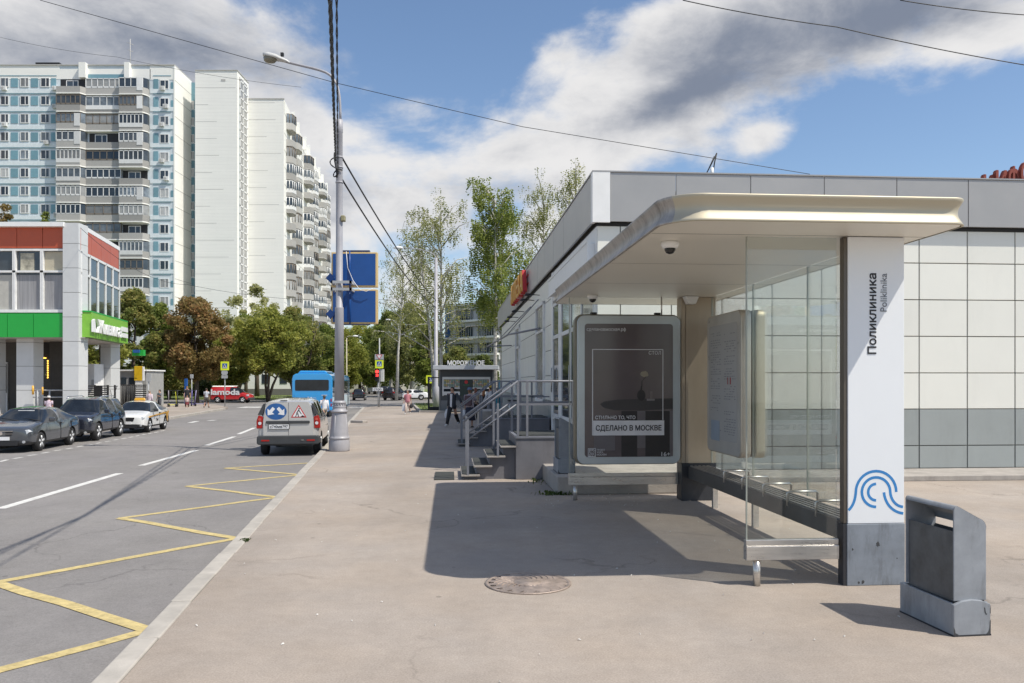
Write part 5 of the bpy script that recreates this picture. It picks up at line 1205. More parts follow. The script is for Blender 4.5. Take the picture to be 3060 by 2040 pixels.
b = MB(); b.lathe([(.135, 1.36), (.118, 3.92), (.118, 3.93), (.095, 3.95), (.09, Ztop - .35), (.098, Ztop - .34), (.098, Ztop), (.07, Ztop + .01)], n=20); b.build('pole', M_pole, lp)
def bz(p0, p1, p2, p3, n=10):
    p0, p1, p2, p3 = map(Vector, (p0, p1, p2, p3)); return [p0 * (1 - t) ** 3 + p1 * 3 * (1 - t) ** 2 * t + p2 * 3 * (1 - t) * t * t + p3 * t ** 3 for t in [k / n for k in range(n + 1)]]
L0 = lambda px, py, dy=0: XZ(px, py, PL.y + dy) - PL
b = MB(); b.tube(bz(L0(1017, 358), L0(1017, 270), L0(1012, 225), L0(958, 210)) + bz(L0(958, 210), L0(925, 200), L0(895, 195), L0(855, 184))[1:], .035, 10); b.build('arm', M_pole, lp)
hp = L0(826, 174); hd = thing('x', None, None)
b = MB()
secs = [(-.37, .03, .03, 0), (-.34, .12, .10, .0), (-.2, .17, .13, .0), (.0, .17, .12, .0), (.12, .12, .09, -.01), (.30, .09, .07, -.03), (.37, .05, .05, -.05)]
for (i, (x, ry, rz_, dz)) in enumerate(secs): pass
vs = []; n = 14
for (x, ry, rz_, dz) in secs:
    for k in range(n): a_ = 2 * math.pi * k / n; vs.append((hp.x + x, hp.y + ry * math.cos(a_), hp.z + dz - x * .22 + rz_ * max(-.25, math.sin(a_)) * .9))
fs = [(i * n + k, i * n + (k + 1) % n, (i + 1) * n + (k + 1) % n, (i + 1) * n + k) for i in range(len(secs) - 1) for k in range(n)] + [tuple(range(n)), tuple(range(n * 6, n * 7))]
b.add(vs, fs, 0, True); lh = b.build('lamp_head', mat('lamp_head_grey', (.55, .55, .54), .4), lp)
b = MB(); b.lathe([(.15, 0), (.14, -.08), (.10, -.13), (.02, -.15)], (hp.x - .17, hp.y, hp.z + .02), 18, 0, 1.25, 1); b.build('lamp_glass', mat('lamp_glass', (.22, .20, .15), .08), lp)
part(lp, 'sensor', M_black, lambda b: b.box(hp.x + .12, hp.x + .20, hp.y - .04, hp.y + .04, hp.z + .06, hp.z + .15))
bpy.data.objects.remove(hd)
part(lp, 'clamp_box', mat('clamp_brass', (.3, .27, .15), .5), lambda b: b.box(.06, .17, -.12, .06, L0(0, 662).z, L0(0, 645).z), .02)
part(lp, 'cable_clamp', M_pole, lambda b: [b.tube([(0, 0, L0(0, y_).z - .02), (0, 0, L0(0, y_).z + .02)], .105, 16) for y_ in (470, 500, 545)])
# cable coil at the pole
part(lp, 'cable_coil', M_blk_cable, lambda b: [b.tube(bz(L0(1000, 470, -.1), L0(975, 480, -.2), L0(985, 500, -.2), L0(1024, 508, -.1)), .018, 6), b.tube(bz(L0(1010, 505, -.1), L0(985, 520, -.12), L0(1000, 545, -.1), L0(1012, 510, -.12)), .018, 6), b.tube(bz(L0(1000, 455, -.1), L0(996, 480, -.1), L0(1008, 500, -.1), L0(1006, 530, -.1)), .022, 6)])
# two blue boxed sign backs
sgn = thing('road_sign', 'pair of blue backed sign boxes with gold edges fixed to the lamp pole', 'road sign', PL, 0)
YS = PL.y + .35
for (ya, yb) in ((753, 857), (864, 967)):
    p_, q_ = XZ(990, yb, YS) - PL, XZ(1127, ya, YS) - PL
    bx = part(sgn, 'sign_box', M_gold, lambda b: b.box(p_.x, q_.x, .35, .55, p_.z, q_.z), .01)
    part(bx, 'back_panel', M_bluebox, lambda b: b.box(p_.x + .045, q_.x - .045, .335, .349, p_.z + .045, q_.z - .045))
    part(bx, 'strut', M_bluebox, lambda b: b.tube([(p_.x + .53, .31, p_.z - .03), (p_.x + .52, .31, q_.z + .04)], .018, 6))
part(sgn, 'lamp_strip', mat('strip_dark', (.05, .06, .12), .4), lambda b: [b.box((XZ(1022, 0, YS) - PL).x, (XZ(1104, 0, YS) - PL).x, .36, .5, (XZ(0, 752, YS) - PL).z, (XZ(0, 747, YS) - PL).z), b.box((XZ(1022, 0, YS) - PL).x, (XZ(1104, 0, YS) - PL).x, .36, .5, (XZ(0, 970, YS) - PL).z, (XZ(0, 967, YS) - PL).z)])
for y_ in (844, 865): part(sgn, 'bracket', M_greyp, lambda b: [b.box(-.2, .36, -.14, -.10, L0(0, y_ + 4).z, L0(0, y_ - 4).z), b.box(.30, .36, -.14, .35, L0(0, y_ + 4).z, L0(0, y_ - 4).z), b.box(-.2, -.16, -.14, .35, L0(0, y_ + 4).z, L0(0, y_ - 4).z)])
for y_ in (830, 938):
    c_ = L0(987, y_, .2); part(sgn, 'diamond_plate', M_bluebox, lambda b: b.prism([(c_.x - .13, c_.z), (c_.x, c_.z + .14), (c_.x + .13, c_.z), (c_.x, c_.z - .14)], .2, .23, 'y'), .005)
wr1 = [XZ(x_, y_, YS - .05) - PL for x_, y_ in ((1036, 752), (1040, 800), (1056, 838), (1076, 866), (1096, 871), (1116, 862))]
part(sgn, 'cable', M_signw, lambda b: b.tube([v + Vector((0, -.06, 0)) for v in wr1], .010, 6))

# ---- a second lamp and others farther on
def small_lamp(label, px, py, topy, arm, hr, r=.09, z=0, m=None):
    p = G(px, py, z); t = thing('street_lamp', label, 'street lamp', p, 0); H_ = XZ(px, topy, p.y).z - z
    m = m or M_pole
    part(t, 'pole', m, lambda b: b.lathe([(r * 1.5, 0), (r * 1.4, 1.5), (r, 1.6), (r * .7, H_)], n=12))
    e = XZ(arm[0], arm[1], p.y) - p; part(t, 'arm', m, lambda b: b.tube(bz((0, 0, H_ - .02), (0, 0, H_ + .3), (e.x * .3, 0, e.z), (e.x, 0, e.z)), .03, 6))
    part(t, 'lamp_head', M_trim, lambda b: b.lathe([(.01, -.1), (.2, -.06), (.24, .0), (.16, .08), (.01, .12)], (e.x, 0, e.z), 12, 0, 1.5, .8))
    return t, p, H_
l2, p2, h2 = small_lamp('grey street lamp standing on the lawn beside the kiosk', 1303, 1222, 770, (1190, 740), 1, .15)
small_lamp('thin pale lamp post behind the bus', 1036, 1190, 1010, (1062, 1004), 1, .07, m=mat('pole_cream', (.55, .50, .38), .6))
small_lamp('distant curved lamp post rising before the birches', 1191, 1186, 970, (1160, 955), 1, .08)

# ---- pedestrian crossing signs and the traffic light
def xsign(b_parent, px, py, s_, Y, p, name='crossing_sign', yel=True):
    c_ = XZ(px, py, Y) - p; k = s_ / F * Y / 2
    o = part(b_parent, name, M_signy, lambda b: b.prism(rrect(c_.x - k, c_.x + k, c_.z - k * 1.05, c_.z + k * 1.05, k * .15), -.10, -.07, 'y'))
    part(o, 'blue_field', M_signb, lambda b: b.box(c_.x - k * .58, c_.x + k * .58, -.105, -.10, c_.z - k * .60, c_.z + k * .60))
    part(o, 'print', M_signw, lambda b: b.prism([(c_.x - k * .5, c_.z - k * .5), (c_.x + k * .5, c_.z - k * .5), (c_.x, c_.z + k * .5)], -.11, -.1055, 'y'))
    part(o, 'print', M_txtb, lambda b: [b.prism([(c_.x - k * .06, c_.z + k * .2), (c_.x + k * .06, c_.z + k * .2), (c_.x + k * .22, c_.z - k * .42), (c_.x + k * .1, c_.z - k * .42), (c_.x, c_.z - k * .1), (c_.x - k * .16, c_.z - k * .42), (c_.x - k * .26, c_.z - k * .42)], -.115, -.1105, 'y')])
def post(t, H_, r=.04, x=0, m=None): return part(t, 'post', m or M_greyp, lambda b: b.tube([(x, 0, 0), (x, 0, H_)], r, 8))
def zof(py, Y): return XZ(0, py, Y).z
p = G(672, 1215); t = thing('road_sign', 'yellow framed crossing sign on a post with grey round sign back below', 'road sign', p)
post(t, zof(1080, p.y)); xsign(t, 673, 1093, 25, p.y, p)
part(t, 'round_sign_back', M_greyp, lambda b: b.tube([(0, -.08, zof(1113, p.y)), (0, -.05, zof(1113, p.y))], .24, 20)); part(t, 'plate_back', M_greyp, lambda b: b.box(-.23, .23, -.08, -.05, zof(1130, p.y), zof(1121, p.y)))
p = G(693, 1186); t = thing('road_sign', 'narrower yellow framed crossing sign just right of the first one', 'road sign', p); post(t, zof(1100, p.y)); xsign(t, 693, 1110, 17, p.y, p)
p = G(941, 1190); t = thing('road_sign', 'yellow framed crossing sign above the roof of the bus', 'road sign', p); post(t, zof(1078, p.y)); xsign(t, 941, 1104, 20, p.y, p)
c_ = XZ(941, 1083, p.y) - p; part(t, 'give_way_back', M_greyp, lambda b: b.prism([(c_.x - .35, c_.z + .25), (c_.x + .35, c_.z + .25), (c_.x, c_.z - .35)], -.1, -.07, 'y'))
p = G(1293, 1200); t = thing('road_sign', 'yellow framed crossing sign partly behind the lamp beside the kiosk', 'road sign', p); post(t, zof(1115, p.y)); xsign(t, 1285, 1133, 23, p.y, p)
# traffic light
p = G(1134, 1216); Y = p.y; t = thing('traffic_light', 'traffic light showing red on a post with give way and crossing signs', 'traffic light', p)
post(t, zof(1010, Y), .045, .0, M_greyp); xsign(t, 1134, 1087, 25, Y, p)
c_ = XZ(1134, 1067, Y) - p; part(t, 'sign_board', M_greyp, lambda b: b.box(c_.x - .33, c_.x + .33, -.1, -.07, c_.z - .22, c_.z + .22))
o = part(t, 'give_way_sign', M_signr, lambda b: b.prism([(c_.x - .24, c_.z + .19), (c_.x + .24, c_.z + .19), (c_.x, c_.z - .19)], -.11, -.1005, 'y'))
part(o, 'print', M_signw, lambda b: b.prism([(c_.x - .16, c_.z + .145), (c_.x + .16, c_.z + .145), (c_.x, c_.z - .11)], -.115, -.1105, 'y'))
x0_, x1_ = (XZ(1122, 0, Y) - p).x, (XZ(1134, 0, Y) - p).x
hs = part(t, 'housing', M_black, lambda b: b.box(x0_, x1_, -.2, .08, zof(1139, Y), zof(1103, Y)), .02)
M_lr = mat('signal_red', (.95, .05, .04), .3, emis=2.2)
xm = (x0_ + x1_) / 2
part(hs, 'red_lamp', M_lr, lambda b: b.tube([(xm, -.22, zof(1110, Y)), (xm, -.2, zof(1110, Y))], .125, 16))
for y_ in (1103, 1114, 1126): part(hs, 'visor', M_black, lambda b: b.box(xm - .14, xm + .14, -.36, -.2, zof(y_, Y) - .01, zof(y_, Y)))
text('38', 'countdown', M_lr, hs, (xm - .1, -.21, zof(1125, Y)), (1, 0, 0), (0, 0, 1), .2, .2, .004, .02)
part(t, 'side_housing', mat('housing_pale', (.55, .55, .52), .5), lambda b: b.box(x1_ + .07, x1_ + .33, -.05, .2, zof(1140, Y), zof(1103, Y)), .02)
sp = part(t, 'stop_plate', M_signw, lambda b: b.box((XZ(1114, 0, Y) - p).x, (XZ(1145, 0, Y) - p).x, -.1, -.07, zof(1168, Y), zof(1158, Y)), .01)
text('СТОП', 'lettering', M_txtb, sp, ((XZ(1118, 0, Y) - p).x, -.102, zof(1166, Y)), (1, 0, 0), (0, 0, 1), 22 / F * Y, 5.6 / F * Y, .004, .02)
post(t, zof(1136, Y), .04, (XZ(1130, 0, Y) - p).x)

# ================================================================ kiosk
KY = 49.6; p = G(1394, 1232); p = Vector((XZ(1394, 0, KY).x, KY, 0)); ks = thing('kiosk', 'dark grey ice cream kiosk with pale flat roof and white lettering on top', 'kiosk', p)
kx = lambda zx: (XZ(1290 + zx / 6.53, 0, KY) - p).x
kz = lambda zy: zof(1060 + zy / 6.53, KY)
M_kd = mat('kiosk_dark', (.05, .056, .063), .5, var=.08); M_kg = mat('kiosk_panel', (.14, .15, .165), .5, var=.06)
part(ks, 'body', M_kd, lambda b: b.box(kx(150), kx(1205), 0, 2.6, kz(1145), kz(290)))
for xa_ in (145, 1183): part(ks, 'corner_post', M_kg, lambda b: b.box(kx(xa_), kx(xa_ + 27), -.03, .1, kz(1105), kz(290)))
part(ks, 'lower_panel', M_kg, lambda b: [b.box(kx(180), kx(330), -.03, 0, kz(1100), kz(890)), b.box(kx(340), kx(1180), -.03, 0, kz(1100), kz(890))])
part(ks, 'roof', mat('kiosk_roof', (.46, .48, .50), .5), lambda b: b.box(kx(48), kx(1305), -.8, 2.9, kz(290), kz(208)), .02)
fr = part(ks, 'window', mat('kiosk_frame', (.62, .63, .62), .4), lambda b: [b.box(kx(210), kx(1145), -.06, 0, kz(478), kz(430)), b.box(kx(210), kx(235), -.06, 0, kz(800), kz(478)), b.box(kx(1120), kx(1145), -.06, 0, kz(800), kz(478)), b.box(kx(235), kx(550), -.05, 0, kz(660), kz(635)), b.box(kx(800), kx(1120), -.05, 0, kz(660), kz(635)), b.box(kx(235), kx(550), -.05, 0, kz(785), kz(715)), b.box(kx(800), kx(1120), -.05, 0, kz(785), kz(715))])
part(fr, 'pane', M_cglass, lambda b: b.box(kx(235), kx(1120), -.02, -.005, kz(800), kz(478)))
pal = [(.45, .30, .25), (.20, .28, .45), (.55, .50, .45), (.45, .15, .15), (.50, .42, .15), (.25, .35, .3)]
for (xa, xb) in ((240, 548), (803, 1115)):
    for r_ in range(5):
        for c_ in range(9):
            w_ = (xb - xa) / 9; x = xa + c_ * w_; z = 485 + r_ * 30
            part(fr, 'price_card', mat('card_%d' % rng.randrange(6), pal[rng.randrange(6)], .5), lambda b: b.box(kx(x + 3), kx(x + w_ - 3), -.030, -.021, kz(z + 25), kz(z)))
part(fr, 'centre_panel', mat('kiosk_green_black', (.02, .035, .03), .4), lambda b: b.box(kx(555), kx(795), -.06, -.022, kz(800), kz(480)))
part(fr, 'logo', M_signr, lambda b: b.tube([(kx(675), -.075, kz(530)), (kx(675), -.061, kz(530))], .11, 16)); part(fr, 'logo', mat('logo_green', (.05, .2, .08), .5), lambda b: b.box(kx(615), kx(735), -.07, -.061, kz(592), kz(582)))
text('МОРОЖЕНОЕ', 'roof_lettering', M_trim, ks, (kx(330), -.72, kz(207)), (1, 0, 0), (0, 0, 1), kx(1035) - kx(330), kz(118) - kz(207), .08, .045)
p_ = XZ(1281, 0, 50.5); t = thing('bracket_post', 'black post and arm standing on the lawn left of the kiosk', 'post', Vector((p_.x, 50.5, .1)))
part(t, 'post', M_black, lambda b: [b.box(-.05, .05, -.05, .05, 0, zof(1130, 50.5)), b.box(-.05, .75, -.04, .04, zof(1134, 50.5), zof(1131, 50.5))]); part(t, 'foot', M_black, lambda b: b.box(-.02, .65, -.3, .3, 0, .22))

# ================================================================ shop with arcade on the left
SY = 46.0; C0 = Vector((XZ(238, 0, SY).x, SY, 0)); shp = thing('shop_building', 'two storey shop with orange and green panel bands on pale tiled columns', 'building', C0)
sx = lambda px: (XZ(px, 0, SY) - C0).x
szz = lambda py: zof(py, SY)
sd5 = lambda px, dy=5.0: XZ(px, 0, SY + dy).x - C0.x
ks_ = (XZ(358, 0, 54.5).x - C0.x) / 8.5                                  # how the side runs back
A_S = math.atan(-ks_); side = Vector((ks_, 1, 0)).normalized(); sdn = 8.5 * math.sqrt(1 + ks_ ** 2)
M_org = mat('panel_orange', (.46, .085, .035), .4, var=.05, rnd=.04); M_grn = mat('panel_green', (.015, .36, .05), .35, var=.04, rnd=.03); M_lgrn = mat('sign_light_green', (.20, .46, .05), .4)
M_ctl = mat('column_tile', (.60, .61, .61), .35, var=.04, rnd=.04)
def pane_row(name, m, xs, z0, z1, y0, y1, parent=shp, g_=.03):
    for i in range(len(xs) - 1): part(parent, name, m, lambda b: b.box(xs[i] + g_ / 2, xs[i + 1] - g_ / 2, y0, y1, z0, z1))
X_l = -24.0
part(shp, 'core', M_joint, lambda b: [b.prism([(X_l, .45), (-.4, .45), (-.4 + ks_ * 8.0, 8.2), (X_l, 8.2)], szz(1003), szz(674), 'z')])
pane_row('orange_panel', M_org, [X_l, -8, -6.2] + [sx(q) for q in (47 - 77, 47, 124, 190)], szz(740), szz(678), .10, .4)
pane_row('green_panel', M_grn, [X_l, -8, -6.2] + [sx(q) for q in (-55, 21, 99, 190)], szz(1007), szz(936), .02, .4)
part(shp, 'roof_edge', M_trim, lambda b: [b.box(X_l, sx(196), -.25, .3, szz(678), szz(665)), b.prism([(-.05, .3), (-.5, .3), (-.5 + ks_ * 8.2, 8.4), (-.0 + ks_ * 8.2, 8.4)], szz(678), szz(665), 'z')])
part(shp, 'roof', M_conc, lambda b: b.prism([(X_l, .3), (-.4, .3), (-.4 + ks_ * 8.0, 8.2), (X_l, 8.2)], szz(674), szz(670), 'z'))
# front windows
for i, (xa, xb) in enumerate(((-110, -45), (-45, 38), (38, 121), (121, 191))):
    f_ = part(shp, 'window', M_frame, lambda b: [b.box(sx(xa), sx(xb), .08, .3, szz(748), szz(742)), b.box(sx(xa), sx(xb), .08, .3, szz(933), szz(924)), b.box(sx(xa), sx(xb), .08, .3, szz(813), szz(807)), b.box(sx(xa) - .01, sx(xa) + .10, .08, .3, szz(924), szz(748)), b.box(sx(xb) - .08, sx(xb), .08, .3, szz(924), szz(748))])
    for (za, zb) in ((748, 807), (813, 924)): part(f_, 'pane', M_gdark, lambda b: b.box(sx(xa) + .1, sx(xb) - .08, .25, .27, szz(zb), szz(za)))
    if i > 0:
        mcu = mat('curtain_grey', (.30, .30, .31), .9, var=.25, vs=2.5, aniso=(6, 1, .15)); 
        part(f_, 'curtain', mcu if i > 1 else mat('blind', (.45, .44, .40), .8), lambda b: b.box(sx(xa) + .12, sx(xb) - .1, .235, .245, szz(924), szz(820)))
    if i == 3: part(f_, 'poster', mat('poster_sand', (.46, .42, .32), .7), lambda b: b.box(sx(xa) + .12, sx(xb) - .1, .235, .245, szz(806), szz(750)))
    if i == 2: part(f_, 'poster', mat('poster_mix', (.35, .33, .26), .6, var=.7, vs=2), lambda b: b.box(sx(xa) + .3, sx(xb) - .5, .235, .245, szz(806), szz(754)))
# side: windows and the light green sign band (built in a frame running back along the wall)
sd_ = part(shp, 'side_wall', M_joint, lambda b: b.box(-.1, -.02, .1, sdn, szz(1003), szz(676))); sd_.rotation_euler = (0, 0, A_S)
def sp_(name, m, fn, parent=sd_, bevel=0.): return part(parent, name, m, fn, bevel)
for k in range(4): sp_('orange_panel', M_org, lambda b: b.box(-.02, .03, .1 + k * 2.05, .1 + k * 2.05 + 2.02, szz(745), szz(680)))
for k in range(5):
    y0 = .15 + k * 1.66; f_ = sp_('window', M_frame, lambda b: [b.box(-.02, .08, y0, y0 + .09, szz(930), szz(748)), b.box(-.02, .08, y0 + 1.57, y0 + 1.66, szz(930), szz(748)), b.box(-.02, .08, y0, y0 + 1.66, szz(936), szz(928)), b.box(-.02, .08, y0, y0 + 1.66, szz(755), szz(747)), b.box(-.02, .08, y0, y0 + 1.66, szz(818), szz(811))])
    # third level kept to the wall: panes join the frame mesh's parent
    f_.data.materials.append(M_gdark)
    b = MB(); b.box(-.01, .02, y0 + .09, y0 + 1.57, szz(928), szz(755)); o = b.build('pane', M_gdark, sd_)
sp_('sign_band', M_lgrn, lambda b: [b.box(0, .55, .25, sdn - .2, szz(1006), szz(930))])
sp_('sign_band_edge', M_grn, lambda b: [b.box(0, .56, .2, sdn - .18, szz(930), szz(926))])
text('Живика', 'lettering', M_trim, sd_, (.60, .9, szz(990)), (0, 1, 0), (0, 0, 1), 5.3, szz(950) - szz(990), .12, .03)
sp_('lettering', M_trim, lambda b: [b.box(.58, .68, 6.6, 8.0, szz(968), szz(952)), b.box(.58, .68, 6.6, 8.0, szz(988), szz(973))])
sp_('lettering', M_trim, lambda b: b.prism([(.15, szz(990)), (.75, szz(990)), (.75, szz(985)), (.5, szz(950)), (.15, szz(955))], .58, .68, 'x'))
# columns with tile joints
def column(px0, px1, y0, y1, za, zb, fn):
    x0, x1 = sx(px0), sx(px1); o = part(shp, 'column', M_joint, lambda b: b.box(x0 + .03, x1 - .03, y0 + .03, y1 - .03, za, zb)); z = za
    while z < zb - .1:
        z2 = min(z + 1.40, zb); part(o, 'tile', M_ctl, lambda b: b.box(x0, x1, y0, y1, z + .012, z2 - .012)); z = z2
column(191, 238, -.12, .9, 0, szz(666), None)
column(20, 72, .9, 1.9, 0, szz(1005), None); column(-90, -45, .9, 1.9, 0, szz(1005), None)
e_ = side * 8.0; xo = sx(238) + e_.x - .5
part_o = part(shp, 'column', M_joint, lambda b: b.box(xo - .35, xo + .27, 7.4, 8.6, 0, szz(680)))
z = 0
while z < szz(680): part(part_o, 'tile', M_ctl, lambda b: b.box(xo - .38, xo + .30, 7.37, 8.63, z + .012, min(z + 1.40, szz(680)) - .012)); z += 1.40
part(shp, 'soffit', mat('soffit', (.42, .40, .38), .6), lambda b: b.prism([(X_l, .1), (.2, .1), (.2 + ks_ * 8.4, 8.5), (X_l, 8.5)], szz(1009), szz(1007), 'z'))
# arcade back wall with shop window, string of lights
zof5 = lambda py: zof(py, SY + 5)
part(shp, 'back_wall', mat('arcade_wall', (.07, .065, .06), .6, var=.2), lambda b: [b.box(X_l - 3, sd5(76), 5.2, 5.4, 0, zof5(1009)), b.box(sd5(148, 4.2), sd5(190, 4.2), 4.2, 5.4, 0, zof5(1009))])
f_ = part(shp, 'shop_window', M_black, lambda b: b.box(sd5(72), sd5(150), 5.0, 5.2, 0, zof5(1020)))
part(f_, 'pane', M_cglass, lambda b: b.box(sd5(72), sd5(150), 4.97, 4.995, .4, zof5(1072)))
ml = mat('garland_light', (1, .55, .08), .5, emis=3.0)
part(f_, 'garland', ml, lambda b: [b.box(sd5(72 + k * 4.6), sd5(72 + k * 4.6 + 3.2), 4.9, 4.95, zof5(1071), zof5(1068)) for k in range(15)] + [b.box(sd5(143.5), sd5(146), 4.9, 4.95, zof5(1076 + k * 7 + 4.5), zof5(1076 + k * 7)) for k in range(8)])
rr_ = random.Random(5)
for k in range(26):
    xk, zk = rr_.uniform(74, 138), rr_.uniform(1078, 1150); cc = rr_.choice([(.5, .45, .35), (.25, .3, .2), (.5, .2, .1), (.4, .4, .38)])
    part(f_, 'goods', mat('goods_%.1f_%.1f' % cc[:2], cc, .6), lambda b: b.box(sd5(xk), sd5(xk + rr_.uniform(2, 7)), 4.94, 4.965, zof5(zk + rr_.uniform(2, 5)), zof5(zk)))
part(shp, 'door', M_trim, lambda b: b.box(sd5(-5), sd5(19), 5.1, 5.19, 0, zof5(1082))); part(shp, 'door_glass', M_gdark, lambda b: b.box(sd5(-3), sd5(17), 5.05, 5.095, 1.2, zof5(1086)))
rl = thing('handrail', 'grey metal railing with two yellow tubes in the arcade', 'railing', C0 + Vector((0, 0, 0)))
for q in (94, 130, 174): part(rl, 'post', M_greyp, lambda b: b.tube([(sx(q), .6, 0), (sx(q), .6, szz(1166))], .045, 8))
part(rl, 'rail', M_greyp, lambda b: [b.tube([(sx(75), .6, szz(1166)), (sx(180), .6, szz(1166))], .04, 8), b.tube([(sx(80), .6, szz(1187)), (sx(180), .6, szz(1187))], .035, 8)])
part(rl, 'yellow_tube', M_taxi, lambda b: [b.tube([(sx(83), .5, szz(1179)), (sx(83), .5, szz(1152))], .06, 8), b.tube([(sx(112), .5, szz(1179)), (sx(112), .5, szz(1156))], .05, 8)])

# ---- things beside the shop
def board(label, px, py, bx, name='sign_post', cat='sign', z=0, m=M_greyp):
    p = G(px, py, z); t = thing(name, label, cat, p); Y = p.y; x0, y0, x1, y1 = bx
    part(t, 'post', M_greyp, lambda b: b.tube([(0, 0, 0), ((XZ((x0 + x1) / 2, 0, Y) - p).x, 0, zof(y0, Y))], .05, 8))
    part(t, 'board', m, lambda b: b.box((XZ(x0, 0, Y) - p).x, (XZ(x1, 0, Y) - p).x, -.09, -.06, zof(y1, Y), zof(y0, Y)), .01)
    return t
board('grey back of a square sign on a leaning post before the shop column', 216, 1236, (210, 1090, 241, 1121))
board('small grey back of a square sign on a post beside the taxi', 439, 1228, (438, 1116, 453, 1140))
p = G(418, 1215); t = thing('map_stand', 'yellow information panel on a white stand', 'information stand', p); Y = p.y
part(t, 'panel', mat('panel_yellow', (.72, .46, .02), .45), lambda b: b.box((XZ(403.5, 0, Y) - p).x, (XZ(428, 0, Y) - p).x, -.15, .0, zof(1137, Y), zof(1094, Y)), .02); part(t, 'side', M_trim, lambda b: b.box((XZ(428, 0, Y) - p).x, (XZ(432, 0, Y) - p).x, -.15, .0, zof(1137, Y), zof(1095, Y))); part(t, 'foot', M_trim, lambda b: b.box(-.3, .2, -.1, .0, 0, zof(1137, Y)))
part(t, 'print', M_txtb, lambda b: [b.box((XZ(406 + k * 2.5, 0, Y) - p).x, (XZ(407.5 + k * 2.5, 0, Y) - p).x, -.156, -.151, zof(1131, Y), zof(1128.5, Y)) for k in range(3)])
p = G(262, 1222); t = thing('utility_cabinet', 'tall white utility cabinet beside the shop', 'cabinet', Vector((XZ(262, 0, 52).x, 52, 0)));
cx_ = lambda px: XZ(px, 0, 52).x - t.location.x
part(t, 'body', M_trim, lambda b: b.box(cx_(258), cx_(282), 0, 1.2, 0, zof(1087, 52)), .01); part(t, 'grille', mat('cab_grille', (.38, .40, .43), .5, var=.2, vs=1, aniso=(40, 1, 1)), lambda b: b.box(cx_(243), cx_(257), .05, 1.2, 0, zof(1087, 52))); part(t, 'vent', M_greyp, lambda b: b.box(cx_(274), cx_(281), -.03, 0, zof(1150, 52), zof(1134, 52)))
t = thing('utility_cabinet', 'smaller grey cabinet behind the far column of the shop', 'cabinet', Vector((XZ(316, 0, 56).x, 56, 0)))
part(t, 'body', mat('cab_grey', (.45, .46, .47), .6), lambda b: b.box(XZ(307, 0, 56).x - t.location.x, XZ(326, 0, 56).x - t.location.x, 0, 1, 0, zof(1112, 56)), .01); part(t, 'pipe', M_trim, lambda b: b.tube([(.2, .5, zof(1112, 56)), (.2, .5, zof(1080, 56))], .06, 8))
t = thing('shop_sign', 'green sign box with small blue plate under the shop eaves', 'sign', C0)
part(t, 'box', M_grn, lambda b: b.box(sx(242), sx(280), 6.2, 6.5, szz(1052), szz(1032))); part(t, 'plate', M_signb, lambda b: b.box(sx(247), sx(269), 6.1, 6.18, szz(1042), szz(1032)))
# black slatted fence
t = thing('fence', 'black slatted cafe fence between the shop columns', 'fence', Vector((XZ(242, 0, 51).x, 51, 0)))
fx = lambda px: XZ(px, 0, 51).x - t.location.x
for k in range(6): part(t, 'slat', M_black, lambda b: b.box(fx(243), fx(322), 0, .04, zof(1186 - k * 6.2, 51), zof(1186 - k * 6.2 - 3.4, 51)))
for q in (244, 281, 320, 341): part(t, 'post', M_black, lambda b: b.box(fx(q), fx(q) + .08, -.03, .08, 0, zof(1150, 51)))
part(t, 'panel', M_black, lambda b: b.box(fx(282), fx(306), -.02, .02, zof(1188, 51), zof(1154, 51)))
part(t, 'ornament', M_black, lambda b: [b.tube([(fx(330), 0, .2), (fx(350), 0, zof(1152, 51))], .02, 6), b.tube([(fx(322), 0, zof(1154, 51)), (fx(352), 0, zof(1154, 51))], .02, 6), b.tube([(fx(330), 0, zof(1165, 51)), (fx(340), 0, .3)], .018, 6)])
t = thing('fence', 'black lattice fence behind the taxi right of the far column', 'fence', Vector((XZ(364, 0, 58).x, 58, 0)))
fx = lambda px: XZ(px, 0, 58).x - t.location.x
for k in range(6): part(t, 'slat', M_black, lambda b: b.box(fx(400), fx(437), 0, .04, zof(1190 - k * 6.5, 58), zof(1190 - k * 6.5 - 3.4, 58)))
for k in range(9): part(t, 'picket', M_black, lambda b: b.tube([(fx(364 + k * 4.6), 0, .2), (fx(366 + k * 4.6 + (k % 3)), 0, zof(1150, 58))], .05, 6))
part(t, 'rail', M_black, lambda b: b.box(fx(362), fx(438), -.03, .03, zof(1152, 58), zof(1149, 58)))
t = thing('kiosk', 'pale grey market kiosk with windows behind the taxi', 'kiosk', Vector((XZ(362, 0, 61).x, 61, 0)))
fx = lambda px: XZ(px, 0, 61).x - t.location.x
part(t, 'body', mat('booth_grey', (.33, .33, .32), .6, var=.08), lambda b: b.box(fx(358), fx(438), 0, 3, 0, zof(1106, 61)), .02); part(t, 'roof', M_trim, lambda b: b.box(fx(352), fx(442), -.2, 3.1, zof(1108, 61), zof(1104, 61)))
for (a_, c_) in ((362, 378), (386, 402)): part(t, 'window', M_gdark, lambda b: b.box(fx(a_), fx(c_), -.03, .0, zof(1148, 61), zof(1128, 61)))
# advertising column and post
p = G(556, 1206); t = thing('info_pillar', 'slim blue information pillar behind the scooters', 'pillar', p); part(t, 'body', M_signb, lambda b: b.box(-.12, .12, -.1, .1, 0, zof(1131, p.y)), .02)
p = G(573, 1212); t = thing('sign_post', 'thin grey post with a small box near the scooters', 'post', p); post(t, zof(1118, p.y), .04); part(t, 'box', M_greyp, lambda b: b.box(-.1, .1, -.08, .08, zof(1130, p.y), zof(1118, p.y)))
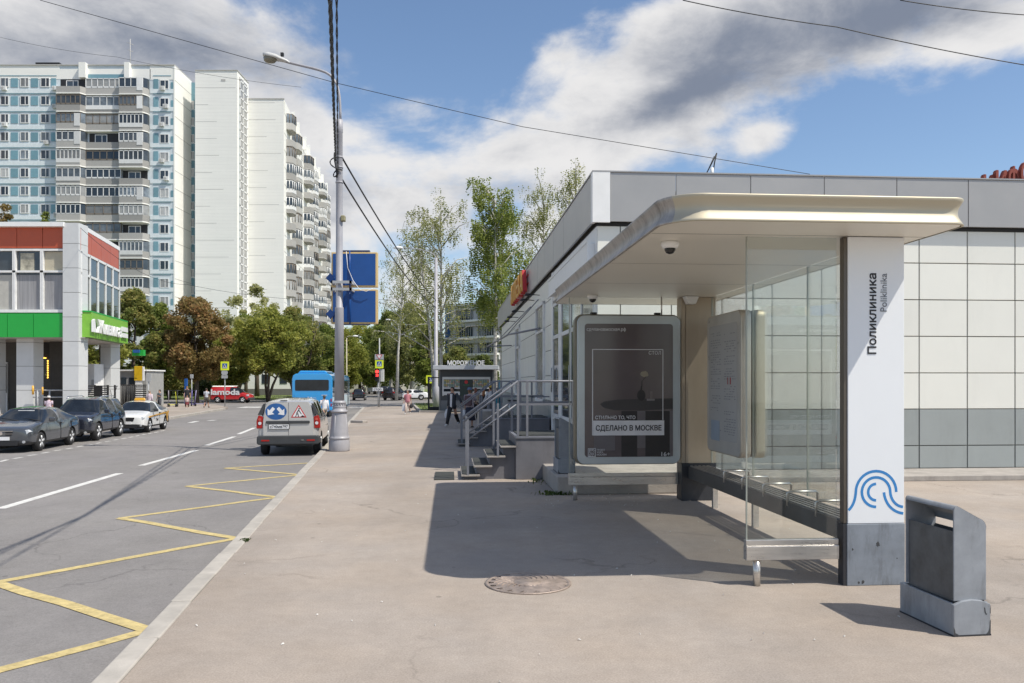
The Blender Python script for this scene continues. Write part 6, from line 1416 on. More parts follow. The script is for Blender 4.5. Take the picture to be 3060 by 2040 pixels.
# scooters
def scooter(label, px, py, m, a):
    p = G(px, py); t = thing('electric_scooter', label, 'scooter', p, R(a), 'electric scooters parked on the pavement')
    part(t, 'deck', m, lambda b: b.box(-.09, .09, -.42, .35, .12, .17), .02)
    part(t, 'stem', m, lambda b: b.tube([(0, .42, .2), (0, .30, 1.22)], .03, 8)); part(t, 'handlebar', M_black, lambda b: b.tube([(-.27, .28, 1.2), (0, .30, 1.24), (.27, .28, 1.2)], .02, 8))
    for y in (-.5, .46): part(t, 'wheel', M_tyre, lambda b: b.tube([(-.03, y, .11), (.03, y, .11)], .11, 14))
    part(t, 'mudguard', m, lambda b: b.box(-.05, .05, -.6, -.4, .22, .24), .01)
scooter('grey electric scooter, leftmost of the parked row', 503, 1214, mat('scooter_grey', (.3, .28, .32), .4), 20)
scooter('yellow electric scooter in the middle of the parked row', 517, 1215, mat('scooter_yellow', (.62, .60, .03), .4), -12)
scooter('black electric scooter right of the yellow one', 528, 1215, M_plast, 15)
scooter('violet electric scooter beside the child', 578, 1213, mat('scooter_violet', (.17, .14, .42), .4), 40)
scooter('violet and white electric scooter lying against the next one', 596, 1212, mat('scooter_violet2', (.32, .28, .5), .4), 75)

# ================================================================ wires
def wire(label, pts, r, sag=0, n=24, strands=0, name='overhead_cable'):
    pts = [Vector(p) for p in pts]; P = []
    for i in range(len(pts) - 1):
        for k in range(n + (i == len(pts) - 2)):
            t_ = k / n; q = pts[i].lerp(pts[i + 1], t_); q.z -= sag * 4 * t_ * (1 - t_); P.append(q)
    b = MB()
    if strands:
        m_ = n * 5; PP = []
        for k in range(m_ + 1):
            t_ = k / m_ * (len(P) - 1); i = min(int(t_), len(P) - 2); PP.append(P[i].lerp(P[i + 1], t_ - i))
        for s_ in range(strands):
            Q = []
            for k, q in enumerate(PP):
                ph = k * 1.1 + s_ * 2 * math.pi / strands; Q.append(q + Vector((math.cos(ph), 0, math.sin(ph))) * r * 1.15)
            b.tube(Q, r, 5)
    else: b.tube(P, r, 5)
    return tag(b.build(name, M_blk_cable), label, 'cable')
pt = lambda px, py, Y: XZ(px, py, Y)
wire('thick twisted black cable running from the lamp pole overhead, leftmost strand', [pt(1003, 480, PL.y - .1), pt(985, 0, 9.9), (.8, -12, 7.5)], .012, .05, strands=3)
wire('twisted black cable beside the leftmost one, joining it near the pole', [pt(1003, 430, PL.y - .1), pt(990, 0, 10.1), (1.9, -12, 7.6)], .009, .05, strands=2)
wire('straight black cable on the right of the pair above the lamp pole', [pt(1010, 520, PL.y - .1), pt(1006, 0, 10.3), (3.6, -12, 7.7)], .009, .03, strands=2)
wire('upper black cable from the lamp pole to the lamp by the kiosk', [pt(1022, 470, PL.y), p2 + Vector((0, 0, XZ(0, 897, p2.y).z))], .026, .35)
wire('lower black cable from the lamp pole to the lamp by the kiosk', [pt(1022, 535, PL.y), p2 + Vector((0, 0, XZ(0, 918, p2.y).z))], .026, .45)
wire('thin wire crossing the whole sky from the left to above the pavilion', [pt(120, 0, 30), pt(1002, 247, 30), pt(1560, 378, 30), pt(2420, 520, 30)], .012, 0)
wire('thin wire sweeping down across the upper right corner', [pt(2040, 0, 22), pt(2500, 80, 22), pt(3100, 200, 22)], .014, .05)
wire('thin wire near the very top of the right corner', [pt(2690, 0, 22), pt(3080, 45, 22)], .014, .05)
wire('faint wire above the apartment block at the left', [pt(-60, 96, 60), pt(350, 170, 60), pt(900, 260, 60)], .012, .2)
wire('thin low wire from the shop roof over the trees', [pt(240, 680, 45), pt(560, 850, 60), pt(1300, 880, 62)], .012, .8)
# litter on the pavement
rr_ = random.Random(9); b = MB()
for k in range(110):
    if k < 70: x, y = rr_.uniform(-3, 6), rr_.uniform(4.2, 14)
    else: x, y = rr_.uniform(.5, 3.2), rr_.uniform(12.2, 13.7)
    if x < xr(XRr, y) + .3: continue
    a_ = rr_.random() * 6.3; l_, w_ = rr_.uniform(.004, .014), rr_.uniform(.002, .006); c_, s_ = math.cos(a_), math.sin(a_)
    b.add([(x + c_ * l_ - s_ * w_, y + s_ * l_ + c_ * w_, .012), (x - c_ * l_ - s_ * w_, y - s_ * l_ + c_ * w_, .004), (x - c_ * l_ + s_ * w_, y - s_ * l_ - c_ * w_, .004), (x + c_ * l_ + s_ * w_, y + s_ * l_ - c_ * w_, .006), (x, y, .016)], [(0, 1, 4), (1, 2, 4), (2, 3, 4), (3, 0, 4)])
tag(b.build('litter', mat('paper_scrap', (.62, .60, .56), .8)), 'scraps of paper and cigarette ends on the pavement', 'litter', kind='stuff')
# weeds at the platform and kerb
rr_ = random.Random(4); b = MB()
for k in range(420):
    if k % 2 or k > 400: continue
    if k < 260: x, y = rr_.gauss(.72, .14), rr_.gauss(13.5, .05)
    elif k < 330: x, y = rr_.gauss(.45, .05), rr_.gauss(15.3, .25)
    else: x, y = xr(XRr, 9.6) + WK + rr_.gauss(0, .03), 9.6 + rr_.gauss(0, .05)
    a_ = rr_.random() * 6.3; h_ = rr_.uniform(.02, .08) * (1 if k < 330 else .35); d = rr_.uniform(.01, .04); c_, s_ = math.cos(a_), math.sin(a_)
    b.add([(x, y, 0), (x + c_ * .012, y + s_ * .012, 0), (x + c_ * d + .01, y + s_ * d, h_), (x + c_ * d * 1.8, y + s_ * d * 1.8, h_ * .7)], [(0, 1, 2), (1, 3, 2)])
tag(b.build('weeds', leafmat('weed_leaf', (.04, .08, .015), (.13, .17, .05))), 'low weeds growing at the foot of the concrete platform', 'weeds', kind='stuff')
b = MB(); q = G(1058, 1262)
b.box(-.35, .35, -.2, .2, 0, .12); tag(b.build('concrete_block', M_conc, None, G(1073, 1263), R(-25), .02), 'low concrete ramp piece at the kerb end beyond the lamp', 'block')
# ================================================================ apartment blocks
FL = 2.8
M_gmid = mat('window_glass_mid', (.12, .14, .16), .1, var=.5, vs=.9, rnd=.6)
WM = {}
def win_inst(parent, x, y, z, w_, h_, rz=0, kind=0):
    k = (round(w_, 2), round(h_, 2), kind)
    if k not in WM:
        b = MB(); f = .10
        b.box(0, w_, -.06, .04, 0, f); b.box(0, w_, -.06, .04, h_ - f, h_); b.box(0, f, -.06, .04, f, h_ - f); b.box(w_ - f, w_, -.06, .04, f, h_ - f); b.box(w_ * .55, w_ * .55 + f, -.06, .04, f, h_ - f)
        a = b.build('window', M_frame, parent); b = MB(); b.box(f, w_ - f, -.02, .0, f, h_ - f); c = b.build('pane', (M_gdark, M_gcurt, M_gmid)[kind], parent)
        WM[k] = (a.data, c.data); bpy.data.objects.remove(a); bpy.data.objects.remove(c)
    o = mobj('window', WM[k][0], parent, (x, y, z), rz); mobj('pane', WM[k][1], o)
    return o
def block(b, x0, x1, y0, y1, z0, z1): b.box(x0, x1, y0, y1, z0, z1)
NF = 18; ZA = 50.8; rA = random.Random(21)
# block A: long facade at the left, 125 m off
YA = 125.0; cA = Vector((XZ(520, 0, YA).x, YA, 0)); A = thing('apartment_block', 'tall pale blue panel block with balcony bays at the left edge', 'building', cA)
ax = lambda px: XZ(px, 0, YA).x - cA.x
zf = [zof(260 + 53.9 * k, YA) for k in range(19)]          # window sill line of every floor, from the top
zt = zof(196, YA)
b = MB(); b.box(ax(-260), 0, 0, 6.4, -.2, zt); b.build('wall', M_apl, A)
part(A, 'attic_wall', M_apw, lambda b: [b.box(ax(-260), ax(178), -.04, .3, zof(236, YA), zt), b.box(ax(178), ax(450), -.04, .3, zof(236, YA), zof(206, YA)), b.box(ax(448), 0, -.04, .3, zof(238, YA), zt + .1)])
part(A, 'roof_edge', M_apd, lambda b: b.box(ax(-260), .15, -.15, 6.4, zt, zt + .18))
part(A, 'end_wall', M_apw, lambda b: b.box(-.04, .14, -.1, 6.5, 0, zt + .1))
for k in range(17): part(A, 'seam', M_apd, lambda b: b.box(.135, .16, 0, 6.5, zof(240 + 53.9 * k, YA), zof(240 + 53.9 * k, YA) + .07))
for (xa, xb) in ((243, 263), (378, 393)): part(A, 'fin', M_apw, lambda b: b.box(ax(xa), ax(xb), -.8, .3, zof(236, YA), zof(191, YA)))
part(A, 'attic_panel', M_apb, lambda b: b.box(ax(264), ax(377), -.08, .0, zof(246, YA), zof(222, YA)))
for k in range(18):
    for (xa, xb, xc, xd) in ((-260, 178, -260, 170), (449, 520, 458, 512)):
        part(A, 'floor_band', mat('facade_band', (.70, .76, .78), .6), lambda b: b.box(ax(xa), ax(xb), -.07, .0, zf[k] - .95, zf[k] - .30)); part(A, 'blue_band', M_apb, lambda b: b.box(ax(xc), ax(xd), -.085, .0, zf[k] + 1.72, zf[k] + 1.82))
for k in range(18):
    for (xa, xb, xp) in ((-110, -85, None), (-46, -20, (-24, -8)), (2, 27, (33, 54)), (61, 87, (93, 114)), (122, 149, (153, 168))):
        win_inst(A, ax(xa), -.05, zf[k], ax(xb) - ax(xa), 1.45, 0, rA.choice((0, 0, 1, 2, 2)))
        if xp: part(A, 'blue_panel', M_apb, lambda b: b.box(ax(xp[0]), ax(xp[1]), -.06, .0, zf[k] - .02, zf[k] + 1.38)) 
    win_inst(A, ax(478), -.05, zf[k] - .35, ax(505) - ax(478), 1.45, 0, rA.choice((0, 1, 2)))
    part(A, 'blue_panel', M_apb, lambda b: [b.box(ax(459), ax(473), -.065, .0, zf[k] - .4, zf[k] + 1.25), b.box(ax(511), ax(519), -.065, 0, zf[k] - .35, zf[k] + .75)])
    # balconies: left bay, middle bay, right bay
    for (xa, xb, pr_) in ((176, 262, 1.3), (262, 366, .55), (362, 447, 1.3)):
        dz = -.35 if xa == 362 else -.2
        style = rA.random(); x0, x1 = ax(xa), ax(xb); z0 = zf[k] - 1.1 + dz; ch = .5 if pr_ > 1 else 0
        o = part(A, 'balcony', M_apg, lambda b: b.prism([(x0, 0), (x0 + ch * .6, -pr_), (x1 - ch, -pr_), (x1, -pr_ * .5), (x1, 0)], z0, z0 + 1.0, 'z'))
        part(o, 'slab', M_apw, lambda b: b.prism([(x0, 0), (x0 + ch * .6, -pr_ - .08), (x1 - ch, -pr_ - .08), (x1, -pr_ * .5), (x1, 0)], z0 - .16, z0, 'z'))
        if style < .80:
            wh_ = style < .55; fm = M_frame if wh_ else mat('balcony_wood_frame', (.20, .17, .14), .7)
            n_ = rA.choice((4, 5, 6)); zz0 = z0 + 1.0 + (.0 if style < .3 else .12)
            part(o, 'glazing_frame', fm, lambda b: [b.box(x0 + ch * .6 + (x1 - ch - x0 - ch * .6) * i / n_ - .05, x0 + ch * .6 + (x1 - ch - x0 - ch * .6) * i / n_ + .05, -pr_ - .02, -pr_ + .1, z0 + 1.0, z0 + 2.5) for i in range(n_ + 1)] + [b.box(x0 + ch * .6, x1 - ch, -pr_ - .02, -pr_ + .1, z0 + 1.0, zz0 + .1), b.box(x0 + ch * .6, x1 - ch, -pr_ - .02, -pr_ + .1, z0 + 2.38, z0 + 2.5)])
            part(o, 'glazing', rA.choice((M_gdark, M_gcurt, M_gmid, M_gmid)), lambda b: b.prism([(x0 + .02, 0), (x0 + ch * .6 + .02, -pr_ + .04), (x1 - ch, -pr_ + .04), (x1 - .02, -pr_ * .5), (x1 - .02, 0)], z0 + 1.0, z0 + 2.5, 'z'))
            if style < .22: part(o, 'white_front', M_aplite, lambda b: b.box(x0 + ch * .6, x1 - ch, -pr_ - .05, -pr_ - .0, z0 + .45, z0 + 1.08))
            elif rA.random() < .4 and pr_ > 1: part(o, 'white_side', M_aplite, lambda b: b.box(x1 - ch - .9, x1 - ch, -pr_ - .05, -pr_ - .0, z0 + .5, z0 + 2.45))
        else:
            part(o, 'recess', M_black, lambda b: b.box(x0 + .3, x1 - .3, -.05, .0, z0 + 1.0, z0 + 2.5)); win_inst(A, x0 + 1.2, -.08, z0 + .9, 1.9, 1.4, 0, 0)
for (px, k) in ((160, 0), (160, 1), (10, 2), (135, 3), (480, 0), (490, 1), (478, 2), (478, 4), (168, 5), (165, 7), (318, 0), (320, 2), (8, 0), (492, 5)):
    o = part(A, 'air_conditioner', M_aplite, lambda b: b.box(ax(px), ax(px + 14), -.5, -.08, zf[k] - .55, zf[k] + .05)); part(o, 'fan', M_apd, lambda b: b.tube([(ax(px + 5), -.52, zf[k] - .25), (ax(px + 5), -.5, zf[k] - .25)], .2, 12))
part(A, 'roof_hatch', M_black, lambda b: [b.box(ax(100), ax(172), .5, 3.5, zof(186, YA), zof(182, YA)), b.box(ax(112), ax(160), 1, 3, zt, zof(186, YA))])
part(A, 'antenna', M_apd, lambda b: [b.tube([(ax(380), 1, zt - 1), (ax(380), 1, zof(108, YA))], .06, 5), b.tube([(ax(370), 1, zof(118, YA)), (ax(390), 1, zof(126, YA))], .04, 5), b.tube([(ax(372), 1, zof(140, YA)), (ax(388), 1, zof(146, YA))], .04, 5)])
# narrow stair strip between A and B
YS2 = 131.4; cS = Vector((XZ(573, 0, YS2).x, YS2, 0)); S_ = thing('apartment_block', 'narrow teal stairwell strip between the two pale blocks', 'building', cS)
s2 = lambda px: XZ(px, 0, YS2).x - cS.x
b = MB(); b.box(s2(545), s2(600), 0, 6, 0, zof(246, YS2)); b.build('wall', M_apb, S_)
for k in range(14):
    z = zof(326 + 50.2 * k, YS2); win_inst(S_, s2(566), -.05, z, s2(581) - s2(566), 1.35, 0, 1)
    part(S_, 'pale_panel', mat('facade_band', (.70, .76, .78), .6), lambda b: b.box(s2(564), s2(583), -.03, 0, z - .14, z - .02))
# block B: white gable
YB = 127.0; cB = Vector((XZ(709, 0, YB).x, YB, 0)); B_ = thing('apartment_block', 'tall white windowless gable beside the blue block', 'building', cB)
bx_ = lambda px: XZ(px, 0, YB).x - cB.x
zb_ = zof(211, YB); b = MB(); b.box(bx_(583), 0, 0, 5.4, 0, zb_); b.build('wall', M_apw, B_)
part(B_, 'roof_edge', M_apd, lambda b: b.box(bx_(583), .1, -.1, 5.4, zb_, zb_ + .14))
for k in range(17): part(B_, 'seam', M_apd, lambda b: b.box(bx_(584), bx_(584) + rA.uniform(2.0, 6.4), -.012, .0, zof(262 + 50.6 * k, YB), zof(262 + 50.6 * k, YB) + .05))
part(B_, 'tile_line', mat('facade_tile_joint', (.80, .79, .745), .7), lambda b: [b.box(bx_(583.5), -.05, -.006, .0, zb_ - .55 * k, zb_ - .55 * k + .035) for k in range(1, 80)])
part(B_, 'vent', M_apd, lambda b: b.box(bx_(661), bx_(674), -.04, .0, zof(242, YB), zof(236, YB)))
part(B_, 'corner_strip', M_apb, lambda b: b.box(0, .03, 1.0, 4.6, 0, zof(270, YB)))
part(B_, 'stair_glass_frame', M_frame, lambda b: [b.box(.03, .10, 1.0, 1.25, 0, zb_ - .5), b.box(.03, .10, 2.7, 2.95, 0, zb_ - .5), b.box(.03, .10, 4.4, 4.65, 0, zb_ - .5)] + [b.box(.03, .10, 1.0, 4.65, zb_ - 1.2 - 1.33 * k, zb_ - 1.2 - 1.33 * k + .22) for k in range(36)])
part(B_, 'stair_glass', M_gcurt, lambda b: b.box(.03, .05, 1.0, 4.6, 0, zb_ - .6))
# block C: lower gable and the long side with balconies running away
YC = 132.5; cC = Vector((XZ(848, 0, YC).x, YC, 0)); kc = (XZ(975, 0, 192.8).x - cC.x) / (192.8 - YC); AC = math.atan(-kc); zc = zof(296, YC)
C_ = thing('apartment_block', 'long white block receding to the right with stacked balconies', 'building', cC)
cxx = lambda px: XZ(px, 0, YC).x - cC.x
LC = 60.3 * math.sqrt(1 + kc * kc)
b = MB(); b.prism([(cxx(728), 0), (0, 0), (kc * 60.3, 60.3), (kc * 60.3 - 12, 60.3), (cxx(728) , 14)], 0, zc, 'z'); b.build('wall', M_apw, C_)
part(C_, 'roof_edge', M_apd, lambda b: b.box(cxx(728), .1, -.1, .1, zc, zc + .16))
part(C_, 'tile_line', mat('facade_tile_joint', (.80, .79, .745), .7), lambda b: [b.box(cxx(733), -.05, -.006, .0, zc - .55 * k, zc - .55 * k + .035) for k in range(1, 76)])
for k in range(16): part(C_, 'seam', M_apd, lambda b: b.box(cxx(735), cxx(735) + rA.uniform(2.5, 6), -.012, 0, zc - 2.8 * k - .6, zc - 2.8 * k - .55))
sd2 = part(C_, 'side_band', M_apw, lambda b: b.box(.0, .04, .3, LC - .3, 0, zc - 2.2)); sd2.rotation_euler = (0, 0, AC)
def cpart(name, m, fn, par=sd2): return part(par, name, m, fn)
stacks = [(2.2, 3.6, 1.4, 1.1), (8.2, 4.2, 1.5, -.4), (22.5, 4.4, 1.7, -.2), (30.5, 4.4, 1.6, -.9), (44.5, 4.6, 1.7, 0), (52.5, 4.6, 1.6, -.7)]
cpart('attic', M_apw, lambda b: [b.box(.05, .6, y, y + .3, zc - 2, zc + .5) for y in (7.6, 13.4, 22, 27.5, 36, 44, 50, 58)] + [b.box(.04, .09, .3, LC - .3, zc - 2.2, zc - .1)])
for k in range(16):
    z0 = zc - 5.2 - 2.8 * k
    if z0 < 4: break
    cpart('seam', M_apw, lambda b: b.box(.045, .08, .3, LC - .3, z0 - .25, z0 + .45))
    for si, (y0, ln_, pr_, dz) in enumerate(stacks):
        z_ = z0 + dz; o_m = M_apg
        P = [(.05, y0), (pr_ * .75, y0 + .25), (pr_, y0 + ln_ * .5), (pr_ * .75, y0 + ln_ - .25), (.05, y0 + ln_)]
        cpart('balcony', M_apg, lambda b: b.prism(P, z_, z_ + 1.0, 'z'))
        cpart('balcony_slab', M_apg, lambda b: b.prism([(x * 1.02, y) for x, y in P], z_ - .15, z_, 'z'))
        s_ = rA.random()
        if s_ < .82:
            cpart('balcony_glazing', rA.choice((M_gdark, M_gcurt, M_gmid, M_gmid)), lambda b: b.prism([(x * .95, y) for x, y in P], z_ + 1.0, z_ + 2.5, 'z'))
            fm = M_frame if s_ < .4 else mat('balcony_wood_frame', (.20, .17, .14), .7)
            cpart('glazing_frame', fm, lambda b: [b.tube([(P[i][0] + (P[i + 1][0] - P[i][0]) * t_, P[i][1] + (P[i + 1][1] - P[i][1]) * t_, z_ + 1.0), (P[i][0] + (P[i + 1][0] - P[i][0]) * t_, P[i][1] + (P[i + 1][1] - P[i][1]) * t_, z_ + 2.5)], .07, 4) for i in range(4) for t_ in (0, .5)] + [b.prism(P, z_ + 2.42, z_ + 2.52, 'z')])
            if s_ < .25: cpart('white_front', M_aplite, lambda b: b.prism([(x * 1.03, y) for x, y in P], z_ + .5, z_ + 1.15, 'z'))
    for y in (16.0, 19.3, 37.5, 41.0): win_inst(sd2, .06, y, z0 + .7, 1.5, 1.45, R(90), rA.choice((0, 1)))
# a smaller white house end far behind
YD = 215; cD = Vector((XZ(985, 0, YD).x, YD, 0)); D_ = thing('apartment_block', 'distant white building edge behind the lamp pole', 'building', cD)
b = MB(); b.box(XZ(972, 0, YD).x - cD.x, XZ(1001, 0, YD).x - cD.x, 0, 12, 0, zof(785, YD)); b.build('wall', M_apw, D_)
for k in range(9): win_inst(D_, .2, -.05, zof(835 + 32 * k, YD), 1.4, 1.5, 0, 0)
# low white wing and steps behind the trees
t = thing('low_building', 'low white wing behind the tree trunks beyond the red van', 'building', Vector((XZ(740, 0, 112).x, 112, 0)))
part(t, 'wall', M_apw, lambda b: b.box(-7.5, 6.5, 0, 8, 0, zof(1108, 112))); part(t, 'dark_base', M_joint, lambda b: b.box(-7.5, 6.5, -.04, 0, 0, .9)); part(t, 'canopy', M_black, lambda b: b.box(-5.5, -3.2, -1.5, .1, 2.4, 2.6))
for x in (-6.5, -4.4, -1, 2, 4.5): part(t, 'window', M_gdark, lambda b: b.box(x, x + 1, -.05, 0, 1.6, 2.9))
# office building with the blue stair tower
YO = 112.0; cO = Vector((XZ(1330, 0, YO).x, YO, 0)); O_ = thing('office_building', 'unfinished looking office block with white bands and a blue tower', 'building', cO)
ox = lambda px: XZ(px, 0, YO).x - cO.x
kO = .38
part(O_, 'blue_tower', mat('tower_blue', (.03, .13, .36), .5, var=.12), lambda b: b.box(ox(1328), ox(1351), 1.0, 6, 0, zof(905, YO)))
b = MB(); b.prism([(ox(1352), 0), (ox(1500), 0 + (ox(1500) - ox(1352)) * -.9), (ox(1560), 8), (ox(1352), 10)], 0, zof(910, YO), 'z'); b.build('core', mat('office_dark', (.12, .115, .11), .6), O_)
an_o = math.atan(-.9); lo = (ox(1500) - ox(1352)) / math.cos(an_o)
fo = part(O_, 'facade', M_aplite, lambda b: [b.box(0, lo, -.25, .0, 14.1 - 4.35 * k + (0), 14.9 - 4.35 * k) for k in range(0)] or b.box(0, .3, -.2, 0, 0, 13)); fo.location = (ox(1352), 0, 0); fo.rotation_euler = (0, 0, an_o)
zo = [zof(q, YO) for q in (912, 928, 960, 968, 1009, 1018, 1052, 1062)]
M_ob = mat('office_band', (.50, .49, .47), .6, var=.08)
for k in range(5):
    zt_ = zof(912 + 49 * k, YO); part(fo, 'floor_band', M_ob, lambda b: b.box(-.4, lo, -.5, .2, zt_ - .85, zt_))
    part(fo, 'floor_edge', M_apw, lambda b: b.box(-1.6, lo, -.9, -.45, zt_ - .25, zt_ + .02))
    x = .9
    while x < lo - 2:
        w_ = part(fo, 'window_band', M_gdark, lambda b: b.box(x, x + 3.6, -.05, .02, zt_ - 2.3, zt_ - .86)); w_ = part(fo, 'mullion', M_apd, lambda b: [b.box(x + .45 * i, x + .45 * i + .07, -.09, -.05, zt_ - 2.3, zt_ - .86) for i in range(9)]); x += 4.4
    part(fo, 'pier', M_ob, lambda b: [b.box(-.1 + 4.4 * i, .75 + 4.4 * i, -.2, 0, zt_ - 2.3, zt_ - .86) for i in range(int(lo / 4.4) + 1)])
# small office and blue fence hint at the right of the lawn
t = thing('low_building', 'pale low building far across the street left of the birches', 'building', Vector((XZ(1225, 0, 150).x, 150, 0)))
part(t, 'wall', M_apw, lambda b: b.box(-3, 2, 0, 6, 0, zof(1060, 150)))
t = thing('fence', 'blue metal fence behind the white saloon', 'fence', Vector((XZ(1290, 0, 98).x, 98, 0)))
part(t, 'panel', mat('fence_blue', (.02, .10, .18), .6), lambda b: b.box(0, 10, 0, .1, 0, 2.1)); part(t, 'post', M_apd, lambda b: [b.box(2.4 * k, 2.4 * k + .1, -.08, .0, 0, 2.2) for k in range(5)])

# ================================================================ trees
def leaves(name, m, pts_, n, s_, sd, parent, droop=0., flat=.35):
    """n small leaf faces spread round the given clump centres (x, y, z, radius, weight)"""
    r_ = random.Random(sd); vs = []; fs = []
    W_ = [p[4] for p in pts_]; tot = sum(W_)
    for (cx, cy, cz, rad, wt) in pts_:
        for k in range(int(n * wt / tot)):
            if droop: 
                a = r_.random() * 6.283; rr = rad * r_.random() ** .5; x, y = cx + rr * math.cos(a), cy + rr * math.sin(a); z = cz
            else:
                while True:
                    u = Vector((r_.uniform(-1, 1), r_.uniform(-1, 1), r_.uniform(-1, 1)))
                    if .15 < u.length < 1: break
                u *= (.55 + .45 * r_.random()) / max(.3, u.length) * u.length ** .5
                x, y, z = cx + u.x * rad, cy + u.y * rad, cz + u.z * rad * .8
            m_ = 1
            if droop: m_ = r_.randint(3, 8)
            for j in range(m_):
                sz = s_ * r_.uniform(.6, 1.3); d1 = Vector((r_.gauss(0, 1), r_.gauss(0, 1), r_.gauss(0, flat + .3))).normalized(); d2 = Vector((r_.gauss(0, 1), r_.gauss(0, 1), r_.gauss(0, 1))); d2 = (d2 - d1 * d1.dot(d2)).normalized()
                c = Vector((x + r_.gauss(0, .05), y + r_.gauss(0, .05), z - j * droop * .16)); o = len(vs)
                vs += [tuple(c - d1 * sz * .5), tuple(c + d2 * sz * .32), tuple(c + d1 * sz * .5), tuple(c - d2 * sz * .32)]; fs.append((o, o + 1, o + 2, o + 3))
    me = bpy.data.meshes.new(name); me.from_pydata(vs, [], fs); me.materials.append(m); return mobj(name, me, parent)
def tree(label, x, y, H, Rw, m, sd, n=9000, trunk_h=.28, s_=.30, bark=None, stems=1, lobes=56, name='tree', sparse=1., limbs=9, shape=1., z0=0., group=None):
    r_ = random.Random(sd); t = thing(name, label, 'tree', Vector((x, y, z0)), 0, group); bark = bark or M_bark
    cl = []; b = MB(); tr = H * .018 + .08
    tops = []
    for s in range(stems):
        a = 6.28 * s / stems + r_.random(); sp = (0 if stems == 1 else .22 * H)
        p = [Vector((0, 0, -.1)), Vector((math.cos(a) * sp * .25, math.sin(a) * sp * .25, H * .18)), Vector((math.cos(a) * sp * .7 + r_.gauss(0, .2), math.sin(a) * sp * .7, H * .45)), Vector((math.cos(a) * sp + r_.gauss(0, .3), math.sin(a) * sp + r_.gauss(0, .3), H * .84))]
        b.tube(p, [tr / stems ** .4, tr * .8 / stems ** .4, tr * .5 / stems ** .4, tr * .12], 8); tops.append(p)
    zb = H * trunk_h
    lb = MB()
    for i in range(limbs * stems):
        p = tops[i % stems]; f = r_.uniform(.12, .95); i0 = min(2, int(f * 3)); base = p[i0].lerp(p[i0 + 1], f * 3 - i0)
        if base.z < zb * .8: base = base + (p[-1] - base) * .3
        a = r_.random() * 6.28; hfrac = (base.z - zb) / (H - zb); reach = Rw * math.sin(math.pi * min(.95, max(.18, .15 + hfrac * .85))) ** .7 * r_.uniform(.6, .95)
        e = base + Vector((math.cos(a) * reach, math.sin(a) * reach, r_.uniform(.08, .35) * H * .5)); e.z = min(e.z, H * .96)
        mdl = base.lerp(e, .5) + Vector((0, 0, -.05 * H * r_.random() + .02 * H)); lb.tube([base, mdl, e], [tr * .38, tr * .22, tr * .06], 6)
        cl.append((e.x, e.y, e.z, Rw * r_.uniform(.28, .44), 1.))
        for q in range(2):
            a2 = a + r_.uniform(-.8, .8); e2 = mdl + Vector((math.cos(a2), math.sin(a2), r_.uniform(-.1, .7))) * Rw * .4; lb.tube([mdl, e2], [tr * .14, tr * .04], 5); cl.append((e2.x, e2.y, e2.z, Rw * r_.uniform(.18, .3), .8))
    for i in range(lobes):
        u = r_.random(); z = zb + (H - zb) * (.05 + .93 * u); pr_ = max(.15, math.sin(math.pi * min(.97, (.12 + .84 * u)) ** shape)) ; a = r_.random() * 6.28; rr = Rw * pr_ * (.35 + .6 * r_.random() ** .5)
        cl.append((math.cos(a) * rr, math.sin(a) * rr, z, Rw * r_.uniform(.20, .40), 1 * sparse))
    b.build('trunk', bark, t); lb.build('limbs', bark, t)
    leaves('crown', m, cl, n, s_, sd + 100, t)
    return t
def birch(label, x, y, H, Rw, m, sd, n=1500, s_=.16, lean=0, z0=0., zlow=.3, limbs=16, group=None):
    r_ = random.Random(sd); t = thing('birch_tree', label, 'tree', Vector((x, y, z0)), 0, group); b = MB(); cl = []
    p = [Vector((0, 0, -.1)), Vector((lean * .2, 0, H * .35)), Vector((lean * .6, .1, H * .7)), Vector((lean, 0, H))]; tr = .17
    b.tube(p, [tr, tr * .75, tr * .45, .03], 8); b.build('trunk', M_birch, t); lb = MB(); 
    for i in range(limbs):
        f = zlow + (1 - zlow) * (i + r_.random()) / limbs; i0 = min(2, int(f * 3)); base = p[i0].lerp(p[i0 + 1], f * 3 - i0) if f < 1 else p[3]
        a = r_.random() * 6.28; rc = Rw * (1 - .45 * (f - zlow) / (1 - zlow)) * r_.uniform(.5, 1.0); e = base + Vector((math.cos(a) * rc, math.sin(a) * rc, H * r_.uniform(.06, .16)))
        md = base.lerp(e, .6) + Vector((0, 0, H * .03)); lb.tube([base, md, e, e + Vector((math.cos(a) * .4, math.sin(a) * .4, -.9))], [.06, .04, .02, .008], 5)
        for q in range(7):
            f2 = r_.uniform(.3, 1.05); c = base.lerp(e, f2) + Vector((r_.gauss(0, .35), r_.gauss(0, .35), r_.gauss(.1, .3))); cl.append((c.x, c.y, c.z, r_.uniform(.3, .7), r_.uniform(.3, 1)))
    lb.build('limbs', M_birch, t); leaves('crown', m, cl, n, s_, sd + 5, t, droop=1.)
    # fuller small clumps near the stem
    return t
Lg = leafmat('leaf_green', (0.107, 0.168, 0.031), (0.381, 0.435, 0.112), (0.244, 0.280, 0.069)); Ly = leafmat('leaf_yellow_green', (0.168, 0.211, 0.037), (0.549, 0.532, 0.138), (0.366, 0.379, 0.088))
Lb = leafmat('leaf_brown', (.19, .15, .05), (.50, .30, .14), (.33, .25, .10), .4); Lm = leafmat('leaf_mixed', (.13, .18, .04), (.46, .40, .14), (.28, .30, .09), .35)
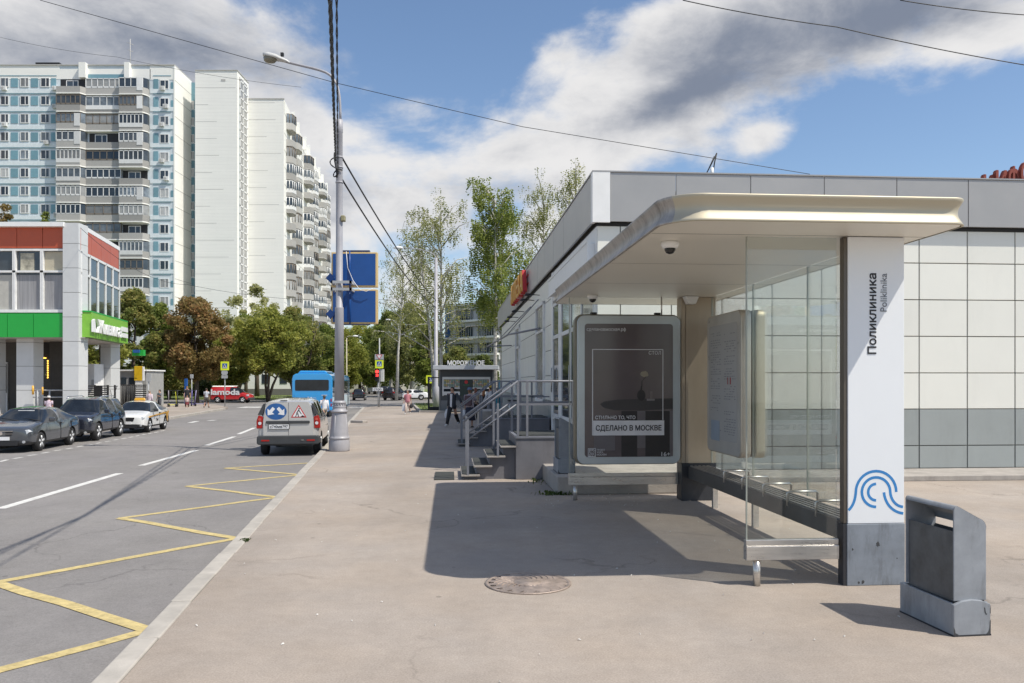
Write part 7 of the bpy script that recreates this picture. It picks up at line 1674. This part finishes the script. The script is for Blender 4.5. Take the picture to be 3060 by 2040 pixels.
Ld = leafmat('leaf_dark', (0.068, 0.105, 0.031), (0.244, 0.280, 0.088), (0.152, 0.183, 0.056)); Lbi = leafmat('leaf_birch', (0.152, 0.183, 0.062), (0.518, 0.504, 0.200), (0.336, 0.349, 0.125)); Lp = leafmat('leaf_pale', (0.275, 0.295, 0.112), (0.600, 0.600, 0.300), (0.458, 0.448, 0.200))
def tpos(px, Y, topy): return XZ(px, 0, Y).x, Y, zof(topy, Y)
rowt = [  # px, Y, top y, half width px, leaf, label, kwargs
 (300, 66, 880, 62, Ly, 'yellow green tree between the shop columns', dict(trunk_h=.12)),
 (398, 74, 862, 66, Lm, 'green and orange maple right behind the shop corner', dict(n=11000, trunk_h=.15, shape=.9)),
 (475, 82, 905, 60, Lg, 'dark green tree behind the maple and the brown chestnut', dict(n=8000)),
 (588, 76, 890, 90, Lb, 'brown leaved chestnut tree left of the crossing signs', dict(n=13000, trunk_h=.22)),
 (505, 90, 960, 70, Lm, 'low mixed green tree in front of the brown chestnut', dict(n=8000, trunk_h=.12)),
 (705, 96, 880, 62, Lp, 'pale thin tree rising before the white gable', dict(n=3800, stems=2, trunk_h=.25, lobes=20)),
 (768, 104, 852, 50, Lp, 'tallest thin leaved tree before the lower gable', dict(n=2600, trunk_h=.3, lobes=16)),
 (690, 84, 985, 58, Ly, 'low yellow green bush like tree behind the crossing signs', dict(n=6500, trunk_h=.2)),
 (800, 80, 925, 82, Ly, 'broad yellow green tree with several dark stems', dict(n=11000, stems=3, trunk_h=.30)),
 (885, 88, 915, 76, Lm, 'broad green and ochre tree left of the blue bus', dict(n=11000, stems=2, trunk_h=.22)),
 (735, 100, 940, 60, Lg, 'green tree in the second row behind the red van', dict(n=7000)),
 (965, 98, 965, 60, Lg, 'dark green tree behind the bus and the lamp pole', dict(n=8000)),
 (1020, 120, 985, 70, Ly, 'pale green tree right of the lamp pole in the distance', dict(n=8000, trunk_h=.1)),
 (1075, 135, 970, 60, Ly, 'yellow green poplar above the traffic light', dict(n=8000, trunk_h=.1)),
 (1120, 128, 980, 56, Lg, 'green tree behind the traffic light', dict(n=8000, trunk_h=.12)),
 (1168, 110, 925, 52, Lg, 'green tree with pale trunks left of the kiosk', dict(n=8000, trunk_h=.2, bark=M_birch)),
 (1230, 104, 905, 64, Lbi, 'tall leafy birch crown behind the far lamp', dict(n=11000, trunk_h=.2, bark=M_birch)),
 (1283, 98, 950, 44, Lg, 'dense green tree behind the kiosk and lamp', dict(n=9000, trunk_h=.15)),
 (1365, 92, 1040, 46, Lm, 'low green and ochre tree right above the kiosk roof', dict(n=5000, trunk_h=.3)),
 (1440, 90, 1062, 40, Ld, 'dark low tree behind the right end of the kiosk', dict(n=5000, trunk_h=.2)),
 (20, 78, 608, 46, Lb, 'brown tree top showing above the shop roof', dict(n=4500, trunk_h=.3)),
 (136, 78, 628, 22, Lg, 'small green tree top above the shop roof', dict(n=1500, trunk_h=.5)),
 (1600, 62, 790, 90, Lg, 'leafy green tree rising behind the pavilion sign', dict(n=11000, trunk_h=.2))]
for i, (px, Y, ty, hw_, lm, lab, kw) in enumerate(rowt):
    x, y, H = tpos(px, Y, ty); kw = dict(kw); kw.setdefault('n', 7000); kw['n'] = int(kw['n'] * 2.3); kw.setdefault('s_', .20 + Y * .0009)
    tree(lab, x, y, H, hw_ * 1.12 / F * Y, lm, 40 + i, z0=-.1, **kw)
birch('tall drooping birch with sparse hanging twigs behind the far lamp', XZ(1318, 0, 66).x, 66, zof(640, 66), 4.4, Lbi, 5, n=1500, limbs=24, zlow=.26)
birch('second stem of drooping birch leaning left beside the far lamp', XZ(1300, 0, 69).x, 69, zof(690, 69), 4.6, Lbi, 15, n=1200, lean=-1.6, limbs=20, zlow=.25)
birch('tall birch with a bright stem just left of the pavilion', XZ(1480, 0, 60).x, 60, zof(596, 60), 3.2, Lg, 6, n=2300, limbs=26, zlow=.36, s_=.2)
birch('birch stem close behind the pavilion corner with hanging twigs', XZ(1500, 0, 64).x, 64, zof(690, 64), 2.6, Lg, 8, n=1300, limbs=18, zlow=.3, s_=.18)
birch('sparse birch top above the pavilion parapet', XZ(1625, 0, 70).x, 70, zof(612, 70), 3.3, Lbi, 9, n=1600, limbs=24, zlow=.35)
birch('thin birch twigs at the highest point of the pavilion parapet', XZ(1720, 0, 64).x, 64, zof(566, 64), 2.8, Lbi, 10, n=1100, limbs=18, zlow=.4)
birch('sparse drooping birch at the left above the street', XZ(1185, 0, 84).x, 84, zof(800, 84), 4.5, Lbi, 12, n=1100, limbs=20, zlow=.4, lean=.8)
# the wooded background and hedges, one mass nobody could count
r_ = random.Random(77); cl = []
for k in range(420):
    px = r_.uniform(250, 1480); Y = r_.uniform(128, 165); x = XZ(px, 0, Y).x
    top = (1010 if px < 1000 else 1030); z = r_.uniform(.4, 1) * zof(top, Y) * r_.uniform(.4, 1)
    if 1040 < px < 1110 and z < 3.4: continue
    cl.append((x, Y, z, r_.uniform(1.4, 2.6), 1))
tag(leaves('wood', leafmat('leaf_wood', (.04, .07, .02), (.24, .28, .08), (.13, .17, .05), .25), cl, 42000, .62, 3, None), 'dense green wood closing the view beyond the street', 'wood', kind='stuff')
cl = []
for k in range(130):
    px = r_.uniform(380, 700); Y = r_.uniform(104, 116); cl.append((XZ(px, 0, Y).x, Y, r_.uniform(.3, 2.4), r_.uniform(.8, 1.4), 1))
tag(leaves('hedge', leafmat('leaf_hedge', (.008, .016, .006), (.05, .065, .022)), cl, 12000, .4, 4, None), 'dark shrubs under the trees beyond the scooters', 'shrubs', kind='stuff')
